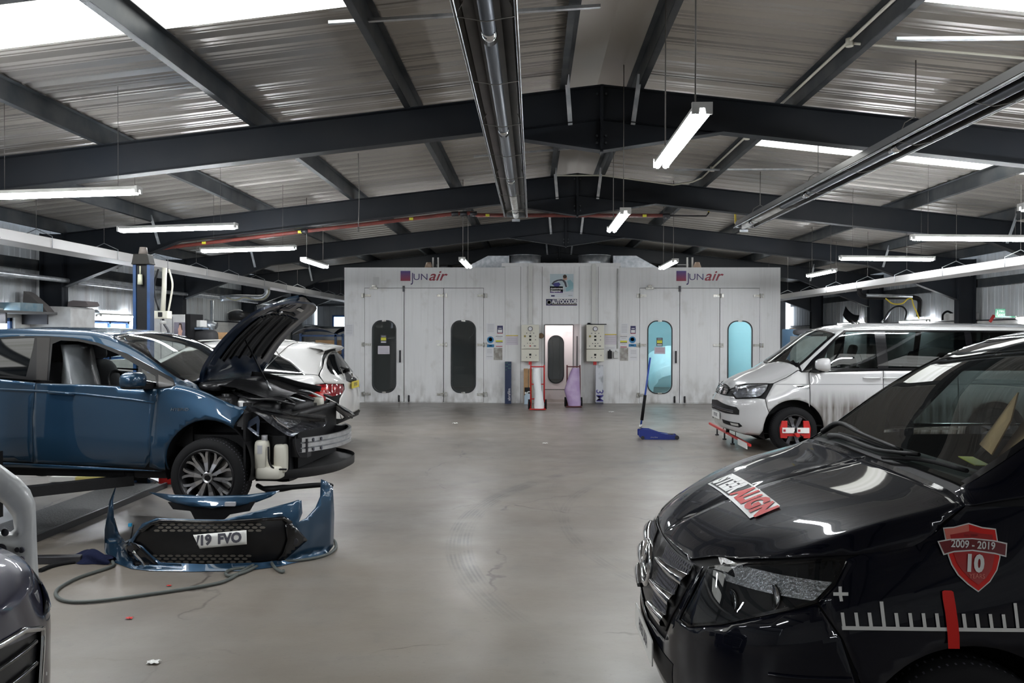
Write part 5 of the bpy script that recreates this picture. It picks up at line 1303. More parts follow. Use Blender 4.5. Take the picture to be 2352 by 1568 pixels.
b = MB(); pts = [V.w(-0.02 - .0 + .07 * ((sin(a)) > 0) * 0 + (0.01 if 1 else 0) + 0.10 * (.095 * sin(a)) + .01, .095 * cos(a), .755 + .095 * sin(a)) for a in [2 * pi * k / 32 for k in range(33)]]
b.tube(pts, 0.013, 8, 1)
for k in range(3):
    a = pi / 2 + 2 * pi * k / 3; b.cyl(V.w(-0.012, 0, .755), V.w(-0.004 + .01 * sin(a), .09 * cos(a), .755 + .09 * sin(a)), 0.016, 6, 0.005)
b.build('star_badge', chrome, gr)
# lower intake and plate
V.panel('lower_intake', [('F', 0.0, .34), ('F', .42, .34), ('F', .46, .47), ('F', 0.0, .47)], black_pl, center=True, off=0.002)
m4 = V.M @ Matrix.Translation((-0.012, 0.0, 0.43)) @ Matrix(((0, 0, -1, 0), (-1, 0, 0, 0), (0, 1, 0, 0), (0, 0, 0, 1)))
plate_text(V, 'number_plate', 'HV63 UXA', m4, .52, .111, white_plate)
# headlamps
dark_refl = M('lamp_inside', (0.07, 0.07, 0.075), 0.22, 0.8, bump=.5, bscale=14)
V.panel('headlamp_bowl', lamp, dark_refl, off=-0.012, thick=0.003)
hl = V.panel('headlamp', lamp, lamp_g, off=0.004)
for sg, o_ in ((1, hl[0]), (-1, hl[1])):
    def lp(x, y, z): return V.w(x, sg * y, z)
    # indicator strip on top, two projector lenses with rims
    b = MB(); rows = []
    for k in range(9):
        x = .20 + .34 * k / 8
        h0 = V.hit(Vector((x, sg * 3, .93)), Vector((0, -sg, 0))); h1 = V.hit(Vector((x, sg * 3, .865)), Vector((0, -sg, 0)))
        if h0 and h1: rows.append([V.w(*V.P(h0[0], h0[1], -.002, sg)), V.w(*V.P(h1[0], h1[1], -.002, sg))])
    b.grid(rows); b.build('indicator_reflector', M('lamp_chrome', (0.5, 0.5, 0.5), 0.2, 0.9, bump=0.6, bscale=90) if sg > 0 else bpy.data.materials['lamp_chrome'], o_)
    for u_, v_, r in ((1764, 1368, .058), (1668, 1379, .055)):
        h = V.pick('C', u_, v_)
        p = V.P(h[0], h[1], 0, sg); n = V.N(h[0], h[1]); n = Vector((n.x, sg * n.y, n.z)); p = p - n * .012
        p = p - n * .02; d = (n * .35 + Vector((-1, 0, 0)) * .8).normalized()
        b = MB(); b.cyl(V.M @ p, V.M @ (p + d * .010), r, 24, r * .92); q = b.build('projector_rim', chrome, o_)
        b = MB(); b.cyl(V.M @ (p + d * .002), V.M @ (p + d * .0115), r * .8, 20, r * .6); b.build('projector_lens', black_gloss, q)
V.strip('headlamp_edge', lamp, 0.012, black_gloss, off=0.003, closed=True)
for z_, x0_, x1_ in ((.60, .3, .56), (.42, .25, .5)):
    V.strip('bumper_crease', [('S', x0_, z_), ('S', x1_, z_ + .02)], 0.016, navy_black, off=0.001, raised=0.008)
V.panel('fog_lamp_recess', [('S', .12, .36), ('S', .38, .34), ('S', .36, .45), ('S', .16, .46)], black_pl, off=0.002)
# wheels
sty_v = dict(kind='single', rim=alloy, face=alloy, w=0.03)
for x in (.965, 4.16):
    for sg in (1, -1):
        wheel(V, x, sg * .83, .335, .335, .225, .215, 10, sty_v, sg); liner_arch(V, x, sg * .60, sg * .94, .335, .41)
# interior
vi = M('van_trim_dark', (0.02, 0.02, 0.022), 0.7); vseat = M('van_seat_cloth', (0.05, 0.048, 0.045), 0.9)
b = MB(); b.grid([[V.w(1.06, y, 1.20), V.w(1.3, y, 1.23), V.w(1.55, y, 1.17), V.w(1.62, y, 0.9)] for y in [-.74 + 1.48 * k / 10 for k in range(11)]]); b.build('dashboard', vi, V.T)
steering(V, 1.78, .38, 1.12)
for y in (.38, -.38): seat(V, 2.25, y, .82, vseat)
b = MB(); b.box(1.0, 5.0, -.8, .8, .42, .45, V.M); b.box(2.78, 2.8, -.78, .78, .5, 1.75, V.M); b.build('cabin_floor', vi, V.T)
b = MB(); b.beam(V.w(1.36, -.30, 1.252), V.w(1.42, -.05, 1.252), 0.06, 0.004); b.build('note_on_dashboard', sign_yel, V.T)
b = blob(V.w, (1.9, -.02, 1.66), (.03, .12, .04)); b.build('rear_view_mirror', black_pl, V.T)
# far side door mirror shows through nothing; both are built
for sg in (1, -1): door_mirror(V, 1.66, sg * 1.06, 1.26, .16, .2, .26, sg, navy_black)
cardb = thing('cardboard_sheet', 'torn brown cardboard lying behind the black van windscreen', 'cardboard', V.w(1.5, .0, 1.3)[:])
b = MB(); b.faces([V.w(*p) for p in ((1.62, .10, 1.24), (1.85, .62, 1.22), (2.0, .60, 1.45), (1.86, .30, 1.52), (1.72, .12, 1.40))], [(0, 1, 2, 3, 4)]); b.build('sheet', card, cardb, solid=0.006)
b = MB(); b.faces([V.w(*p) for p in ((1.62, -.15, 1.22), (1.66, .12, 1.23), (1.85, .2, 1.42), (1.75, -.1, 1.36))], [(0, 1, 2, 3)]); b.build('flap', card, cardb, solid=0.006)
# ---- stickers
stick_w = M('sticker_white', (0.66, 0.66, 0.64), 0.4); stick_r = M('sticker_red', (0.60, 0.02, 0.015), 0.5, spec=.2); stick_k = M('sticker_black', (0.008, 0.008, 0.009), 0.5, spec=.15); stick_dr = M('sticker_dark_red', (0.13, 0.008, 0.012), 0.35); stick_p = M('sticker_pale_red', (0.62, 0.16, 0.12), 0.35)
T = thing('scale_sticker', 'white measuring-scale sticker with plus sign and red pointer on the black van wing', 'sticker', V.w(.9, -.97, .8)[:])
def cp(pts, name, m, off=0.005, sub=0.05, step=0.05):
    return V.panel(name, [('C', u, v) for u, v in pts], m, off=off, side='R', parent=T, step=step)
def z2(x, y): return (1852 + x / 3.35, 1100 + y / 3.35)
cp([z2(*p) for p in ((247, 828), (272, 828), (273, 872), (322, 872), (322, 898), (275, 898), (282, 940), (258, 941), (250, 898), (207, 898), (207, 872), (248, 872))], 'plus_sign', stick_w)
cp([z2(*p) for p in ((271, 1128), (700, 1133), (1300, 1140), (2000, 1148), (2000, 1176), (1300, 1169), (700, 1162), (274, 1158))], 'base_line', stick_w)
for x0, y0, x1 in ((262, 1026, 288), (366, 1026, 392), (468, 1026, 496), (560, 941, 588), (672, 1028, 700), (779, 1028, 806), (881, 1029, 908), (984, 1030, 1011), (1190, 1033, 1218), (1293, 1034, 1320), (1396, 1035, 1422), (1496, 1037, 1522), (1587, 951, 1612), (1690, 1038, 1716), (1792, 1039, 1818)):
    dx = 14 if y0 > 1000 else 22
    cp([z2(x0, y0), z2(x1, y0), z2(x1 + dx, 1136 if x0 < 900 else 1142), z2(x0 + dx, 1136 if x0 < 900 else 1142)], 'scale_tick', stick_w)
cp([z2(*p) for p in ((1038, 862), (1055, 855), (1108, 856), (1124, 866), (1140, 960), (1160, 1100), (1170, 1200), (1172, 1299), (1084, 1298), (1078, 1180), (1060, 1020), (1042, 920))], 'red_pointer', stick_r, off=0.0075)
T = thing('shield_sticker', 'red shield sticker reading 10 years on the black van wing above the scale', 'sticker', V.w(1.0, -.93, 1.1)[:])
cp([z2(*p) for p in ((1048, 375), (1130, 368), (1245, 338), (1350, 370), (1455, 382), (1470, 480), (1490, 600), (1465, 700), (1410, 790), (1318, 868), (1235, 810), (1160, 740), (1110, 660), (1085, 590), (1065, 470))], 'white_border', stick_w)
cp([z2(*p) for p in ((1056, 384), (1130, 378), (1245, 348), (1350, 380), (1447, 391), (1461, 480), (1480, 600), (1456, 698), (1403, 783), (1318, 857), (1241, 801), (1168, 733), (1119, 655), (1095, 590), (1074, 470))], 'red_shield', stick_r, off=0.0065)
cp([z2(*p) for p in ((1056, 384), (1130, 378), (1245, 348), (1247, 405), (1180, 415), (1105, 430), (1112, 460), (1074, 470))], 'pale_corner', stick_p, off=0.0075)
cp([z2(*p) for p in ((1100, 430), (1180, 415), (1250, 402), (1340, 420), (1425, 430), (1440, 600), (1420, 690), (1375, 760), (1316, 812), (1250, 765), (1190, 700), (1150, 640), (1130, 580))], 'dark_inner_shield', M('sticker_mid_red', (0.34, 0.012, 0.012), 0.35), off=0.0082)
cp([z2(*p) for p in ((1002, 480), (1100, 462), (1270, 455), (1440, 472), (1538, 493), (1530, 600), (1440, 578), (1270, 555), (1130, 565), (1048, 588))], 'banner_border', stick_w, off=0.009)
cp([z2(*p) for p in ((1014, 488), (1100, 472), (1270, 465), (1440, 482), (1527, 502), (1520, 588), (1440, 567), (1270, 545), (1130, 554), (1055, 576))], 'banner', stick_dr, off=0.0105)
def ctext(name, s, u0, v0, w_, m, off, size_px, rot=0.0, parent=None, sx=1.0, bold=0.0):
    "lettering laid along the wing where it reads in the photograph"
    pts, fs = text2d(s, size=1.0, bold=bold, sx=sx); out = []
    o = V.Mi @ Vector((0, 0, CAMH))
    for a, b_ in pts:
        a, b_ = a * cos(rot) - b_ * sin(rot), a * sin(rot) + b_ * cos(rot)
        u, v = z2(u0 + a * size_px, v0 - b_ * size_px)
        h = V.hit(o, (V.Mi.to_3x3() @ ray(u, v)).normalized()); out.append(V.M @ V.P(h[0], h[1], off, h[2]))
    b = MB(); b.faces(out, fs); return b.build(name, m, parent or T, normals=False)
ctext('lettering', '2009 - 2019', 1274, 510, 0, stick_w, 0.0125, 82, -0.06, bold=0.02, sx=.85)
ctext('lettering', '10', 1282, 655, 0, stick_w, 0.0115, 175, -0.05, bold=0.05, sx=.85)
ctext('lettering', 'YEARS', 1303, 748, 0, stick_p, 0.0115, 50, -0.03, sx=.85)
ctext('lettering', 'Est. 2009', 1258, 435, 0, stick_dr, 0.0105, 28, -0.02)
# bonnet sticker across the van
T = thing('bonnet_sticker', 'white, black and red lettered sticker laid across the black van bonnet', 'sticker', V.w(.35, -.1, 1.1)[:])
pc = [V.pick('C', *p) for p in ((1722, 1191), (1794, 1164), (1683, 1066), (1636, 1088))]
q = [V.P(a, b_, 0, -1) for a, b_ in pc[:2]]
ynear = (q[0].y + q[1].y) / 2; xn0, xn1 = q[0].x, q[1].x
HW = abs(ynear)
def sx_(w_, y):      # w_ 0 front edge .. 1 rear edge
    t = (y - ynear) / (2 * HW); return xn0 + (xn1 - xn0) * w_ - 0.0
def spt(w_, y, off):
    x = sx_(w_, y); h = V.hit(Vector((x, y, 5)), Vector((0, 0, -1))); return V.w(*V.P(h[0], h[1], off, h[2]))
def spatch(name, y0, y1, w0, w1, m, off, r=0.0):
    b = MB(); b.grid([[spt(w0 + (w1 - w0) * j / 6, y0 + (y1 - y0) * i / 30, off) for j in range(7)] for i in range(31)]); return b.build(name, m, T)
spatch('white_ground', ynear, HW, 0, 1, stick_w, 0.004)
spatch('black_half', .0, HW - .02, .07, .93, stick_k, 0.0055)
def slet(s, yc, m, size, sx=1.0, spacing=1.0, bold=0.0):
    pts, fs = text2d(s, size=size, bold=bold, sx=sx, spacing=spacing)
    b = MB(); b.faces([spt(.5 + p[1] / abs(xn1 - xn0), yc - p[0], 0.0072) for p in pts], fs); b.build('lettering', m, T, normals=False)
ww = abs(xn1 - xn0)
slet('ALiGN', ynear / 2 - .01, stick_r, ww * 1.02, sx=HW * .86 / (ww * 1.02 * 2.55), bold=0.008, spacing=1.12)
slet('STEER', HW / 2 - .0, stick_w, ww * 1.02, sx=HW * .86 / (ww * 1.02 * 2.9), bold=0.008, spacing=1.08)
print('sticker', xn0, xn1, ynear)
# ---------------------------------------------------------------- white people carrier on the right
white_p_ = M('white_van_paint', (0.50, 0.50, 0.505), 0.25, coat=1.0)
def dirt_side(m):
    "road dirt thrown up on the lower sides"
    N = m.node_tree.nodes; L = m.node_tree.links; p = N['Principled BSDF']; g = N.new('ShaderNodeNewGeometry'); s = N.new('ShaderNodeSeparateXYZ'); L.new(g.outputs['Position'], s.inputs[0])
    mp = N.new('ShaderNodeMapping'); mp.inputs['Scale'].default_value = (7, 1, .7); L.new(g.outputs['Position'], mp.inputs[0]); n = N.new('ShaderNodeTexNoise'); n.inputs['Scale'].default_value = 2.2; n.inputs['Detail'].default_value = 7; L.new(mp.outputs[0], n.inputs[0])
    def mr(x, a, b_, c, d):
        q = N.new('ShaderNodeMapRange'); q.inputs[1].default_value = a; q.inputs[2].default_value = b_; q.inputs[3].default_value = c; q.inputs[4].default_value = d; L.new(x, q.inputs[0]); return q.outputs[0]
    def mul(a, b_):
        q = N.new('ShaderNodeMath'); q.operation = 'MULTIPLY'; L.new(a, q.inputs[0]); L.new(b_, q.inputs[1]); return q.outputs[0]
    k = mul(mul(mr(s.outputs[2], .98, .70, 0, 1), mr(n.outputs[0], .3, .62, .35, 1.0)), mr(s.outputs[0], 4.05, 4.4, 0, 1))
    mx = N.new('ShaderNodeMix'); mx.data_type = 'RGBA'; mx.inputs[6].default_value = (0.50, 0.50, 0.505, 1); mx.inputs[7].default_value = (0.10, 0.085, 0.075, 1); L.new(k, mx.inputs[0]); L.new(mx.outputs[2], p.inputs['Base Color']); L.new(mr(k, 0, 1, 1, 0), p.inputs['Coat Weight']); return m
dirt_side(white_p_)
t6 = dict(zs=[(0, .30), (.3, .25), (.6, .24), (1.4, .26), (4.9, .28)], zb=[(0, .90), (.25, .98), (.65, 1.05), (1.05, 1.24), (1.3, 1.26), (4.9, 1.27)],
          zc=[(0, .955), (.06, 1.02), (.3, 1.14), (.72, 1.30), (.78, 1.34), (1.2, 1.63), (1.6, 1.88), (1.85, 1.95), (2.4, 1.99), (4.7, 1.985), (4.9, 1.9)],
          zr=[(0, .925), (.25, 1.0), (.65, 1.10), (1.05, 1.30), (1.10, 1.335), (1.4, 1.61), (1.7, 1.83), (2.1, 1.885), (4.9, 1.88)],
          wm=[(0, .95)], wb=[(0, .80), (.65, .87), (1.05, .87), (1.5, .925), (4.9, .925)], wr=[(0, .66), (.65, .74), (1.05, .82), (1.5, .80), (2, .77), (4.9, .77)], b1=[(0, 0.0)], b2=[(0, -.012)])
W = Car('people_carrier', 'white people carrier with dirty sides standing in front of the right booth', 'van', (2.99, 13.43, 0), 0.0, t6, 4.9, x1=0.62, p=3.0, xr=0.25, pr=5, lean=pchip([(.2, .12), (.35, .03), (.5, .0), (.68, .0), (.84, .06), (1.0, .11), (1.3, .15)]))
W.shell([('S', circ(.965, .36, .48)), ('S', circ(3.96, .36, .48)), ('A', [(W.A(1.06, 0)[1], W.A(0, 48.5)[2]), (W.A(1.62, 0)[1], W.A(0, 48.5)[2]), (W.A(1.62, 0)[1], 99), (W.A(.84, 0)[1], 99), (W.A(.84, 0)[1], W.A(0, 66)[2])]),
         ('S', [(1.22, 1.25), (4.85, 1.25), (4.8, 1.89), (1.7, 1.89), (1.4, 1.62)])], black_pl)
win1 = [(1.36, 1.30), (2.21, 1.29), (2.21, 1.845), (1.79, 1.84), (1.66, 1.755), (1.50, 1.60)]
win2 = [(2.37, 1.30), (3.56, 1.30), (3.56, 1.845), (2.37, 1.85)]; win3 = [(3.66, 1.30), (4.70, 1.30), (4.66, 1.84), (3.66, 1.845)]
blk = [(1.09, 1.235), (2.29, 1.265), (4.78, 1.275), (4.72, 1.865), (2.29, 1.875), (1.76, 1.865), (1.62, 1.765), (1.45, 1.60), (1.25, 1.42)]
W.panel('bonnet', W.col(0.035, 72, 49) + [('S', .45, 1.045), ('S', .66, 1.062), ('S', .85, 1.15), ('S', 1.03, 1.262), W.A(1.06, 40), W.A(1.05, 47.8), W.A(.98, 54), W.A(.88, 62), W.A(.80, 67), W.A(.77, 72)], white_p_, center=True, thick=0.004)
W.panel('front_wing', [('S', .67, 1.055), ('S', .86, 1.145), ('S', 1.04, 1.255), ('S', 1.08, 1.225), ('S', 1.185, 1.23), ('S', 1.185, .70)] + [('S', x, z) for x, z in arch(.95, .36, .455, .60, n=20) if x < 1.18 and z > .62] + [('S', .58, .63), ('S', .55, .70), ('S', .53, .83)], white_p_, thick=0.004)
W.panel('front_bumper', [('F', 0, .30), ('F', .5, .29), ('S', .2, .28), ('S', .45, .27), ('S', .49, .34), ('S', .50, .44), ('S', .53, .54), ('S', .575, .62), ('S', .54, .70), ('S', .52, .82), ('S', .40, .835), ('F', .78, .835), ('F', .4, .83), ('F', 0, .83)], white_p_, center=True, thick=0.004,)
W.panel('front_door', [('S', 1.195, .30), ('S', 2.285, .30), ('S', 2.285, 1.255), ('S', 1.195, 1.225), ('S', 1.195, .73), ('S', 1.30, .62), ('S', 1.37, .5), ('S', 1.395, .36)][0:4] + [], white_p_, thick=0.004) if False else W.panel('front_door', [('S', 1.43, .30), ('S', 2.285, .30), ('S', 2.285, 1.255), ('S', 1.195, 1.225), ('S', 1.195, .745)] + [('S', x, z) for x, z in arch(.95, .36, .455, .34, n=20) if x > 1.20][::-1], white_p_, thick=0.004)
W.panel('sliding_door', [('S', 2.295, .30), ('S', 3.40, .30), ('S', 3.40, 1.26), ('S', 2.295, 1.255)], white_p_, thick=0.004)
W.panel('rear_side', [('S', 3.41, .30)] + [('S', x, z) for x, z in arch(3.96, .36, .44, .30)[::-1]] + [('S', 4.82, .35), ('S', 4.82, 1.265), ('S', 3.41, 1.26)], white_p_, thick=0.004)
W.panel('side_glazing', [('S', *p) for p in blk], black_gloss, holes=[[('S', *p) for p in win1], [('S', *p) for p in win2], [('S', *p) for p in win3]], off=0.002)
W.panel('roof', W.row(1.09, 4.82, 36.6, 12) + W.col(4.82, 36.6, 72)[1:] + W.row(4.82, 1.60, 72, 8)[1:] + [W.A(1.60, 60), W.A(1.62, 52), W.A(1.63, 49.6)] + W.row(1.61, 1.10, 48.8, 8) + [W.A(1.08, 48), W.A(1.085, 42)], white_p_, center=True, thick=0.004, holes=[[('S', *p) for p in ((1.12, 1.255), (2.29, 1.28), (4.76, 1.29), (4.70, 1.85), (2.29, 1.86), (1.77, 1.85), (1.63, 1.75), (1.46, 1.585), (1.26, 1.405))]])
W.panel('windscreen', [W.A(.80, 72), W.A(.83, 67), W.A(.90, 62), W.A(1.0, 54), W.A(1.08, 49.4)] + W.row(1.10, 1.60, 49.4, 8) + [W.A(1.60, 52), W.A(1.58, 60), W.A(1.58, 72)], clear_g, center=True, off=0.0)
W.strip('windscreen_seal', [W.A(.80, 71.9), W.A(.83, 67), W.A(.90, 62), W.A(1.0, 54), W.A(1.08, 49.4)] + W.row(1.10, 1.60, 49.6, 8) + [W.A(1.60, 52), W.A(1.58, 60), W.A(1.58, 71.9)], 0.04, black_gloss, off=0.002)
for wn in (win1, win2, win3): W.panel('side_window', [('S', *p) for p in wn], tint_g if wn is not win1 else glass_mat('door_glass', (0.55, 0.62, 0.62)), off=0.001)
for z_ in (1.045,): W.strip('crease_shade_strip', [('S', .70, z_), ('S', 4.7, z_ + .02)], 0.010, M('crease_shade_grey', (0.2, 0.2, 0.2), 0.4), off=0.002)  # flat grey strip paints the shade along the body crease
g = W.panel('grille', [('F', 0, .845), ('F', .33, .85), ('F', .37, .90), ('F', .36, .955), ('F', 0, .985)], black_gloss, center=True, off=0.003)[0]
for z_ in (.885, .925):
    for sg in (1, -1): W.strip('chrome_bar', [('F', .10, z_), ('F', .34, z_)], 0.008, chrome, off=0.006, side='L' if sg > 0 else 'R', parent=g, raised=.004)
b = MB(); pts = [W.w(.066 + .35 * (.075 * sin(a)), .078 * cos(a), .915 + .078 * sin(a)) for a in [2 * pi * k / 24 for k in range(25)]]; b.tube(pts, 0.007, 6, 1)
for p_, q_ in (((-.045, .05), (-.018, -.0)), ((-.018, 0), (0, .035)), ((0, .035), (.018, 0)), ((.018, 0), (.045, .05)), ((-.05, .02), (-.02, -.055)), ((-.02, -.055), (0, -.01)), ((0, -.01), (.02, -.055)), ((.02, -.055), (.05, .02))):
    b.cyl(W.w(.066 + .35 * p_[1], p_[0], .915 + p_[1]), W.w(.066 + .35 * q_[1], q_[0], .915 + q_[1]), .006, 6)
b.build('round_badge', chrome, g)
wl = [('C', 1690.5, 886.5), ('C', 1713, 883.4), ('C', 1739, 882), ('C', 1766, 882), ('C', 1761, 895.6), ('C', 1750, 908.6), ('C', 1741, 912.5), ('C', 1715, 914.5), ('C', 1691.5, 915.8), ('C', 1683, 904)]
W.panel('headlamp_bowl', wl, M('lamp_bowl_grey', (0.5, 0.5, 0.52), 0.25, 0.8, bump=0.8, bscale=25), off=0.002); h2 = W.panel('headlamp', wl, lamp_g, off=0.012); W.strip('headlamp_edge', wl, 0.022, black_gloss, off=0.0135, closed=True)
for sg, o_ in ((1, h2[0]), (-1, h2[1])):
    for y_, z_ in ((.62, .945), (.78, .95)):
        h = W.hit(Vector((-3, sg * y_, z_)), Vector((1, 0, 0)))
        if h:
            p = W.P(h[0], h[1], .004, sg); b = MB(); b.cyl(W.M @ p, W.M @ (p + Vector((-.012, 0, 0))), .038, 16); b.build('lamp_unit', chrome, o_)
lg = W.panel('lower_grille', [('F', 0, .575), ('F', .50, .565), ('F', .80, .57), ('F', .80, .64), ('F', .76, .685), ('F', .4, .71), ('F', 0, .735)], black_pl, center=True, off=0.004)[0]
for z_ in (.61, .635): W.strip('grille_bar', [('F', .02, z_), ('F', .70, z_ - .01)], 0.006 if z_ < .62 else .012, chrome if z_ < .62 else ink, off=0.007, parent=lg)
fg = W.panel('fog_lamp_panel', [('F', .33, .46), ('F', .80, .445), ('F', .83, .40), ('F', .78, .375), ('F', .36, .40)], black_pl, off=0.004)
for k, sd in ((0, 'L'), (1, 'R')): W.panel('fog_lamp', [('F', .62, .435), ('F', .78, .43), ('F', .78, .395), ('F', .64, .40)], M('fog_lens', (0.6, 0.6, 0.58), 0.2, 0.5) if k == 0 else bpy.data.materials['fog_lens'], off=0.007, side=sd, parent=fg[k])
m4 = W.M @ Matrix.Translation((-0.012, 0.0, 0.50)) @ Matrix(((0, 0, -1, 0), (-1, 0, 0, 0), (0, 1, 0, 0), (0, 0, 0, 1)))
plate_text(W, 'number_plate', 'YE17 UNC', m4, .52, .111, white_plate)
for x in (2.12, 2.42):
    for sg in (1, -1):
        h = W.hit(Vector((x, sg * 3, 1.145)), Vector((0, -sg, 0))); p = W.P(h[0], h[1], 0, sg)
        b = MB(); b.tube([W.w(x - .13, p.y, 1.15), W.w(x - .09, p.y + sg * .03, 1.15), W.w(x + .08, p.y + sg * .035, 1.15), W.w(x + .12, p.y, 1.15)], .013, 8, 4); b.build('door_handle', white_p_, W.T)
        b = MB(); b.cyl(W.w(x, p.y - sg * .01, 1.15), W.w(x, p.y + sg * .003, 1.15), .05, 20); b.build('handle_cup', black_pl if False else white_p_, W.T)
W.panel('wing_badge', [('S', .93, 1.035), ('S', 1.18, 1.035), ('S', 1.18, .995), ('S', 1.0, .995)], chrome, off=0.006); W.panel('wing_badge_inlay', [('S', .98, 1.027), ('S', 1.10, 1.027), ('S', 1.10, 1.003), ('S', 1.02, 1.003)], black_gloss, off=0.009)
W.panel('sill_moulding', [('S', 1.45, .37), ('S', 3.45, .37), ('S', 3.45, .40), ('S', 1.45, .40)], M('sill_grey', (0.12, 0.11, 0.1), 0.6), off=0.006)
for sg in (1, -1):
    door_mirror(W, 1.40, sg * 1.05, 1.35, .34, .22, .21, sg, white_p_)
    b = MB(); b.beam(W.w(1.25, sg * .90, 1.255), W.w(1.32, sg * 1.08, 1.25), .10, .03); b.build('mirror_arm', black_pl, W.T)
    b = MB(); b.faces([W.w(1.415, sg * 0.97, 1.27), W.w(1.415, sg * 1.13, 1.27), W.w(1.415, sg * 1.13, 1.41), W.w(1.415, sg * .97, 1.41)], [(0, 1, 2, 3)]); b.build('mirror_glass', chrome, W.T)
sty_w = dict(kind='single', rim=alloy_dark, face=M('alloy_two_tone', (0.10, 0.10, 0.11), 0.3, 0.7), w=0.024, twist=0.12)
for x in (.96, 3.96):
    for sg in (1, -1):
        wheel(W, x, sg * .84, .35, .35, .235, .235, 8, sty_w, sg, rot=.2); liner_arch(W, x, sg * .60, sg * .93, .36, .46)
for y in (.4, -.4): seat(W, 1.95, y, .80, vseat, .66)
for y in (.5, -.5): seat(W, 3.0, y, .75, vseat, .6); seat(W, 3.95, y, .75, vseat, .6)
b = MB(); b.box(.9, 4.7, -.8, .8, .40, .42, W.M); b.grid([[W.w(.95, y, 1.16), W.w(1.2, y, 1.2), W.w(1.45, y, 1.14), W.w(1.5, y, .9)] for y in [-.8 + 1.6 * k / 8 for k in range(9)]]); b.build('cabin_floor_and_dash', vi, W.T)
steering(W, 1.62, .40, 1.1)
# wheel alignment clamps on the front wheels
for sg, nm in ((-1, 'near'),):
    T = thing('wheel_clamp', 'red wheel alignment clamp gripping the white people carrier front wheel', 'wheel clamp', W.w(.96, sg * 1.0, .35)[:])
    yv = sg * .975
    for s_ in (-1, 1):
        b = MB(); b.prism([(-.05, -.13), (.05, -.13), (.06, .02), (.03, .13), (-.05, .13)], lambda a, c, d: W.w(.96 + s_ * .17 + s_ * a, yv + d, .37 + c), -0.02, 0.02); b.build('clamp_jaw', red_m, T, bevel=.005)
        b = MB(); b.box(.96 + s_ * .11 - .09, .96 + s_ * .11 + .09, yv - .045, yv - .022, .32, .40, W.M); b.build('label_plate', white_plate, T)
        b = MB(); b.box(.96 + s_ * .11 - .08 , .96 + s_ * .11 - .045, yv - .048, yv - .0455, .34, .375, W.M); b.build('printed_label', dred, T)
    b = MB(); b.box(.96 - .17, .96 + .17, yv - .025, yv + .015, .27, .31, W.M); b.cyl(W.w(.96, yv - .02, .30), W.w(.96, yv - .14, .30), .03, 12); b.build('cross_bar', red_m, T)
    b = MB(); b.tube([W.w(.93, yv - .05, .34), W.w(.99, yv - .07, .31), W.w(1.05, yv - .05, .27)], .008, 6, 3); b.build('black_cord', black_pl, T)
# red alignment gauge bar on its stand in front of the people carrier
T = thing('alignment_bar', 'red alignment gauge bar standing low on the floor in front of the white people carrier', 'gauge bar', (3.3, 14.2, 0))
a0, a1 = fl(1640, 985, .12), fl(1728, 1036, .12)
a0 = Vector((3.30, 15.4, .14)); a1 = Vector((3.25, 12.35, .14))
b = MB(); b.beam(a0, a1, .035, .035); b.build('bar', red_m, T)
for t in (.22, .42, .62):
    p = a0.lerp(a1, t); b = MB(); b.cyl((p.x, p.y, .14), (p.x, p.y, .02), .014, 8); b.cyl((p.x, p.y, .02), (p.x, p.y, .0), .035, 10); b.build('foot', dark_metal, T)
for t in (.36, .66):
    p = a0.lerp(a1, t); b = MB(); b.cyl((p.x + .02, p.y, .14), (p.x + .02, p.y, .33), .006, 6); b.build('target_rod', black_pl, T)
p = a0.lerp(a1, .5); b = MB(); b.cyl((p.x, p.y, .15), (p.x, p.y, .22), .03, 10); b.build('adjuster_knob', black_pl, T)
p = a0.lerp(a1, .87); b = MB(); b.beam(p + Vector((-.02, .28, -.03)), p + Vector((-.02, -.28, -.03)), .01, .09); b.build('scale_plate', white_plate, T)
# ---------------------------------------------------------------- blue hatchback on the lift, bonnet up, bumper off
blue_p = M('blue_car_paint', (0.015, 0.046, 0.088), 0.36, 0.5, coat=1.0, spec=0.2)
LIFT = 0.44
bt = dict(zs=[(0, .30), (.5, .22), (.8, .19), (4.0, .2), (4.4, .25)],
          zb=[(0, .56), (.35, .655), (.65, .735), (.85, .81), (1.07, .89), (1.25, .93), (2.4, .97), (3.2, 1.0), (4.1, 1.02), (4.37, .95)],
          zc=[(0, .62), (.35, .74), (.65, .82), (1.0, .93), (1.12, .965), (1.3, 1.05), (1.6, 1.21), (1.95, 1.36), (2.2, 1.405), (2.8, 1.42), (3.4, 1.38), (3.9, 1.2), (4.2, 1.03), (4.37, .98)],
          zr=[(0, .58), (.35, .675), (.65, .755), (.85, .83), (1.07, .91), (1.2, .945), (1.55, 1.15), (1.88, 1.305), (2.2, 1.37), (2.9, 1.385), (3.5, 1.32), (4.0, 1.1), (4.37, .97)],
          wm=[(0, .895)], wb=[(0, .74), (.65, .80), (1.2, .835), (2, .865), (4.37, .84)], wr=[(0, .62), (.8, .72), (1.07, .755), (1.25, .745), (1.9, .645), (2.4, .63), (4.37, .62)],
          b1=[(0, .0), (1.4, 0.0), (2.2, -0.012), (3, 0)], b2=[(0, -.03), (1.2, -.03), (2.2, -.012), (3.5, -.02)])
B = Car('hatchback', 'blue hatchback raised on the lift with open bonnet and front bumper removed', 'car', (-1.69, 7.514, 0), pi - radians(4.5), bt, 4.37, x1=0.62, p=2.4, xr=0.4, pr=3.5, zlift=LIFT, lean=pchip([(.2, .0), (.5, .0), (.75, .14)]), smooth=5)
AX0 = B.A(.0, 0)[1]
def bA(x, r): return B.A(x, r)[1:]
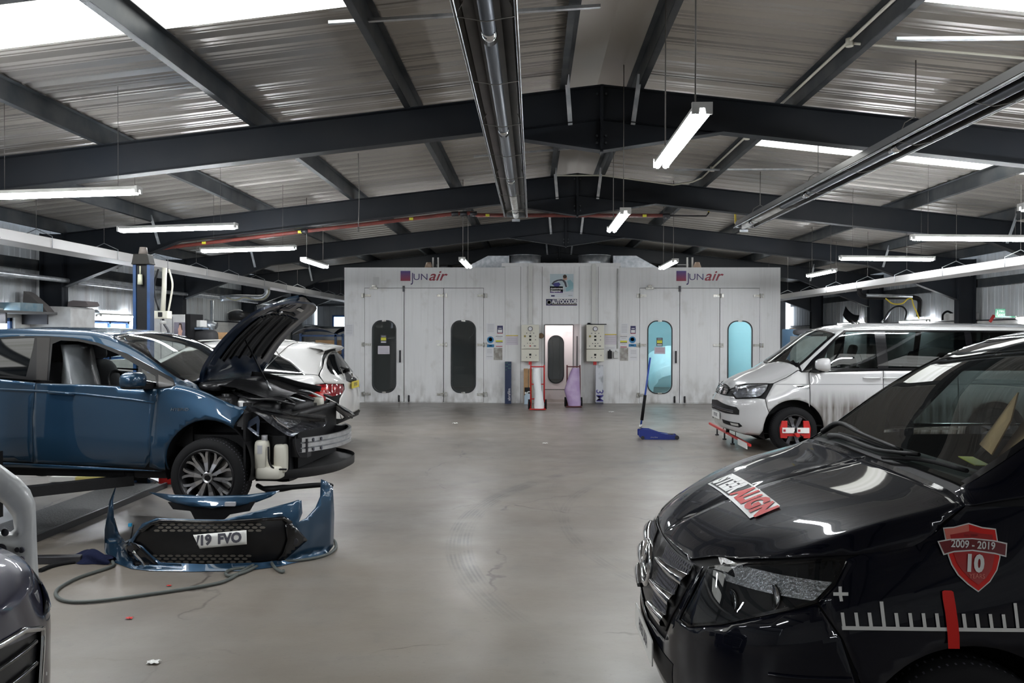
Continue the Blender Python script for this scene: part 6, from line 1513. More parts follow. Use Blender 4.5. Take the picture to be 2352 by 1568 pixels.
B.shell([('S', circ(.94, .25, .44)), ('S', circ(3.58, .30, .42)), ('A', [(-1, -1), (B.A(.60, 0)[1], -1), (B.A(.60, 0)[1], 99), (-1, 99)]), ('A', [(-1, B.A(0, 35)[2]), (B.A(1.16, 0)[1], B.A(0, 35)[2]), (B.A(1.16, 0)[1], 99), (-1, 99)]),
         ('A', [(B.A(1.22, 0)[1], B.A(0, 48.5)[2]), (B.A(1.97, 0)[1], B.A(0, 48.5)[2]), (B.A(1.97, 0)[1], 99), (B.A(1.16, 0)[1], 99)]), ('S', [(1.28, .91), (3.95, .98), (3.4, 1.345), (2.2, 1.375), (1.85, 1.32)])], black_pl)
C_ = lambda *p: [('C', u, v) for u, v in p]
arc = [('S', x, z) for x, z in arch(.94, .285, .36, .22, n=22)]
B.panel('front_wing', C_((404, 868), (430, 872), (452, 883)) + [('S', 1.05, .893), ('S', .95, .855), ('S', .85, .808), ('S', .76, .77), ('S', .70, .748)] + C_((567, 932), (558, 948), (541, 970)) + [a for a in arc[::-1] if a[1] > .66 or a[2] > .5][0:0] + [a for a in arc[::-1] if not (a[1] < .70 and a[2] < .60)] + C_((372, 1080), (343, 1072), (347, 1000), (361, 893), (390, 890)), blue_p, thick=0.004)
B.panel('front_door', C_((361, 893), (347, 1000), (343, 1060), (333, 1074), (200, 1068), (76, 1063), (75, 960), (82, 880), (200, 883)), blue_p, thick=0.004)
B.panel('rear_door', C_((81, 879), (74, 960), (75, 1062), (0, 1058), (-60, 1056)) + [('S', 3.25, .40), ('S', 3.35, .75), ('S', 3.60, .99), ('S', 3.0, .985)], blue_p, thick=0.004)
B.panel('sill', C_((372, 1082), (200, 1071), (0, 1061)) + [('S', 3.20, .285), ('S', 3.20, .215)] + C_((0, 1081), (200, 1090), (345, 1094), (382, 1090)), blue_p, thick=0.004)
B.panel('rear_quarter', [('S', 3.27, .40)] + [('S', x, z) for x, z in arch(3.58, .30, .37, .25)[::-1]][::1] + [('S', 4.25, .3), ('S', 4.3, .9), ('S', 3.62, .99), ('S', 3.37, .75)], blue_p, thick=0.004)
dlo = C_((404, 885), (396, 868), (340, 838), (292, 812), (225, 787), (168, 776), (110, 772), (40, 772)) + [('S', 2.75, 1.335), ('S', 3.2, 1.30), ('S', 3.75, 1.10), ('S', 3.80, 1.04), ('S', 3.2, 1.005)] + C_((0, 867), (80, 873), (200, 880), (300, 887), (370, 892))
g_front = C_((121, 790), (140, 782), (180, 784), (222, 793), (268, 812), (318, 841), (316, 885), (254, 886), (136, 877), (113, 874))
g_small = C_((326, 846), (357, 863), (360, 888), (322, 888)); g_rear = C_((0, 778), (80, 775), (76, 800), (60, 866), (0, 863)) + [('S', 3.0, 1.03), ('S', 3.0, 1.30)]
B.panel('window_frame', dlo, M('window_frame_black', (0.008, 0.008, 0.009), 0.4, spec=0.2), holes=[g_front, g_small, g_rear], off=0.003)
B.panel('mirror_triangle', C_((364, 861), (399, 880), (400, 886), (365, 889)), M('triangle_trim', (0.035, 0.032, 0.03), 0.4), off=0.007)
B.panel('pillar_trim', C_((86, 776), (116, 777), (109, 874), (84, 872)), M('pillar_trim_grey', (0.03, 0.028, 0.027), 0.5, spec=0.2), off=0.006)
B.panel('quarter_light', g_small, glass_mat('quarter_glass', (0.45, 0.5, 0.5)), off=0.001); B.panel('rear_window', g_rear, blackout, off=0.0, side='L'); B.panel('rear_window', g_rear, clear_g, off=0.0, side='R')
B.panel('roof_and_pillars', [B.A(1.10, 40), B.A(1.16, 37)] + C_((404, 865))[:0] + B.row(1.2, 4.1, 36.7, 14) + B.col(4.2, 38, 72)[1:] + B.row(4.0, 1.97, 72, 8)[1:] + [B.A(1.97, 62), B.A(1.95, 52), B.A(1.90, 49)] + B.row(1.86, 1.20, 48.8, 8) + [B.A(1.12, 46)], blue_p, center=True, thick=0.004,
        holes=[C_((400, 884), (392, 868), (338, 841), (288, 816), (224, 792), (168, 780), (110, 776), (40, 776)) + [('S', 2.75, 1.325), ('S', 3.2, 1.29), ('S', 3.72, 1.10), ('S', 3.76, 1.05), ('S', 3.2, 1.012)] + C_((0, 864), (80, 870), (200, 877), (300, 884), (366, 889))])
B.panel('windscreen', [B.A(1.05, 72), B.A(1.09, 62), B.A(1.16, 54), B.A(1.20, 49.2)] + B.row(1.24, 1.84, 49.2, 8) + [B.A(1.90, 52), B.A(1.94, 60), B.A(1.95, 72)], clear_g, center=True, off=0.0)
B.strip('windscreen_seal', B.row(1.22, 1.86, 49.8, 8) + [B.A(1.91, 52), B.A(1.945, 60), B.A(1.955, 71.9)], 0.03, black_gloss, off=0.002)
for sg in (1, -1):   # handles, mirrors, badge
    h = B.hit(Vector((2.22, sg * 3, .855)), Vector((0, -sg, 0))); p = B.P(h[0], h[1], 0, sg)
    b = MB(); b.tube([B.w(2.34, p.y, .86), B.w(2.31, p.y + sg * .03, .862), B.w(2.15, p.y + sg * .035, .853), B.w(2.12, p.y, .845)], .014, 8, 4); b.build('door_handle', blue_p, B.T)
    b = blob(B.w, (1.50, sg * 1.03, .975), (.085, .115, .07), 12, .7); mr_ = b.build('door_mirror', blue_p, B.T)
    b = MB(); b.beam(B.w(1.47, sg * .84, .92), B.w(1.49, sg * .98, .925), .09, .05); b.build('mirror_arm', black_pl, mr_)
    b = blob(B.w, (1.50, sg * 1.04, .925), (.08, .09, .02), 10, .7); b.build('mirror_base', black_pl, mr_)
    B.strip('mirror_indicator', [('S', 1.5, .95), ('S', 1.5, .95)], .001, chrome)[:0] if False else None
def surf_text(s, x, z, size, m, sx=1.0, sg=1, shear=0.0):
    pts, fs = text2d(s, size=size, sx=sx, shear=shear); out = []
    for a, b_ in pts:
        h = B.hit(Vector((x - sg * a * (1 if sg > 0 else -1) * 1.0, sg * 3, z + b_)), Vector((0, -sg, 0))); out.append(B.w(*B.P(h[0], h[1], .006, sg)))
    b = MB(); b.faces(out, fs); return b.build('badge_lettering', m, B.T, normals=False)
surf_text('HYBRID', 1.19, .725, .036, chrome, 1.25, 1, .15)
B.strip('side_crease', C_((0, 894), (110, 899), (200, 906), (300, 917), (355, 925)), 0.02, blue_p, off=0.003, raised=0.006)
# headlamps left in place
hlp = C_((568, 927), (600, 933), (632, 937), (670, 944), (708, 950), (748, 953), (753, 966), (747, 977), (716, 984), (690, 990), (676, 1001), (662, 1000), (640, 985), (613, 966), (598, 954), (580, 941))
B.panel('headlamp_bowl', hlp, M('lamp_bowl_black', (0.09, 0.09, 0.10), 0.3, 0.8, bump=.8, bscale=30), off=-0.015); hb = B.panel('headlamp', hlp, lamp_g, off=0.002)
chm = M('lamp_reflector', (0.45, 0.45, 0.46), 0.2, 0.95, bump=0.7, bscale=40)
for sd, o_ in (('L', hb[0]), ('R', hb[1])):
    B.panel('daylight_strip', C_((575, 930), (640, 942), (690, 950), (748, 956), (748, 960), (690, 955), (640, 948), (600, 941)), chm, off=0.0, side=sd, parent=o_)
    B.panel('reflector', C_((628, 953), (660, 955), (690, 958), (692, 968), (676, 978), (664, 982), (648, 972)), chm, off=-0.006, side=sd, parent=o_)
    B.panel('projector_lens', C_((705, 959), (746, 960), (748, 968), (712, 968)), black_gloss, off=-0.004, side=sd, parent=o_)
    B.strip('reflector_edge', C_((624, 954), (640, 970), (662, 984), (676, 992)), 0.012, chrome, off=0.004, side=sd, parent=o_)
# structure behind the missing bumper
inner_blue = M('inner_panel_blue', (0.008, 0.016, 0.035), 0.3, 0.3, coat=.6)
B.panel('wing_support', C_((556, 972), (592, 950), (596, 962), (592, 1004), (575, 990)), inner_blue, off=-0.03, holes=[C_((572, 978), (588, 968), (588, 990))])
b = MB(); b.box(.30, .33, -.52, .52, .20, .64, B.M); b.box(.40, .44, -.62, .62, .20, .70, B.M); b.build('radiator', black_pl, B.T)
b = MB()
for s_ in (-1, 1): b.box(.20, .80, s_ * .52 - .05, s_ * .52 + .05, .30, .46, B.M)
b.build('chassis_legs', dark_metal, B.T)
b = MB(); rows = []
for k in range(17):
    y = -.60 + 1.2 * k / 16; x = .035 + .20 * (abs(y) / .6) ** 2.2
    rows.append([B.w(x + .03, y, .345), B.w(x, y, .345), B.w(x, y, .375), B.w(x + .014, y, .382), B.w(x, y, .389), B.w(x, y, .42), B.w(x + .014, y, .427), B.w(x, y, .434), B.w(x, y, .47), B.w(x + .03, y, .47)])
b.grid(rows, smooth=False); be = b.build('bumper_beam', alu, B.T)
for yk in (.5, .42):
    for z_ in (.365, .445):
        x = .035 + .20 * (yk / .6) ** 2.2; b = MB(); b.cyl(B.w(x + .004, yk, z_), B.w(x - .006, yk, z_), .016, 10); b.build('bolt_hole', ink, be)
b = MB()
for z0, z1, grow in ((.155, .175, .0),):
    rows = [[B.w(*q) for q in ((.02 + .52 * (abs(t)) ** 3, t * .80, z1), (.30 + .3 * abs(t) ** 3, t * .78, z1 + .02))] for t in [-1 + 2 * k / 24 for k in range(25)]]; b.grid(rows)
    rows = [[B.w(*q) for q in ((.02 + .52 * (abs(t)) ** 3, t * .80, z1 + .035), (.02 + .52 * (abs(t)) ** 3, t * .80, z0 - .02), (.06 + .52 * abs(t) ** 3, t * .78, z0 - .03))] for t in [-1 + 2 * k / 24 for k in range(25)]]; b.grid(rows)
b.build('undertray', M('undertray_black', (0.02, 0.02, 0.021), 0.6, bump=.2, bscale=20), B.T)
b = MB(); b.tube([B.w(.62, .62, .06), B.w(.50, .70, .045), B.w(.30, .66, .06), B.w(.05, .60, .075), B.w(-.02, .55, .06)], [.02, .03, .022, .02, .012], 8, 3); b.build('torn_liner', black_pl, B.T)
b = blob(B.w, (.52, .76, .34), (.055, .05, .13), 8, .35); w1 = b.build('washer_bottle', M('white_tank', (0.62, 0.60, 0.52), 0.4), B.T)
b = blob(B.w, (.38, .70, .31), (.05, .05, .12), 8, .3); b.build('tank_body', bpy.data.materials['white_tank'], w1)
b = blob(B.w, (.46, .74, .20), (.11, .07, .055), 8, .3); b.build('tank_foot', bpy.data.materials['white_tank'], w1)
b = MB(); b.cyl(B.w(.50, .76, .46), B.w(.50, .76, .51), .025, 12); b.box(.50, .54, .808, .812, .36, .43, B.M); b.build('tank_cap', lgrey, w1)
b = MB(); b.tube([B.w(.45, .80, .42), B.w(.44, .81, .30), B.w(.40, .80, .24), B.w(.30, .78, .23)], .008, 6, 4); b.tube([B.w(.26, .70, .50), B.w(.25, .71, .40), B.w(.22, .70, .32)], .007, 6, 3); b.build('loose_cable', black_pl, B.T)
for s_ in (-1, 1): b = MB(); b.box(.34, .64, min(s_ * .45, s_ * .62), max(s_ * .45, s_ * .62), .10, .60, B.M); b.box(.62, .64, min(s_ * .45, s_ * .86), max(s_ * .45, s_ * .86), .12, .70, B.M); b.build('inner_wing_box', black_pl, B.T)
# engine bay
eb = M('engine_black', (0.01, 0.01, 0.011), 0.5, spec=0.25, bump=.3, bscale=15); eb2 = M('engine_gloss', (0.02, 0.02, 0.022), 0.25)
b = MB(); b.box(.36, 1.25, -.70, .70, .25, .50, B.M); b.box(1.15, 1.3, -.72, .72, .4, .88, B.M); b.build('engine_bay_floor', eb, B.T)
for nm, c_, s_, m_ in (('engine_cover', (.75, .0, .72), (.22, .30, .07), eb2), ('air_box', (.70, -.45, .74), (.18, .16, .09), eb), ('battery', (.62, .42, .66), (.12, .10, .10), eb), ('inverter', (.85, .35, .70), (.15, .2, .10), alu), ('slam_panel', (.33, 0, .66), (.04, .60, .025), eb), ('scuttle_tray', (1.08, .0, .90), (.10, .66, .05), eb2), ('strut_tower', (.95, .55, .72), (.12, .12, .10), eb), ('fuse_box', (.50, -.45, .74), (.10, .1, .06), red_m), ('coolant_bottle', (.42, -.30, .70), (.06, .06, .05), bpy.data.materials['white_tank']), ('hose_bundle', (.45, .15, .70), (.10, .25, .05), eb)):
    b = blob(B.w, c_, s_, 8, .45); b.build(nm, m_, B.T)
for k in range(7):
    b = MB(); y = -.5 + .16 * k; b.tube([B.w(.35 + .03 * (k % 3), y, .74), B.w(.5, y + .1, .79 + .02 * (k % 2)), B.w(.72, y + .02 * k, .80), B.w(1.0, y * .7, .84)], .013, 6, 4); b.build('engine_hose', (eb2, alu, eb)[k % 3], B.T)
for k in range(34):
    cx_, cy_, cz_ = R.uniform(.40, 1.0), R.uniform(-.62, .66), 0; cz_ = .56 + .30 * (cx_ - .35) + R.uniform(.02, .06); m_ = R.choice([eb, eb2, alu, dark_metal, eb, eb2])
    b = MB()
    if k % 3: b.box(-R.uniform(.02, .06), R.uniform(.02, .06), -R.uniform(.02, .06), R.uniform(.02, .06), -.1, R.uniform(.0, .05), B.M @ Matrix.Translation((cx_, cy_, cz_)) @ Matrix.Rotation(R.uniform(-.5, .5), 4, 'Z') @ Matrix.Rotation(R.uniform(-.3, .3), 4, 'X'))
    else: b.cyl(B.w(cx_, cy_, cz_ - .08), B.w(cx_, cy_, cz_ + .05), R.uniform(.015, .04), 12)
    b.build('engine_part', m_, B.T, bevel=.004)
b = MB(); b.grid([[B.w(x, y, z + .02 * sin(9 * y)) for y in [-.55 + .11 * k for k in range(11)]] for x, z in ((1.0, .93), (.85, .91), (.60, .83), (.45, .80))]); b.build('bay_seal_panel', eb, B.T)
b = MB(); b.tube([B.w(1.10, -.35, .96), B.w(.95, -.40, .94), B.w(.62, -.38, .86), B.w(.42, -.40, .82)], .03, 8, 4); b.build('weather_strip', rubber, B.T)
# the open bonnet: outer skin, inner frame with insulation ribs, strut
hx, hz, Lb = 1.14, .945, 1.03
ang = radians(180 - 47.5)
def bon(u, v, d):
    "u 0 hinge .. 1 leading edge, v -1..1 across, d depth below the skin"
    wd = (.705 - .04 * u) * (max(0.0, 1 - max(0, (u - .70) / .31) ** 2.6)) ** .5 if u > .70 else (.705 - .04 * u) * (1 - .10 * max(0, .12 - u) / .12)
    cr = .055 * (1 - (v) ** 2) + (.018 if abs(v) < .45 else 0) * min(1, u * 4) 
    n = cr - d; k = 12; x, z = hx, hz
    for q in range(k):
        a_ = radians(67 - 44 * u * (q + .5) / k); x -= Lb * u / k * cos(a_); z += Lb * u / k * sin(a_)
    ang = pi - radians(67 - 44 * u)
    # local normal of the skin (pointing up / rearwards when open)
    return B.w(x + n * sin(ang) * 1.0, v * wd, z - n * cos(ang) * 1.0)
us = [0, .03, .08, .15, .25, .35, .45, .55, .65, .75, .82, .88, .93, .965, .985, .997]; vv = [-1 + 2 * k / 28 for k in range(29)]
BT = B.T
b = MB(); b.grid([[bon(u, v, 0) for v in vv] for u in us]); bo = b.build('bonnet', blue_p, BT, normals=True)
b = MB(); b.grid([[bon(u, v * .985, .022 + (.02 if abs(v) < .8 and .12 < u < .9 else 0)) for v in vv] for u in us]); b.grid([[bon(u, v, 0), bon(u, v * .985, .022)] for u, v in [(u, -1) for u in us] + [(u, 1) for u in us[::-1]]]); b.build('bonnet_inner_frame', inner_blue, bo)
pad = M('insulation_pad', (0.012, 0.013, 0.015), 0.6)
b = MB(); b.grid([[bon(u, v, .046 + (.012 if int((v + 1) * 16) % 2 else 0)) for v in [-.72 + 1.44 * k / 46 for k in range(47)]] for u in (.22, .3, .45, .6, .72)]); b.build('insulation_pad', pad, bo)
for v in (-.6, -.3, 0.05, .32, .58):
    b = MB(); b.tube([bon(.2, v, .06), bon(.45, v * .96, .062), bon(.70, v * .9, .06)], .012, 6, 2); b.build('pad_rib', eb, bo)
b = MB(); b.grid([[bon(u, v, .05) for v in [-.5 + .05 * k for k in range(21)]] for u in (.745, .765)]); b.build('cross_rib', eb, bo)
b = MB(); q = [bon(.90, -.10, .05), bon(.90, .22, .05), bon(.82, .24, .05), bon(.82, -.08, .05)]
b.tube(q + [q[0]], .006, 6, 1); b.build('latch_plate_outline', ink, bo)
for a, c, m_ in ((.86, -.52, white_p), (.80, .45, lgrey)):
    b = MB(); b.faces([bon(a, c, .048), bon(a, c + .16, .048), bon(a - .035, c + .16, .048), bon(a - .035, c, .048)], [(0, 1, 2, 3)]); b.build('paper_label', m_, bo)
b = MB(); b.cyl(bon(.775, .1, .05), bon(.775, .1, .075), .022, 10); b.build('striker', alu, bo)
p0 = bon(.42, .30, .05); p1 = B.w(.55, .30, .70)
b = MB(); b.cyl(p0, p0.lerp(p1, .62), .007, 6); b.build('prop_rod', black_pl, BT)
b = MB(); b.cyl(p0.lerp(p1, .62), p0.lerp(p1, .78), .010, 8); b.cyl(p0.lerp(p1, .78), p1, .005, 6); b.build('rod_grip', alu, BT)
for y in (.62, -.62):
    b = MB(); b.tube([B.w(1.22, y, .84), B.w(1.20, y, .93), bon(.05, y / .7, .03), bon(.14, y / .7, .04)], .016, 6, 2); b.build('bonnet_hinge', inner_blue, BT)
# wheels hang down
sty_b = dict(kind='double', rim=alloy_dark, face=alloy, hub=.05)
for x, z in ((.94, .165), (3.58, .17)):
    for sg in (1, -1): wheel(B, x, sg * .80, z, .325, .215, .235, 10, sty_b, sg, rot=.15); liner_arch(B, x, sg * .52, sg * .875, .27, .375)
# cabin
for y in (.37, -.37): seat(B, 2.35, y, .52, M('seat_cloth_grey', (0.05, 0.05, 0.055), 0.9) if y > 0 else bpy.data.materials['seat_cloth_grey'], .60)
b = MB(); rows = []
for i in range(13):
    t = i / 12; rows.append([])
    for j in range(14):
        a = 2 * pi * j / 14; r = (.20 - .07 * t + .08 * max(0, .35 - t)) * (1 + .10 * sin(5 * a + 7 * t)); rows[-1].append(B.w(2.30 + .12 * t + r * .62 * cos(a), .40 + r * 1.35 * sin(a), .58 + .68 * t))
rows.append([B.w(2.44, .40, 1.26)] * 14)
b.grid(rows, closed=True); b.build('seat_cover', M('clear_plastic_cover', (0.30, 0.32, 0.335), 0.25, bump=.8, bscale=14), BT)
b = MB(); b.box(1.3, 4.0, -.78, .78, .22, .25, B.M); b.grid([[B.w(1.18, y, .94), B.w(1.45, y, .98), B.w(1.75, y, .92), B.w(1.8, y, .6)] for y in [-.74 + 1.48 * k / 8 for k in range(9)]]); b.box(3.2, 3.35, -.7, .7, .3, 1.0, B.M); b.build('cabin_floor_and_dash', vi, BT)
steering(B, 1.98, -.37 * -1, .86, .18)
# underbody
b = MB(); b.box(1.4, 3.2, -.70, .70, .12, .20, B.M); b.box(.5, 3.9, -.12, .12, .12, .22, B.M); b.build('underbody', black_pl, BT)
# ---------------------------------------------------------------- two-post lift
def post(x, y, zt, label, face):
    T = thing('lift_post', label, 'lift post', (x, y, 0), 0, 'two-post lift')
    lb = blue_m; cw = .115 if face > 0 else .205
    b = MB()
    for s_ in (-1, 1): b.box(x + s_ * .085 - .018, x + s_ * .085 + .018, y - .05, y + .06, 0.02, zt - .18)
    b.box(x - .085, x + .085, y + .05, y + .06, .02, zt - .18); b.build('blue_column', lb, T)
    b = MB(); b.box(x - .066, x + .066, y - .03, y + .049, .02, zt - .18); b.build('inner_slide', eb, T)
    b = MB(); b.prism([(-cw, zt - .18), (cw, zt - .18), (cw * .9, zt - .15), (cw * .74, zt - .055), (-cw * .74, zt - .055), (-cw * .9, zt - .15)], lambda a, c, d: (x + a, d, c), y - .08, y + .08); b.build('head_cover', M('lift_head_grey', (0.03, 0.028, 0.025), 0.7, spec=.2) if 'lift_head_grey' not in bpy.data.materials else bpy.data.materials['lift_head_grey'], T, bevel=.01)
    b = MB(); b.cyl((x, y, zt - .055), (x, y, zt + .03), .055, 16, .04); b.build('motor_cap', M('cap_brown', (0.20, 0.17, 0.15), 0.6) if 'cap_brown' not in bpy.data.materials else bpy.data.materials['cap_brown'], T)
    b = MB(); b.cyl((x, y - .08, zt - .42), (x, y - .08, zt - .30), .03, 12, .026); b.cyl((x, y - .08, zt - .3), (x, y - .08, zt - .2), .008, 8); b.build('oil_bottle', M('oil_yellowish', (0.55, 0.55, 0.42), 0.3) if 'oil_yellowish' not in bpy.data.materials else bpy.data.materials['oil_yellowish'], T)
    b = MB(); b.box(x - .25, x + .13, y - .22, y + .22, 0, .02); b.build('base_plate', dark_metal, T)
    b = MB(); b.box(x - .13, x + .13, y - .17 * (1 if face > 0 else -1) - .03, y - .17 * (1 if face > 0 else -1) + .03, .32, .85); b.build('carriage', eb, T)
    return T
P1 = post(-4.67, 9.7, 2.80, 'blue and black two-post lift column standing behind the blue hatchback', 1)
P2 = post(-4.41, 6.30, 2.73, 'dark cap of the near lift column cut by the left picture edge', -1)
def lift_arm(T, pts, pad, m=None):
    b = MB()
    for a, c in zip(pts, pts[1:]): b.beam(a, c, .10, .085)
    a_ = b.build('arm', m or eb, T)
    b = MB(); b.cyl((pad[0], pad[1], pts[-1][2]), (pad[0], pad[1], .62), .055, 14); b.build('arm_pad', rubber, a_)
lift_arm(P2, [(-4.32, 6.45, .50), (-3.45, 6.98, .535)], (-3.47, 6.98)); lift_arm(P2, [(-4.32, 6.45, .50), (-5.0, 7.0, .52)], (-5.0, 7.0))
lift_arm(P1, [(-4.67, 9.5, .50), (-3.5, 8.3, .53)], (-3.5, 8.3)); lift_arm(P1, [(-4.67, 9.5, .50), (-5.2, 8.3, .53)], (-5.2, 8.3))
T = thing('checker_plate', 'dark chequered steel plate running across the floor between the lift columns', 'floor plate', (-4.6, 8, 0))
chk = M('chequer_plate_steel', (0.07, 0.07, 0.07), 0.5, 0.5, bump=.9, bscale=55)
b = MB(); b.prism([(-4.93, 0), (-4.90, .045), (-4.35, .045), (-4.30, .0)], lambda a, c, d: (a, d, c), 6.55, 9.45); b.build('plate', chk, T)
b = MB(); b.box(-4.30, -4.27, 6.55, 9.45, 0, .06); b.build('edge_angle', dark_metal, T)
# ---------------------------------------------------------------- white estate behind
white_c = M('white_car_paint', (0.70, 0.69, 0.67), 0.25, coat=1.0)
gt = dict(zs=[(0, .3), (1, .22), (3.9, .25), (4.35, .30), (4.65, .42)], zb=[(0, .72), (.6, .9), (1.25, 1.02), (2.2, 1.07), (3.5, 1.13), (4.2, 1.15), (4.5, 1.06), (4.65, .98)],
          zc=[(0, .78), (.6, 1.0), (1.25, 1.12), (1.7, 1.42), (2.1, 1.60), (2.7, 1.665), (3.5, 1.655), (4.05, 1.62), (4.22, 1.57), (4.38, 1.36), (4.52, 1.14), (4.65, 1.02)],
          zr=[(0, .75), (.6, .95), (1.25, 1.06), (1.7, 1.34), (2.1, 1.5), (2.7, 1.555), (3.5, 1.54), (4.05, 1.49), (4.2, 1.40), (4.38, 1.22), (4.52, 1.09), (4.65, 1.0)],
          wm=[(0, .945)], wb=[(0, .80), (1.2, .87), (3.5, .89), (4.65, .86)], wr=[(0, .66), (1.25, .72), (2.1, .64), (3.2, .64), (4.2, .62), (4.65, .70)], b1=[(0, 0)], b2=[(0, -.015)])
Gc = Car('estate_car', 'white estate car parked behind the blue hatchback with its tail towards the booth', 'car', (-7.55, 13.25, 0), 0, gt, 4.65, x1=.7, p=2.6, xr=.50, pr=3.2, zlift=.03, leanr=pchip([(.2, .05), (.45, -.0), (.7, .0), (.95, .02), (1.2, .0)]), smooth=4)
Gc.shell([('S', circ(.88, .36, .44)), ('S', circ(3.74, .36, .44))], black_pl)
gl1 = C_((478, 801), (516, 801), (516, 860), (500, 860)); gq = C_((600, 805), (645, 820), (667, 832), (700, 861), (600, 863), (560, 862), (560, 802))
G_all = [('S', 1.45, 1.10), ('S', 3.4, 1.165)] + C_((700, 861), (667, 832), (645, 820)) + [('S', 3.35, 1.53), ('S', 2.6, 1.545), ('S', 2.1, 1.48)]
Gc.panel('body_side', [('S', .05, .34), ('S', .35, .30)] + [('S', x, z) for x, z in arch(.88, .36, .40, .26)[::-1]] + [('S', 2.0, .26)] + [('S', x, z) for x, z in arch(3.74, .36, .40, .28)[::-1]] + [('S', 4.22, .36), ('S', 4.30, .49)] + C_((783, 962), (775, 925), (750, 912), (727, 902), (710, 888.6), (726, 882), (745, 880)) + Gc.row(4.28, .1, 35.5, 14), white_c, thick=0.004)
Gc.panel('upper_body', Gc.row(.1, 4.28, 35.9, 16) + [Gc.A(4.30, 44), Gc.A(4.27, 52), Gc.A(4.25, 62), Gc.A(4.25, 72)] + Gc.row(4.2, 2.15, 72, 8)[0:] + [Gc.A(2.1, 60), Gc.A(2.08, 50)] + Gc.row(2.05, 1.3, 48.6, 6) + [Gc.A(1.25, 60), Gc.A(1.22, 72), Gc.A(.1, 72)], white_c, center=True, thick=0.004, holes=[G_all])
Gc.panel('side_windows', G_all, blackout, off=0.0); Gc.strip('window_trim', G_all, 0.016, chrome, off=0.006, closed=True)
rg = [Gc.A(4.30, 71.9), Gc.A(4.31, 60), Gc.A(4.33, 52), Gc.A(4.36, 47), Gc.A(4.43, 45), Gc.A(4.50, 50), Gc.A(4.52, 60), Gc.A(4.52, 71.9)]
Gc.panel('tailgate', [Gc.A(4.295, 72), Gc.A(4.295, 62), Gc.A(4.30, 52), Gc.A(4.31, 44), Gc.A(4.30, 36.2)] + C_((745, 879), (755, 881), (790, 881), (792, 893), (780, 915), (778, 940), (785, 962)) + [('R', .4, .50), ('R', 0, .50)] + Gc.col(4.648, 30, 72)[::1][0:0] + [('R', 0, .9)], white_c, center=True, thick=0.004)
Gc.panel('rear_window', rg, blackout, center=True, off=0.004)
gla = C_((710.5, 888.6), (725.7, 883.5), (754, 882), (786, 882), (790, 892), (784.6, 904), (765, 910), (743.6, 909), (727.5, 900.5))
tl = Gc.panel('tail_lamp', gla, M('tail_lamp_red', (0.22, 0.006, 0.01), 0.12, coat=1.0), off=0.007)
for sd, o_ in (('L', tl[0]), ('R', tl[1])):
    Gc.panel('lamp_segment', C_((735, 890), (782, 887), (781, 892), (738, 896)), M('tail_lamp_bright', (0.6, 0.03, 0.03), 0.15, coat=1.0) if sd == 'L' else bpy.data.materials['tail_lamp_bright'], off=0.010, side=sd, parent=o_)
Gc.panel('rear_bumper', [('R', 0, .49), ('R', .5, .49)] + C_((785, 966), (777, 962), (776, 985), (783, 1003)) + [('R', .6, .32), ('R', 0, .32)], black_pl, center=True, off=.004)
Gc.panel('bumper_corner', [('S', 4.16, .28), ('S', 4.22, .36), ('S', 4.28, .50), ('S', 4.40, .50), ('S', 4.45, .32)], black_pl, off=.005)
Gc.strip('chrome_bumper_trim', [('S', 4.25, .34), ('S', 4.42, .33), ('S', 4.5, .34)], 0.05, chrome, off=.008, raised=.012); Gc.strip('chrome_rear_trim', [('R', .0, .36), ('R', .75, .36)], .05, chrome, off=.008, raised=.012)
b = MB(); rows = []
for k in range(21):
    y = -.60 + 1.2 * k / 20; e = (abs(y) / .6) ** 4
    rows.append([Gc.w(4.02 - .03 * e, y, 1.625 - .05 * e), Gc.w(4.36 - .10 * e, y, 1.575 - .05 * e), Gc.w(4.40 - .10 * e, y, 1.55 - .05 * e), Gc.w(4.34 - .1 * e, y, 1.525 - .05 * e), Gc.w(4.22 - .05 * e, y, 1.50 - .04 * e)])
b.grid(rows); b.build('roof_spoiler', white_c, Gc.T)
b = MB(); b.tube([Gc.w(4.52, -.05, 1.18), Gc.w(4.56, -.10, 1.20), Gc.w(4.50, -.35, 1.24)], .014, 6, 3); b.cyl(Gc.w(4.50, -.05, 1.17), Gc.w(4.57, -.05, 1.19), .03, 10); b.build('rear_wiper', black_pl, Gc.T)
h = Gc.hit(Vector((9, -.30, .93)), Vector((-1, 0, 0))); p = Gc.P(h[0], h[1], .01, -1)
m4 = Gc.M @ Matrix.Translation((4.655, 0.0, .95)) @ Matrix(((0, 0, 1, 0), (1, 0, 0, 0), (0, 1, 0, 0), (0, 0, 0, 1)))
plate_text(Gc, 'number_plate', 'LF70 YUG', m4, .52, .111, yellow_plate)
text_obj('badge_lettering', 'GLC 220d', lambda a, c: Gc.M @ Vector((4.61 - .02 * abs(a), -.52 + a, 1.075 + c)), dark_metal, Gc.T, size=.05, sx=1.1)
b = MB(); pts = [Gc.w(4.60, .055 * cos(a), 1.09 + .055 * sin(a)) for a in [2 * pi * k / 20 for k in range(21)]]; b.tube(pts, .006, 6, 1)
for k in range(3): a = pi / 2 + 2 * pi * k / 3; b.cyl(Gc.w(4.60, 0, 1.09), Gc.w(4.60, .05 * cos(a), 1.09 + .05 * sin(a)), .005, 6)
b.build('star_badge', chrome, Gc.T)
for x in (.88, 3.74):
    for sg in (1, -1): wheel(Gc, x, sg * .83, .345, .345, .235, .23, 10, sty_w, sg); liner_arch(Gc, x, sg * .55, sg * .92, .36, .41)
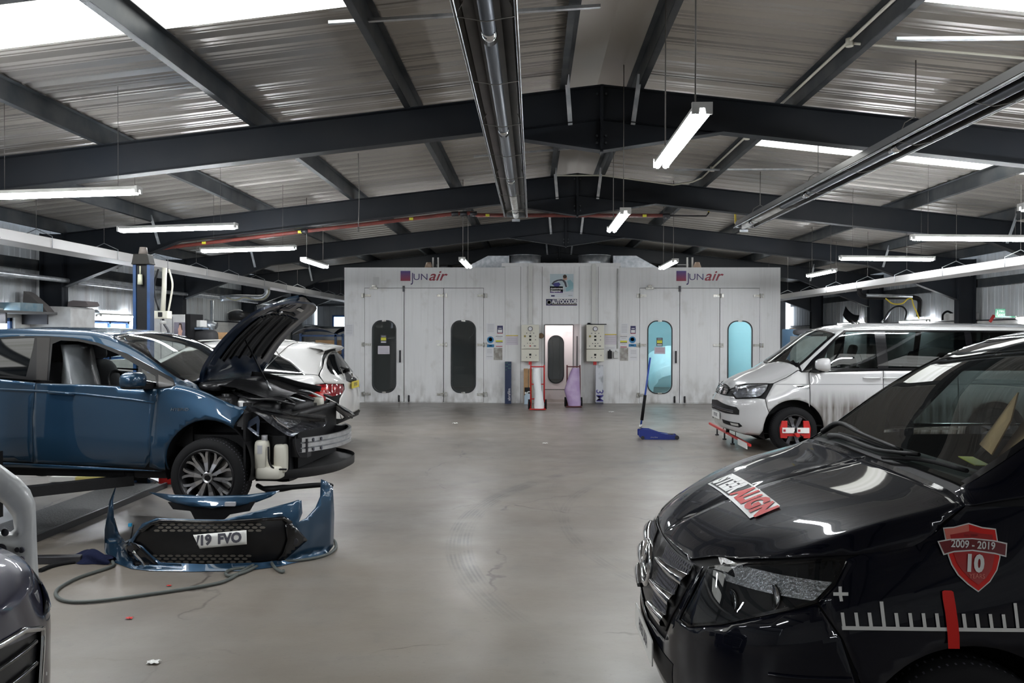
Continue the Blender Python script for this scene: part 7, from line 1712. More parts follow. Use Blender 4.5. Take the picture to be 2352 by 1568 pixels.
for sg in (1, -1): b = MB(); b.tube([Gc.w(2.2, sg * .60, 1.60), Gc.w(2.4, sg * .61, 1.66), Gc.w(3.3, sg * .61, 1.66), Gc.w(3.6, sg * .60, 1.61)], .012, 6, 4); b.build('roof_rail', white_c, Gc.T)
# ---------------------------------------------------------------- front bumper standing on the floor
BX, BHW = -2.43, .905
by = pchip([(-3.45, 7.0), (-3.34, 6.72), (-3.26, 6.48), (-3.1, 6.28), (-2.6, 6.20), (-2.2, 6.25), (-1.97, 6.37), (-1.83, 6.5), (-1.7, 6.72), (-1.62, 6.98)])
bm_T = thing('loose_bumper', 'detached blue front bumper with black grille standing on the floor by the front wheel', 'bumper', (BX, 6.3, 0))
def bsurf(u, v, off=0.0, lift=0.0):
    Y = 6.3
    for _ in range(6):
        p = at(u, v, Y); Y = by(p.x) + .05 * math.sin(min(1, max(0, p.z) / .5) * pi) * -1 + .06 * max(0, p.z - .25)
    p = at(u, v, Y - off)
    if p.z < .003: q = fl(u, v, .003); p = Vector((q.x, q.y, .003))
    return p
def bpanel(name, pts, m, holes=(), off=0.0, step=9, thick=.004, parent=None):
    def dens(q):
        out = []
        for i, a in enumerate(q):
            c = q[(i + 1) % len(q)]; n = max(1, int(math.hypot(c[0] - a[0], c[1] - a[1]) / 10))
            out += [(a[0] + (c[0] - a[0]) * k / n, a[1] + (c[1] - a[1]) * k / n) for k in range(n)]
        return out
    P, F = cdt(dens(pts), [dens(h) for h in holes], step); b = MB(); b.faces([bsurf(x, y, off) for x, y in P], F, True)
    return b.build(name, m, parent or bm_T, solid=thick)
grl = [(303, 1243), (318, 1218), (345, 1200), (368, 1192), (440, 1196), (512, 1195), (570, 1190), (628, 1186), (655, 1186), (672, 1200), (700, 1238), (690, 1252), (640, 1290), (600, 1294), (470, 1298), (368, 1294), (345, 1276), (325, 1254)]
outer = [(268, 1111), (252, 1150), (241, 1215), (240, 1268), (256, 1289), (300, 1306), (345, 1311), (440, 1313), (560, 1311), (640, 1301), (700, 1287), (752, 1271), (765, 1252), (767, 1180), (764, 1118), (750, 1105), (737, 1100), (735, 1140), (724, 1166), (702, 1190), (686, 1198), (694, 1178), (692, 1149), (684, 1148), (668, 1153), (620, 1166), (560, 1181), (512, 1193), (440, 1192), (360, 1189), (328, 1202), (302, 1236), (288, 1243), (272, 1225), (262, 1190), (260, 1150)]
bpanel('bumper_skin', outer, blue_p, holes=[[(306, 1245), (320, 1220), (346, 1203), (368, 1196), (512, 1198), (652, 1190), (668, 1203), (695, 1238), (686, 1251), (638, 1287), (600, 1291), (470, 1295), (370, 1291), (347, 1273), (327, 1253)]])
gk = M('bumper_grille_black', (0.006, 0.006, 0.007), 0.3, spec=0.3)
ga = bpanel('grille', grl, gk, off=-.02)
bpanel('grille_frame', [(318, 1218), (345, 1200), (368, 1192), (512, 1196), (655, 1186), (672, 1198), (664, 1204), (650, 1194), (512, 1203), (370, 1200), (349, 1206), (328, 1222)], black_gloss, off=.006, parent=ga)
bpanel('corner_trim', [(277, 1266), (300, 1244), (318, 1250), (344, 1276), (366, 1298), (340, 1304), (312, 1302)], black_gloss, off=.004); bpanel('corner_trim', [(706, 1240), (690, 1222), (668, 1200), (655, 1204), (660, 1240), (650, 1270), (632, 1292), (648, 1290)], black_gloss, off=.004)
bpanel('black_air_blade', [(301, 1268), (308, 1264), (336, 1296), (330, 1303)], chrome, off=.010)
# honeycomb openings, two bands
hon = M('floor_seen_through_mesh', (0.10, 0.09, 0.075), 0.7)
for v0, rows_, u0, u1, sc in ((1204, 3, 360, 605, .5), (1276, 3, 355, 575, 1.0)):
    b = MB()
    for r_ in range(rows_):
        k = 0; u = u0 + (9 if r_ % 2 else 0)
        while u < u1:
            v = v0 + r_ * 7; w_ = 7.2; h_ = 2.6
            q = [(u - w_, v), (u - w_ * .6, v + h_), (u + w_ * .6, v + h_), (u + w_, v), (u + w_ * .5, v - h_), (u - w_ * .5, v - h_)]
            b.faces([bsurf(x, y, -.012) for x, y in q], [(0, 1, 2, 3, 4, 5)]); u += 18
    b.build('honeycomb_mesh', hon, ga)
pl = bpanel('number_plate', [(444, 1228), (566, 1217), (567, 1249), (459, 1259), (452, 1245)], white_plate, off=.014)
for s_, u_, v_, sz, dx in (('19', 471, 1241, 34, 0), ('FVO', 527, 1236.5, 34, 0), ('V', 448.5, 1243, 34, 0)):
    pts, fs = text2d(s_, size=1.0, bold=.05, sx=.74); out = []
    for a, c in pts:
        u, v = u_ + a * sz * 1.15, v_ - c * sz * .92 - (a * sz) * .09
        out.append(bsurf(max(u, 452 if s_ == 'V' else 0), v, .0205))
    b = MB(); b.faces(out, fs); b.build('plate_lettering', ink, pl, normals=False)
for u_, v_ in ((302, 1258), (678, 1243)):
    p = bsurf(u_, v_, .004); b = MB(); b.cyl(p, p + Vector((0, -.012, 0)), .026, 16); b.build('fog_lamp_cap', dark_metal, bm_T)
# upper moulding strip and bracket
b = MB(); P, F = cdt([(342, 1130), (400, 1136), (480, 1139), (560, 1137), (642, 1127), (622, 1141), (590, 1153), (545, 1162), (490, 1166), (440, 1163), (395, 1153), (368, 1142)], (), 9)
b.faces([at(u, v, 6.42 + .10 * ((u - 490) / 150) ** 2 - .05 * (v - 1130) / 35) for u, v in P], F, True); b.build('upper_moulding', blue_p, bm_T, solid=.006)
b = MB(); P, F = cdt([(388, 1152), (490, 1166), (588, 1150), (575, 1172), (530, 1180), (512, 1196), (452, 1196), (440, 1172), (400, 1168)], (), 9); b.faces([at(u, v, 6.43) for u, v in P], F); b.build('bracket', black_pl, bm_T, solid=.02)
b = MB(); b.box(-2.42, -2.34, 6.36, 6.39, .445, .475); b.build('sensor', lgrey, bm_T)
b = MB(); b.tube([bsurf(262, 1190, -.02), bsurf(272, 1225, -.02), bsurf(288, 1246, -.02), bsurf(300, 1236, -.03), bsurf(306, 1205, -.05)], .006, 6, 4); b.build('loose_wire', black_pl, bm_T)
p = at(299, 1205, 6.5); b = MB(); b.box(p.x - .012, p.x + .012, p.y - .01, p.y + .01, p.z - .012, p.z + .012); b.build('blue_clip', M('clip_blue', (0.02, 0.3, 0.55), 0.4), bm_T)
# hose and bits on the floor
hose_m = M('grey_green_hose', (0.075, 0.085, 0.08), 0.55)
def F_(pts, z=.014): return [fl(u, v, z) for u, v in pts]
b = MB(); b.tube(F_([(762, 1236), (771, 1246), (768, 1262), (745, 1275), (705, 1284), (660, 1288), (632, 1282), (624, 1290), (632, 1304), (648, 1313), (651, 1310)]), .012, 8, 5); b.tube(F_([(640, 1284), (600, 1290), (565, 1306), (525, 1330), (480, 1343), (350, 1363), (230, 1379), (160, 1381), (131, 1370), (134, 1351), (180, 1326), (235, 1308), (260, 1298), (258, 1288)]), .012, 8, 5)
b.tube(F_([(562, 1304), (530, 1308), (518, 1317), (530, 1322), (560, 1314), (590, 1300)]), .012, 8, 5)
o = b.build('air_hose', hose_m); tag(o, 'dark grey-green air hose looping over the floor in front of the blue bumper', 'hose')
b = MB(); b.tube(F_([(92, 1310), (120, 1299), (160, 1291), (215, 1286), (240, 1283)]), [.018, .018, .014, .012], 8, 4); o = b.build('air_line', rubber); tag(o, 'black hose end lying left of the navy rag on the floor', 'hose')
a, c = fl(60, 1285, .03), fl(190, 1283, .03)
b = MB(); b.beam(a, c, .07, .06); o = b.build('steel_bar', dark_metal, None, bevel=.006); tag(o, 'square dark steel bar on the floor left of the navy rag', 'bar')
b = MB(); rows = []
for i in range(14):
    t = i / 13; p = fl(172 + 84 * t, 1287 + 6 * t, 0); rows.append([])
    for j in range(12):
        a_ = pi * j / 11; r = .085 * (.55 + .45 * sin(pi * t)) * (1 + .22 * sin(7 * t + 3 * a_)); rows[-1].append(p + Vector((.02 * sin(5 * a_), r * 1.0 * cos(a_) * -1, max(0, r * .95 * sin(a_)) + .004)))
b.grid(rows); o = b.build('rag', M('navy_rag', (0.010, 0.013, 0.035), 0.9, spec=0.1, bump=.6, bscale=25)); tag(o, 'crumpled navy blue rag on the floor at the left end of the bumper', 'rag')
for u, v, s_, m_, l in ((352, 1523, .03, white_plate, 'small crumpled white paper scrap on the floor at the bottom left'), (297, 1421, .02, red_m, 'tiny red and white wrapper on the floor below the hose loop'), (388, 1346, .015, red_m, 'tiny red scrap on the floor between hose and bumper'), (1045, 973, .05, white_plate, 'pale scrap on the floor left of centre before the left booth'), (1252, 1019, .04, white_plate, 'small pale scrap on the floor in the middle distance'), (1404, 947, .06, white_plate, 'pale scrap on the floor just in front of the silver box')):
    p = fl(u, v); b = MB()
    s_ *= .65; rows = [[p + Vector((s_ * (i - 2) * .8 + .3 * s_ * sin(j * 2), s_ * (j - 2) * .6, .004 + s_ * .5 * abs(sin(i * 1.7 + j * 2.3)))) for j in range(5)] for i in range(5)]; b.grid(rows, smooth=False); o = b.build('litter', m_); tag(o, l, 'litter')
# ---------------------------------------------------------------- navy car corner at the bottom left
navy_p = M('navy_car_paint', (0.010, 0.010, 0.030), 0.35, 0.3, coat=1.0, spec=0.1)
nt_ = dict(zs=[(0, .22), (.5, .2), (3.8, .2)], zb=[(0, .80), (.2, .86), (.6, .91), (1.1, .95), (3.8, .95)], zc=[(0, .84), (.2, .92), (1.0, 1.0), (1.3, 1.1), (1.9, 1.38), (3.0, 1.42), (3.8, 1.2)], zr=[(0, .82), (.2, .90), (1.0, .97), (1.3, 1.02), (1.9, 1.3), (3.0, 1.34), (3.8, 1.1)],
          wm=[(0, .88)], wb=[(0, .72), (1, .82), (3.8, .84)], wr=[(0, .6), (1, .72), (2, .6), (3.8, .6)])
K = Car('car_front', 'navy car front corner cut by the bottom left of the picture', 'car', (-1.79, 2.55, 0), pi, nt_, 3.9, x1=.60, p=2.6, zlift=0.03, smooth=6)
K.shell([('S', circ(.85, .31, .40))], black_pl)
K.panel('front_body', K.row(.0, 3.8, 1, 24) + K.col(3.8, 1, 72)[1:] + K.row(3.8, .0, 71.9, 10)[1:], navy_p, center=True, step=.05, holes=[[('F', .06, .32), ('F', .40, .34), ('F', .46, .66), ('F', .06, .72)], [('S', x, z) for x, z in arch(.85, .31, .36, .20)[::-1]]])
K.panel('grille', [('F', .05, .31), ('F', .41, .33), ('F', .47, .67), ('F', .05, .73)], gk, off=-.01)
K.strip('grille_chrome', [('F', .06, .725), ('F', .30, .715), ('F', .46, .665), ('F', .40, .33), ('F', .06, .31)], .022, chrome, off=.004, raised=.01)
for z_ in (.40, .48, .56, .64): K.strip('grille_slat', [('F', .06, z_), ('F', .40, z_)], .015, black_gloss, off=-.002, raised=.01)
K.panel('headlamp', [('F', .50, .70), ('F', .62, .68), ('S', .30, .72), ('S', .55, .80), ('S', .58, .86), ('S', .25, .82), ('F', .60, .79)], black_gloss, off=.006)
K.panel('headlamp_lens', [('F', .52, .71), ('F', .62, .69), ('S', .30, .73), ('S', .53, .80), ('S', .55, .845), ('S', .25, .81), ('F', .60, .78)], lamp_g, off=.012)
for sg in (1, -1): wheel(K, .85, sg * .78, .31, .31, .2, .2, 5, sty_w, sg)
# bare pale car panel leaning upright behind it
T = thing('bare_car_panel', 'pale bare-metal car door frame standing upright at the left picture edge', 'car panel', (-2.6, 3.75, 0))
prim = M('pale_primer', (0.46, 0.47, 0.46), 0.35, col2=(0.38, 0.39, 0.40), nscale=4, coat=.3)
YD = 3.7
def dp(u, v, o=0): p = at(u, v, YD - o + .0008 * (u + 100)); return p
opn = [(-240, 1130), (-20, 1140), (8, 1155), (30, 1185), (34, 1215), (25, 1222), (-240, 1222)]
outl = [(-260, 1075), (-60, 1050), (-10, 1060), (15, 1078), (45, 1100), (68, 1125), (80, 1155), (82, 1200), (84, 1260), (88, 1330), (86, 1370), (76, 1400), (60, 1445), (40, 1475), (-40, 1490), (-260, 1490)]
def dens2(q, st=12):
    out = []
    for i, a in enumerate(q):
        c = q[(i + 1) % len(q)]; n = max(1, int(math.hypot(c[0] - a[0], c[1] - a[1]) / st)); out += [(a[0] + (c[0] - a[0]) * k / n, a[1] + (c[1] - a[1]) * k / n) for k in range(n)]
    return out
P, F = cdt(dens2(outl), [dens2(opn)], 14)
def edge_d(u, v):
    d = 1e9
    for q in (outl, opn):
        for i in range(len(q)):
            ax, ay = q[i]; bx_, by_ = q[(i + 1) % len(q)]; dx, dy = bx_ - ax, by_ - ay; t = max(0, min(1, ((u - ax) * dx + (v - ay) * dy) / (dx * dx + dy * dy))); d = min(d, math.hypot(u - ax - t * dx, v - ay - t * dy))
    return d
b = MB(); b.faces([dp(u, v, .045 * (1 - math.exp(-edge_d(u, v) / 9))) for u, v in P], F, True); b.build('door_inner_panel', prim, T, solid=.003)
for u_, v_, r in ((12, 1222, .018), (2, 1262, .03), (-20, 1215, .04), (40, 1262, .012)):
    p = dp(u_, v_, .062); b = MB(); b.cyl(p, p + Vector((0, -.004, 0)), r, 14); b.build('access_hole', dark_metal, T)
for u_, v_ in ((51, 1262), (51, 1283), (50, 1303)):
    p = dp(u_, v_, .052); b = MB(); b.cyl(p, p + Vector((0, -.008, 0)), .014, 10); b.build('hinge_bolt_hole', ink, T)
# ---------------------------------------------------------------- things behind and under the hatchback
def simple(name, label, cat, parts, group=None):
    loc = parts[0][1]
    T = thing(name, label, cat, loc, 0, group)
    return T
# planks and trolley under the car
a, c = fl(122, 1098, .04), fl(300, 1098, .04)
b = MB(); b.beam(a, c, .16, .06); o = b.build('yellow_plank', M('yellow_white_board', (0.60, 0.52, 0.18), 0.5, col2=(0.7, 0.7, 0.68), nscale=1.2, nlo=.48, nhi=.5)); tag(o, 'yellow and white board lying on the floor beyond the lift arm', 'board')
T = thing('floor_trolley', 'small red and silver trolley on the floor seen under the blue hatchback', 'trolley', fl(380, 1110)[:])
p = fl(378, 1112); b = MB(); b.box(p.x - .02, p.x + .22, p.y - .12, p.y + .12, .02, .11); b.build('red_body', red_m, T, bevel=.01)
b = MB(); b.beam((p.x - .15, p.y, .09), (p.x, p.y, .03), .2, .02); b.box(p.x - .02, p.x + .25, p.y - .14, p.y + .14, 0, .02); b.build('silver_ramp', alu, T)
# ---------------------------------------------------------------- in front of the booths
def box_thing(name, label, cat, x0, x1, y0, y1, z0, z1, m, bevel=.004, rot=0.0):
    b = MB(); cx, cy_ = (x0 + x1) / 2, (y0 + y1) / 2
    b.box(x0 - cx, x1 - cx, y0 - cy_, y1 - cy_, z0, z1, Matrix.Translation((cx, cy_, 0)) @ Matrix.Rotation(rot, 4, 'Z')); o = b.build(name, m, None, bevel=bevel); tag(o, label, cat); return o
def truck(u0, u1, vtop, vbot, label, roll_m, roll_label, roll_shape, frame):
    p0, p1 = fl(u0, vbot), fl(u1, vbot); y = (p0.y + p1.y) / 2; x0, x1 = at(u0, 900, y).x, at(u1, 900, y).x; zt = at((u0 + u1) / 2, vtop, y + .12).z; xc = (x0 + x1) / 2
    T = thing('sack_truck', label, 'sack truck', (xc, y, 0), 0, 'sack trucks')
    for s_ in (-1, 1):
        b = MB(); xx = xc + s_ * (x1 - x0) * .36; b.tube([(xx, y, .03), (xx, y + .10, zt - .02), (xx, y + .10, zt)], .018, 8, 1); b.build('upright', frame, T)
    for z in (.25, .6, zt - .04): 
        b = MB(); b.cyl((x0 + (x1 - x0) * .14, y + .1 * z / zt, z), (x1 - (x1 - x0) * .14, y + .1 * z / zt, z), .014, 8); b.build('crossbar', frame, T)
    b = MB(); b.box(x0 + .03, x1 - .03, y - .22, y, .012, .03); b.build('toe_plate', frame, T)
    for s_ in (-1, 1):
        xx = xc + s_ * ((x1 - x0) * .5 - .03)
        b = MB(); b.cyl((xx - .03, y + .10, .12), (xx + .03, y + .10, .12), .115, 20); wv = b.build('wheel', rubber, T)
        b = MB(); b.cyl((xx - .034, y + .10, .12), (xx + .034, y + .10, .12), .06, 14); b.build('wheel_disc', frame, wv)
    b = MB(); rows = []
    for t, hw, dx in roll_shape:
        z = .035 + (zt - .10) * t; rows.append([(xc + dx + hw * cos(a) * (1 + .05 * sin(4 * a + 9 * t)), y - .10 + .08 * t + min(.10, hw) * sin(a), z) for a in [2 * pi * k / 18 for k in range(18)]])
    b.grid([[Vector(q) for q in r] for r in rows], closed=True); b.bm.faces.new([b.bm.verts.new(q) for q in rows[-1]]); o = b.build('wrapped_roll', roll_m); tag(o, roll_label, 'roll')
    return T
wr_m = M('white_wrap', (0.74, 0.75, 0.76), 0.35, bump=.8, bscale=14); lil = M('lilac_wrap', (0.38, 0.26, 0.46), 0.4, col2=(0.45, 0.34, 0.52), nscale=5, bump=.7, bscale=9)
dred_f = M('truck_dark_red', (0.10, 0.015, 0.02), 0.5)
truck(1213, 1256, 838, 940, 'bright red sack truck carrying a white wrapped roll before the booths', wr_m, 'white plastic-wrapped roll standing on the red sack truck', [(0, .115, .04), (.1, .12, .04), (.35, .09, .03), (.5, .085, .01), (.75, .10, -.02), (.9, .09, -.02), (1, .085, -.02)], red_m)
truck(1297, 1338, 838, 934, 'dark red sack truck carrying a lilac wrapped roll right of the narrow doorway', lil, 'lilac plastic-wrapped roll standing on the dark red sack truck', [(0, .15, .02), (.1, .16, .01), (.4, .20, -.04), (.5, .19, -.03), (.7, .15, .0), (.9, .11, .03), (1, .09, .05)], dred_f)
def stand(u0, u1, v0, v1, dy, name, label, cat, m, **k):
    y = YB - .10; x0, x1 = at(u0, 900, y).x, at(u1, 900, y).x; z1 = at(u0, v0, y).z
    return box_thing(name, label, cat, x0, x1, y - dy, y, 0.0, z1, m, **k), x0, x1, y - dy, z1
dots = M('navy_box', (0.008, 0.02, 0.07), 0.5)
o, x0, x1, yf, z1 = stand(1160, 1174.5, 830, 929, .16, 'tall_box', 'tall narrow navy blue box leaning against the left booth', 'box', dots)
T = o
for k in range(9):
    b = MB(); xx = x0 + .03 + .035 * (k % 4); zz = z1 - .03 - .045 * (k // 2); b.cyl((xx, yf - .001, zz), (xx, yf - .004, zz), .009, 8); b.build('green_dot', M('green_dot_print', (0.1, 0.4, 0.15), 0.5) if k == 0 else bpy.data.materials['green_dot_print'], T)
text_obj('lettering', 'abrafilm', lambda a, c: ((x0 + x1) / 2 - c * 1 + .03, yf - .004, .24 + a), white_p, T, size=.10)
o, x0, x1, yf, z1 = stand(1367, 1384, 838, 924, .18, 'silver_box', 'tall silver grey box with large purple lettering under the right control box', 'box', M('silver_print_box', (0.60, 0.62, 0.66), 0.35, col2=(0.12, 0.13, 0.16), nscale=3.2, nlo=.55, nhi=.72, stretch=(1, 1, .9)))
text_obj('lettering', '3M', lambda a, c: ((x0 + x1) / 2 + c, yf - .004, .22 - a), M('logo_purple', (0.06, 0.05, 0.25), 0.5), o, size=.26, bold=.002)
b = MB(); b.box(x0 - .005, x1 + .005, yf - .005, YB - .09, 0, .05); b.build('dark_foot', ink, o)
stand(1203, 1213, 846, 925, .08, 'cardboard_tube', 'flat brown cardboard length standing behind the red sack truck, left one', 'cardboard', card); stand(1214.5, 1222, 846, 925, .08, 'cardboard_tube', 'flat brown cardboard length standing behind the red sack truck, right one', 'cardboard', card)
T = thing('jerrycan', 'translucent pale blue jerrycan with handle on the floor beside the red sack truck', 'jerrycan', (at(1212, 900, YB - .3).x, YB - .3, 0))
x = at(1212, 900, YB - .3).x
b = MB(); b.prism([(x - .09, 0), (x + .09, 0), (x + .09, .22), (x + .05, .27), (x - .04, .27), (x - .09, .22)], lambda a, c, d: (a, d, c), YB - .42, YB - .24); b.build('can_body', M('pale_blue_plastic', (0.45, 0.56, 0.66), 0.4), T, bevel=.012)
b = MB(); b.tube([(x - .01, YB - .33, .26), (x, YB - .33, .31), (x + .07, YB - .33, .31), (x + .085, YB - .33, .22)], .014, 8, 3); b.build('handle', white_plate, T)
b = MB(); b.cyl((x - .055, YB - .33, .26), (x - .055, YB - .33, .31), .025, 12); b.build('cap', white_plate, T)
box_thing('black_tin', 'black tin with a white label standing behind the pale jerrycan', 'tin', x - .08, x + .06, YB - .2, YB - .06, 0, .42, black_pl)
# ---------------------------------------------------------------- blue trolley jack
T = thing('trolley_jack', 'blue trolley jack with upright handle standing before the right booth', 'trolley jack', fl(1510, 1007)[:])
yj = 14.2
X = lambda u: at(u, 1000, yj).x
Z = lambda v: at(1510, v, yj).z
jb = M('jack_blue', (0.012, 0.03, 0.22), 0.35, coat=.3)
for s_ in (-.12, .10):
    b = MB(); b.prism([(X(1466), Z(1000)), (X(1466), Z(987)), (X(1474), Z(984)), (X(1492), Z(985)), (X(1515), Z(993)), (X(1535), Z(996)), (X(1553), Z(997)), (X(1556), Z(1004)), (X(1550), Z(1007)), (X(1475), Z(1007))], lambda a, c, d: (a, d, c), yj + s_, yj + s_ + .02); b.build('side_plate', jb, T)
b = MB(); b.beam((X(1478), yj, Z(996)), (X(1538), yj, Z(1000)), .14, .05); b.build('lifting_arm', jb, T)
b = MB(); b.cyl((X(1540), yj, Z(1000)), (X(1540), yj, Z(995)), .05, 16); b.build('saddle', dark_metal, T)
for u_, r in ((1474, .03), (1552, .036)):
    for s_ in (-.14, .12):
        b = MB(); b.cyl((X(u_), yj + s_, r), (X(u_), yj + s_ + .03, r), r, 16); b.build('wheel', dark_metal, T)
b = MB(); b.cyl((X(1470), yj, Z(985)), (X(1472), yj, Z(974)), .022, 10); b.build('handle_socket', alu, T)
b = MB(); b.cyl((X(1472), yj, Z(976)), (X(1493), yj, Z(821)), .016, 10); h = b.build('handle', M('handle_blue', (0.015, 0.06, 0.32), 0.35), T)
b = MB(); b.cyl((X(1474), yj, Z(965)), (X(1481.5), yj, Z(907)), .027, 12); b.build('foam_sleeve', rubber, h)
text_obj('lettering', 'silverline', lambda a, c: (X(1500) + a, yj - .122, Z(1002) + c), chrome, T, size=.035)
# ---------------------------------------------------------------- along the left wall
XW = XL
def wall_box(name, label, cat, u0, u1, v0, v1, y, m, d=.3, bevel=.01):
    a, c = at(u0, v1, y), at(u1, v0, y); return box_thing(name, label, cat, a.x, c.x, y, y + d, a.z, c.z, m, bevel)
wg = M('grubby_white', (0.58, 0.58, 0.57), 0.6, col2=(0.46, 0.45, 0.44), nscale=4)
T = thing('shelf', 'long dark grey wall shelf at the left picture edge', 'shelf', (-8.5, 13.7, 2.15))
b = MB(); b.box(-8.739, -8.25, 12.4, 14.0, 2.12, 2.16); b.build('board', M('shelf_grey', (0.10, 0.10, 0.10), 0.6), T)
for yy_ in (12.7, 13.8): b = MB(); b.box(-8.739, -8.3, yy_ - .02, yy_ + .02, 1.95, 2.12); b.build('bracket', dark_metal, T)
box_thing('blue_carton', 'pale blue carton lying on the shelf at the left wall', 'carton', -8.70, -8.33, 13.1, 13.72, 2.161, 2.30, M('carton_blue', (0.12, 0.21, 0.27), 0.6, col2=(0.2, 0.27, 0.3), nscale=8))
b = MB(); b.prism([(0, 0), (.42, 0), (.34, .10), (.12, .30), (.02, .36)], lambda p_, q_, d: (-8.72 + p_ * 1.05, d, 2.161 + q_), 13.76, 13.98); o = b.build('grey_trim', M('old_trim_grey', (0.12, 0.11, 0.105), 0.6), None, bevel=.01); tag(o, 'curved dark grey car trim leaning behind the blue carton on the shelf', 'car trim')
b = MB(); b.prism([(-8.739, 0), (-8.02, 0), (-8.02, 2.23), (-8.07, 2.26), (-8.6, 2.27), (-8.739, 2.24)], lambda p_, q_, d: (p_, d, q_), 14.01, 14.8); o = b.build('white_pier', wg, None, bevel=.01); tag(o, 'whitewashed block pier in front of the left wall beyond the hatchback roof', 'pier')
b = MB(); b.prism([(-8.28, 2.27), (-7.96, 2.275), (-7.90, 2.30), (-7.94, 2.37), (-8.18, 2.385), (-8.27, 2.36)], lambda p_, q_, d: (p_, d, q_), 14.35, 14.75); o = b.build('grey_case', M('case_grey', (0.17, 0.15, 0.15), 0.6), None, bevel=.01); tag(o, 'flat grey brown case resting on top of the whitewashed pier', 'case')
b = MB(); b.prism([(-8.739, 2.16), (-8.50, 2.16), (-8.40, 2.20), (-8.46, 2.26), (-8.739, 2.26)], lambda p_, q_, d: (p_, d, q_), 15.3, 15.7); o = b.build('extractor_cowl', galv, None, bevel=.01); tag(o, 'grey metal cowl beside the whitewashed pier by the bright wall light', 'cowl')
# cabinets right of the lift post
T = thing('white_cabinet', 'tall white cabinet with a picture poster right of the blue lift post', 'cabinet', at(395, 780, 15.0)[:])
a, c = at(343, 790, 15.0), at(424, 722, 15.0); b = MB(); b.box(a.x, c.x, 15.0, 15.5, 0, c.z); b.build('body', wg, T, bevel=.01)
b = MB(); b.box(c.x + .002, c.x + .10, 15.02, 15.6, 0, c.z + .01); b.build('dark_side', black_pl, T)
for t in (.33, .66): b = MB(); xx = a.x + (c.x - a.x) * t; b.box(xx - .004, xx + .004, 14.994, 15.0, 0, c.z - .04); b.build('door_gap', ink, T)
a, c = at(399, 781, 14.97), at(424, 740, 14.97)
Tq = thing('wall_picture', 'picture poster of a seated woman on the white cabinet', 'poster', (a.x, 14.98, a.z)); w_ = c.x - a.x; h_ = c.z - a.z
b = MB(); b.box(a.x, c.x, 14.985, 14.99, a.z, c.z); b.build('sheet', M('poster_dusk', (0.13, 0.12, 0.16), 0.5, col2=(0.25, 0.23, 0.28), nscale=3), Tq)
def pf(q, m, y): b = MB(); P, F = cdt([(a.x + w_ * s_, a.z + h_ * t) for s_, t in q]); b.faces([(x, y, z) for x, z in P], F); b.build('printed_figure', m, Tq)
pf([(.30, .05), (.85, .02), (.95, .10), (.75, .18), (.70, .35), (.78, .5), (.72, .66), (.62, .72), (.60, .85), (.5, .86), (.46, .74), (.36, .62), (.40, .42), (.30, .22)], skin, 14.983); pf([(.44, .78), (.44, .92), (.55, .97), (.70, .92), (.74, .78), (.76, .55), (.68, .60), (.64, .76), (.62, .84), (.5, .88)], hair_m, 14.982)
wall_box('grey_cabinet', 'pale grey electrical cabinet right of the white cabinet', 'cabinet', 441, 461, 735, 751, 15.3, M('cab_pale', (0.55, 0.55, 0.53), 0.5))
wall_box('blue_shelf_box', 'grey blue tray under the pale electrical cabinet', 'tray', 440, 466, 752, 757, 15.2, M('tray_blue', (0.10, 0.14, 0.2), 0.5))
b = blob(lambda x, y, z: Vector((x, y, z)), (at(462, 776, 15.2).x, 15.4, at(462, 776, 15.2).z), (.22, .2, .16), 10, .6); o = b.build('black_bag', M('bag_black', (0.015, 0.015, 0.017), 0.7, bump=.5, bscale=12)); tag(o, 'lumpy black bag left of the brown carton behind the estate car', 'bag')
a, c = at(474, 783, 16.0), at(531, 763, 16.0); box_thing('brown_carton', 'long brown carton showing above the roof of the white estate car', 'carton', a.x, c.x, 16.0, 16.5, a.z, c.z, card, rot=radians(3))
a, c = at(440, 812, 16.5), at(620, 783, 16.5); box_thing('workbench', 'long pale workbench behind the white estate car', 'workbench', a.x, c.x + .8, 16.0, 16.9, .0, a.z + .24, wg)
b = blob(lambda x, y, z: Vector((x, y, z)), (-8.5, 23.5, 2.30), (.28, .34, .15), 12, .6); o = b.build('mirror_housing', M('housing_black', (0.012, 0.012, 0.013), 0.4)); tag(o, 'large dark housing with pale rim on the block wall under the extraction arm', 'car part')
b = MB(); b.tube([at(508, 735, 23.5), at(520, 720, 23.5), at(540, 712, 23.5), at(556, 714, 23.5), at(560, 730, 23.5), at(563, 735, 23.5)], .02, 8, 4); o = b.build('pale_strip', white_steel); tag(o, 'pale curved strip bent over the dark housing on the block wall', 'strip')
b = MB(); p = at(487, 740, 21.6); b.cyl(at(487, 690, 21.6), (p.x, p.y, 0), .05, 10); b.cyl((p.x - .2, 21.6, p.z), (p.x + .12, 21.6, p.z - .1), .1, 12); o = b.build('spot_repair_lamp', galv); tag(o, 'grey jointed stand with round head left of the dark housing', 'stand')
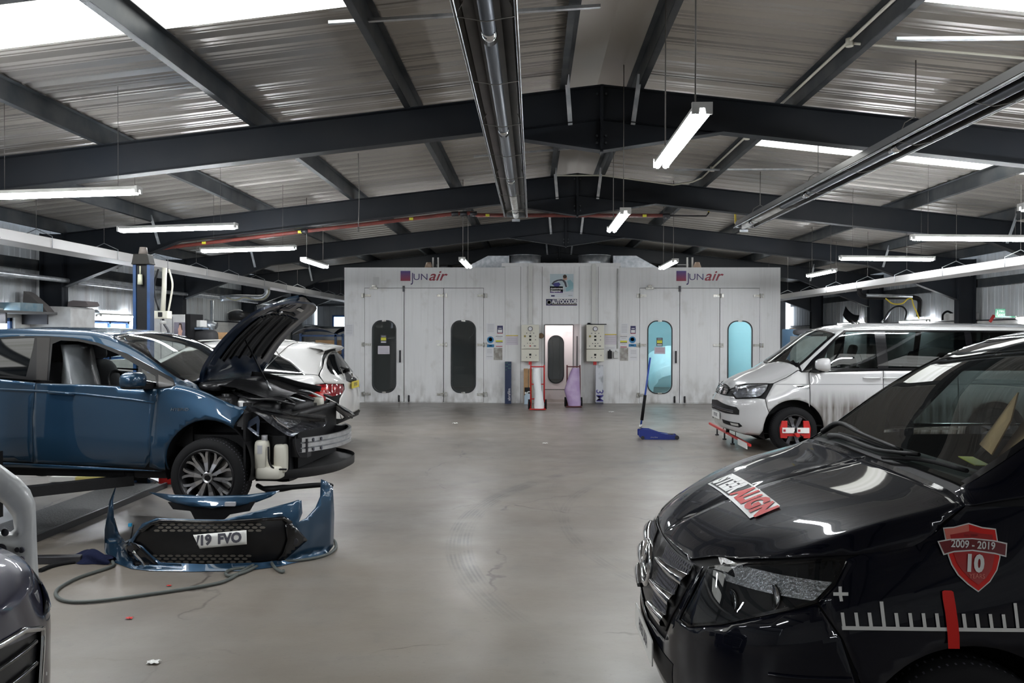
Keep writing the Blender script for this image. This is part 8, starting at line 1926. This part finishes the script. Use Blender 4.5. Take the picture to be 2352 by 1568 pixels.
# racking with bumpers beyond the estate car, left of the booth
T = thing('blue_racking', 'blue steel racking packed with car parts left of the left booth', 'racking', (-5.6, 23.0, 0)); yr = 22.6
xa, xb = at(690, 800, yr).x, at(787, 800, yr).x
for xx in (xa, xb - .2, xb): b = MB(); b.box(xx - .03, xx + .03, yr, yr + .06, 0, 1.80); b.build('upright', blue_m, T)
for z in (.6, 1.2, 1.75): b = MB(); b.box(xa, xb, yr, yr + .9, z - .03, z + .02); b.build('shelf_beam', blue_m, T)
a = at(722, 800, yr - .05); box_thing('parts_carton', 'brown carton with dark spots on the blue racking', 'carton', a.x, a.x + .62, yr + .07, yr + .7, 1.222, 1.62, card)
for dx, z, l in ((-.05, 1.78, 'grey car bumper cover laid on top of the blue racking, nearest'), (.95, 1.80, 'black car bumper cover laid on top of the blue racking, nearest the booth')):
    b = MB(); rows = [[Vector((a.x + dx + t * (.62 if dx < 0 else .45), yr + .1 + s_ * .35 - .2 * (1 - t * t), z + .20 * (1 - t * t) * (1 - .5 * s_))) for s_ in (0, .3, .6, 1)] for t in [-1 + 2 * k / 14 for k in range(15)]]; b.grid(rows)
    o = b.build('bumper_cover', M('cover_grey', (0.22, 0.22, 0.24), 0.4, col2=(.05, .05, .05), nscale=5) if dx < 0 else black_pl, None, solid=.01); tag(o, l, 'bumper')
for k in range(5):
    b = blob(lambda x, y, z: Vector((x, y, z)), (xa + .15 + .22 * k, yr + .3, .80 + .02 * (k % 2)), (.09, .12, .17), 8, .5); o = b.build('parts_bin', (black_pl, dark_metal)[k % 2]); tag(o, '%s from the left of the small dark bins on the blue racking' % ('first', 'second', 'third', 'fourth', 'fifth')[k], 'bin', 'dark parts bins on the blue racking')
a, c = at(766, 762, 30.5), at(792, 727, 30.5)
T = thing('window_40', None, None, (a.x, 32.7, a.z)); tag(T, kind='structure')
a, c = at(768, 760, 32.7), at(800, 728, 32.7); b = MB(); b.box(a.x - .08, c.x + .08, 32.66, 32.72, a.z - .08, c.z + .08); b.build('window_frame', blue_m, T); b = MB(); b.box(a.x, c.x, 32.64, 32.655, a.z, c.z); b.build('pane', bpy.data.materials['daylit_pane'], T)
b = MB(); b.box(XL, -4.9, 31.2, 31.4, 0, 2.0); o = b.build('wall_back_dado', block); tag(o, kind='structure')
b = MB(); b.box(XL, -4.9, 31.1, 31.2, 2.85, 2.95); b.box(XL, -4.9, 31.1, 31.2, 2.0, 2.08); o = b.build('trim_7', purlin_m); tag(o, kind='structure')
# ---------------------------------------------------------------- along the right wall
b = MB(); yq = 26.1; pts = [at(1943, 712, yq), at(1950, 722, yq), at(1962, 731, yq), (at(1975, 733, yq))]; rows = []
for i, p in enumerate(crom([Vector(p) for p in pts], 5)): rows.append([p + Vector((-.10, 0, -.16)) , p + Vector((-.05, .05, -.05)), p + Vector((.02, .1, .12))])
b.grid(rows); o = b.build('black_arch_trim', black_pl, None, solid=.02); tag(o, 'curved black trim standing up beyond the white van roof', 'car trim')
b = blob(lambda x, y, z: Vector((x, y, z)), (10.32, 25.3, 2.26), (.19, .16, .11), 10, .5); o = b.build('white_housing', wg); tag(o, 'rounded white housing above the white van roof next to the black trim', 'car part')
b = MB(); pts = [at(2030, 738, 22.9), at(2040, 718, 22.9), at(2055, 705, 22.9), at(2072, 704, 22.9), at(2082, 716, 22.9), at(2078, 735, 22.9)]; b.tube(pts, .022, 8, 4); o = b.build('hose_coil', rubber); tag(o, 'black hose looped in a ring on the right wall', 'hose')
b = MB(); b.tube([at(2025, 740, 23.0), at(2036, 728, 23.0), at(2046, 712, 23.0)], .03, 8, 3); o = b.build('angled_pipe', galv); tag(o, 'grey angled pipe under the black hose ring', 'pipe')
box_thing('white_carton', 'white box on the right wall ledge above the white van', 'box', 9.95, 10.37, 19.35, 20.2, 2.151, 2.31, wg)
b = MB(); b.tube([at(2165, 735, 19.9), at(2166, 722, 19.9), at(2176, 715, 19.9), at(2188, 720, 19.9)], .025, 8, 4); o = b.build('black_hose', rubber); tag(o, 'short black hose bent over the white box on the right wall ledge', 'hose')
# fire exit sign on the right wall
ys_ = 17.55
T = thing('exit_sign', 'green fire exit sign standing out by the right wall', 'sign', at(2296, 718, ys_)[:])
a, c = at(2286, 729, ys_), at(2309, 709, ys_); gr_ = M('sign_green', (0.01, 0.17, 0.08), 0.4)
b = MB(); b.box(a.x, c.x, ys_, ys_ + .01, a.z, c.z); b.box(c.x, 10.262, ys_, ys_ + .02, a.z, a.z + .03); b.build('panel', gr_, T)
text_obj('lettering', 'FIRE', lambda p_, q_: (a.x + (c.x - a.x) * .66 + p_, ys_ - .003, a.z + (c.z - a.z) * .72 + q_), white_p, T, size=.065); text_obj('lettering', 'EXIT', lambda p_, q_: (a.x + (c.x - a.x) * .66 + p_, ys_ - .003, a.z + (c.z - a.z) * .30 + q_), white_p, T, size=.065)
b = MB(); x_ = a.x + .05; b.cyl((x_, ys_ - .004, a.z + .14), (x_, ys_ - .002, a.z + .14), .012, 10); b.beam((x_, ys_ - .003, a.z + .12), (x_ - .01, ys_ - .003, a.z + .07), .02, .002, (0, 1, 0)); b.beam((x_ - .01, ys_ - .003, a.z + .07), (x_ + .02, ys_ - .003, a.z + .02), .01, .002, (0, 1, 0)); b.build('running_figure', white_p, T)
b = MB(); p = at(2279, 733, 18.3); b.beam(p + Vector((-.05, 0, -.06)), p + Vector((.04, 0, .09)), .06, .02, (0, 1, 0)); o = b.build('red_tag', red_m); tag(o, 'small red tag tilted beside the green exit sign', 'tag')
# rolls of blue film by the right end of the booths
for k, (u, r, zt, l) in enumerate(((1820, .27, 1.95, 'big upright roll of pale blue plastic film at the right end of the booths'), (1843, .22, 1.85, 'slimmer upright roll of pale blue film beside the big blue roll'))):
    p = at(u, 800, 22.4 + .75 * k); T = thing('film_roll', l, 'roll', (p.x, p.y, 0), 0, 'film rolls')
    b = MB(); b.lathe([(0, 0), (r * .96, 0), (r, .03), (r * 1.01, zt * .5), (r * .985, zt * .52), (r, zt * .54), (r, zt - .03), (r * .93, zt), (0, zt)], 24, Matrix.Translation((p.x, p.y, 0))); b.build('film', M('blue_film_%d' % k, (0.22, 0.40, 0.62), 0.3, bump=.3, bscale=12), T)
    b = MB(); b.cyl((p.x, p.y, zt), (p.x, p.y, zt + .02), r * .3, 14); b.build('core', card, T)
p = at(1862, 760, 20.5); b = blob(lambda x, y, z: Vector((x, y, z)), (p.x, 20.7, 1.86), (.35, .25, .09), 10, .6); o = b.build('dust_sheet', M('sheet_grey', (0.12, 0.12, 0.13), 0.8)); tag(o, 'dark bundle on the stack beyond the white van windscreen', 'bundle')
box_thing('pale_crate', 'pale crate stacked under the dark bundle beyond the white van windscreen', 'crate', p.x - .35, p.x + .4, 20.5, 21.0, 0, 1.76, wg)
# ledge along the right wall
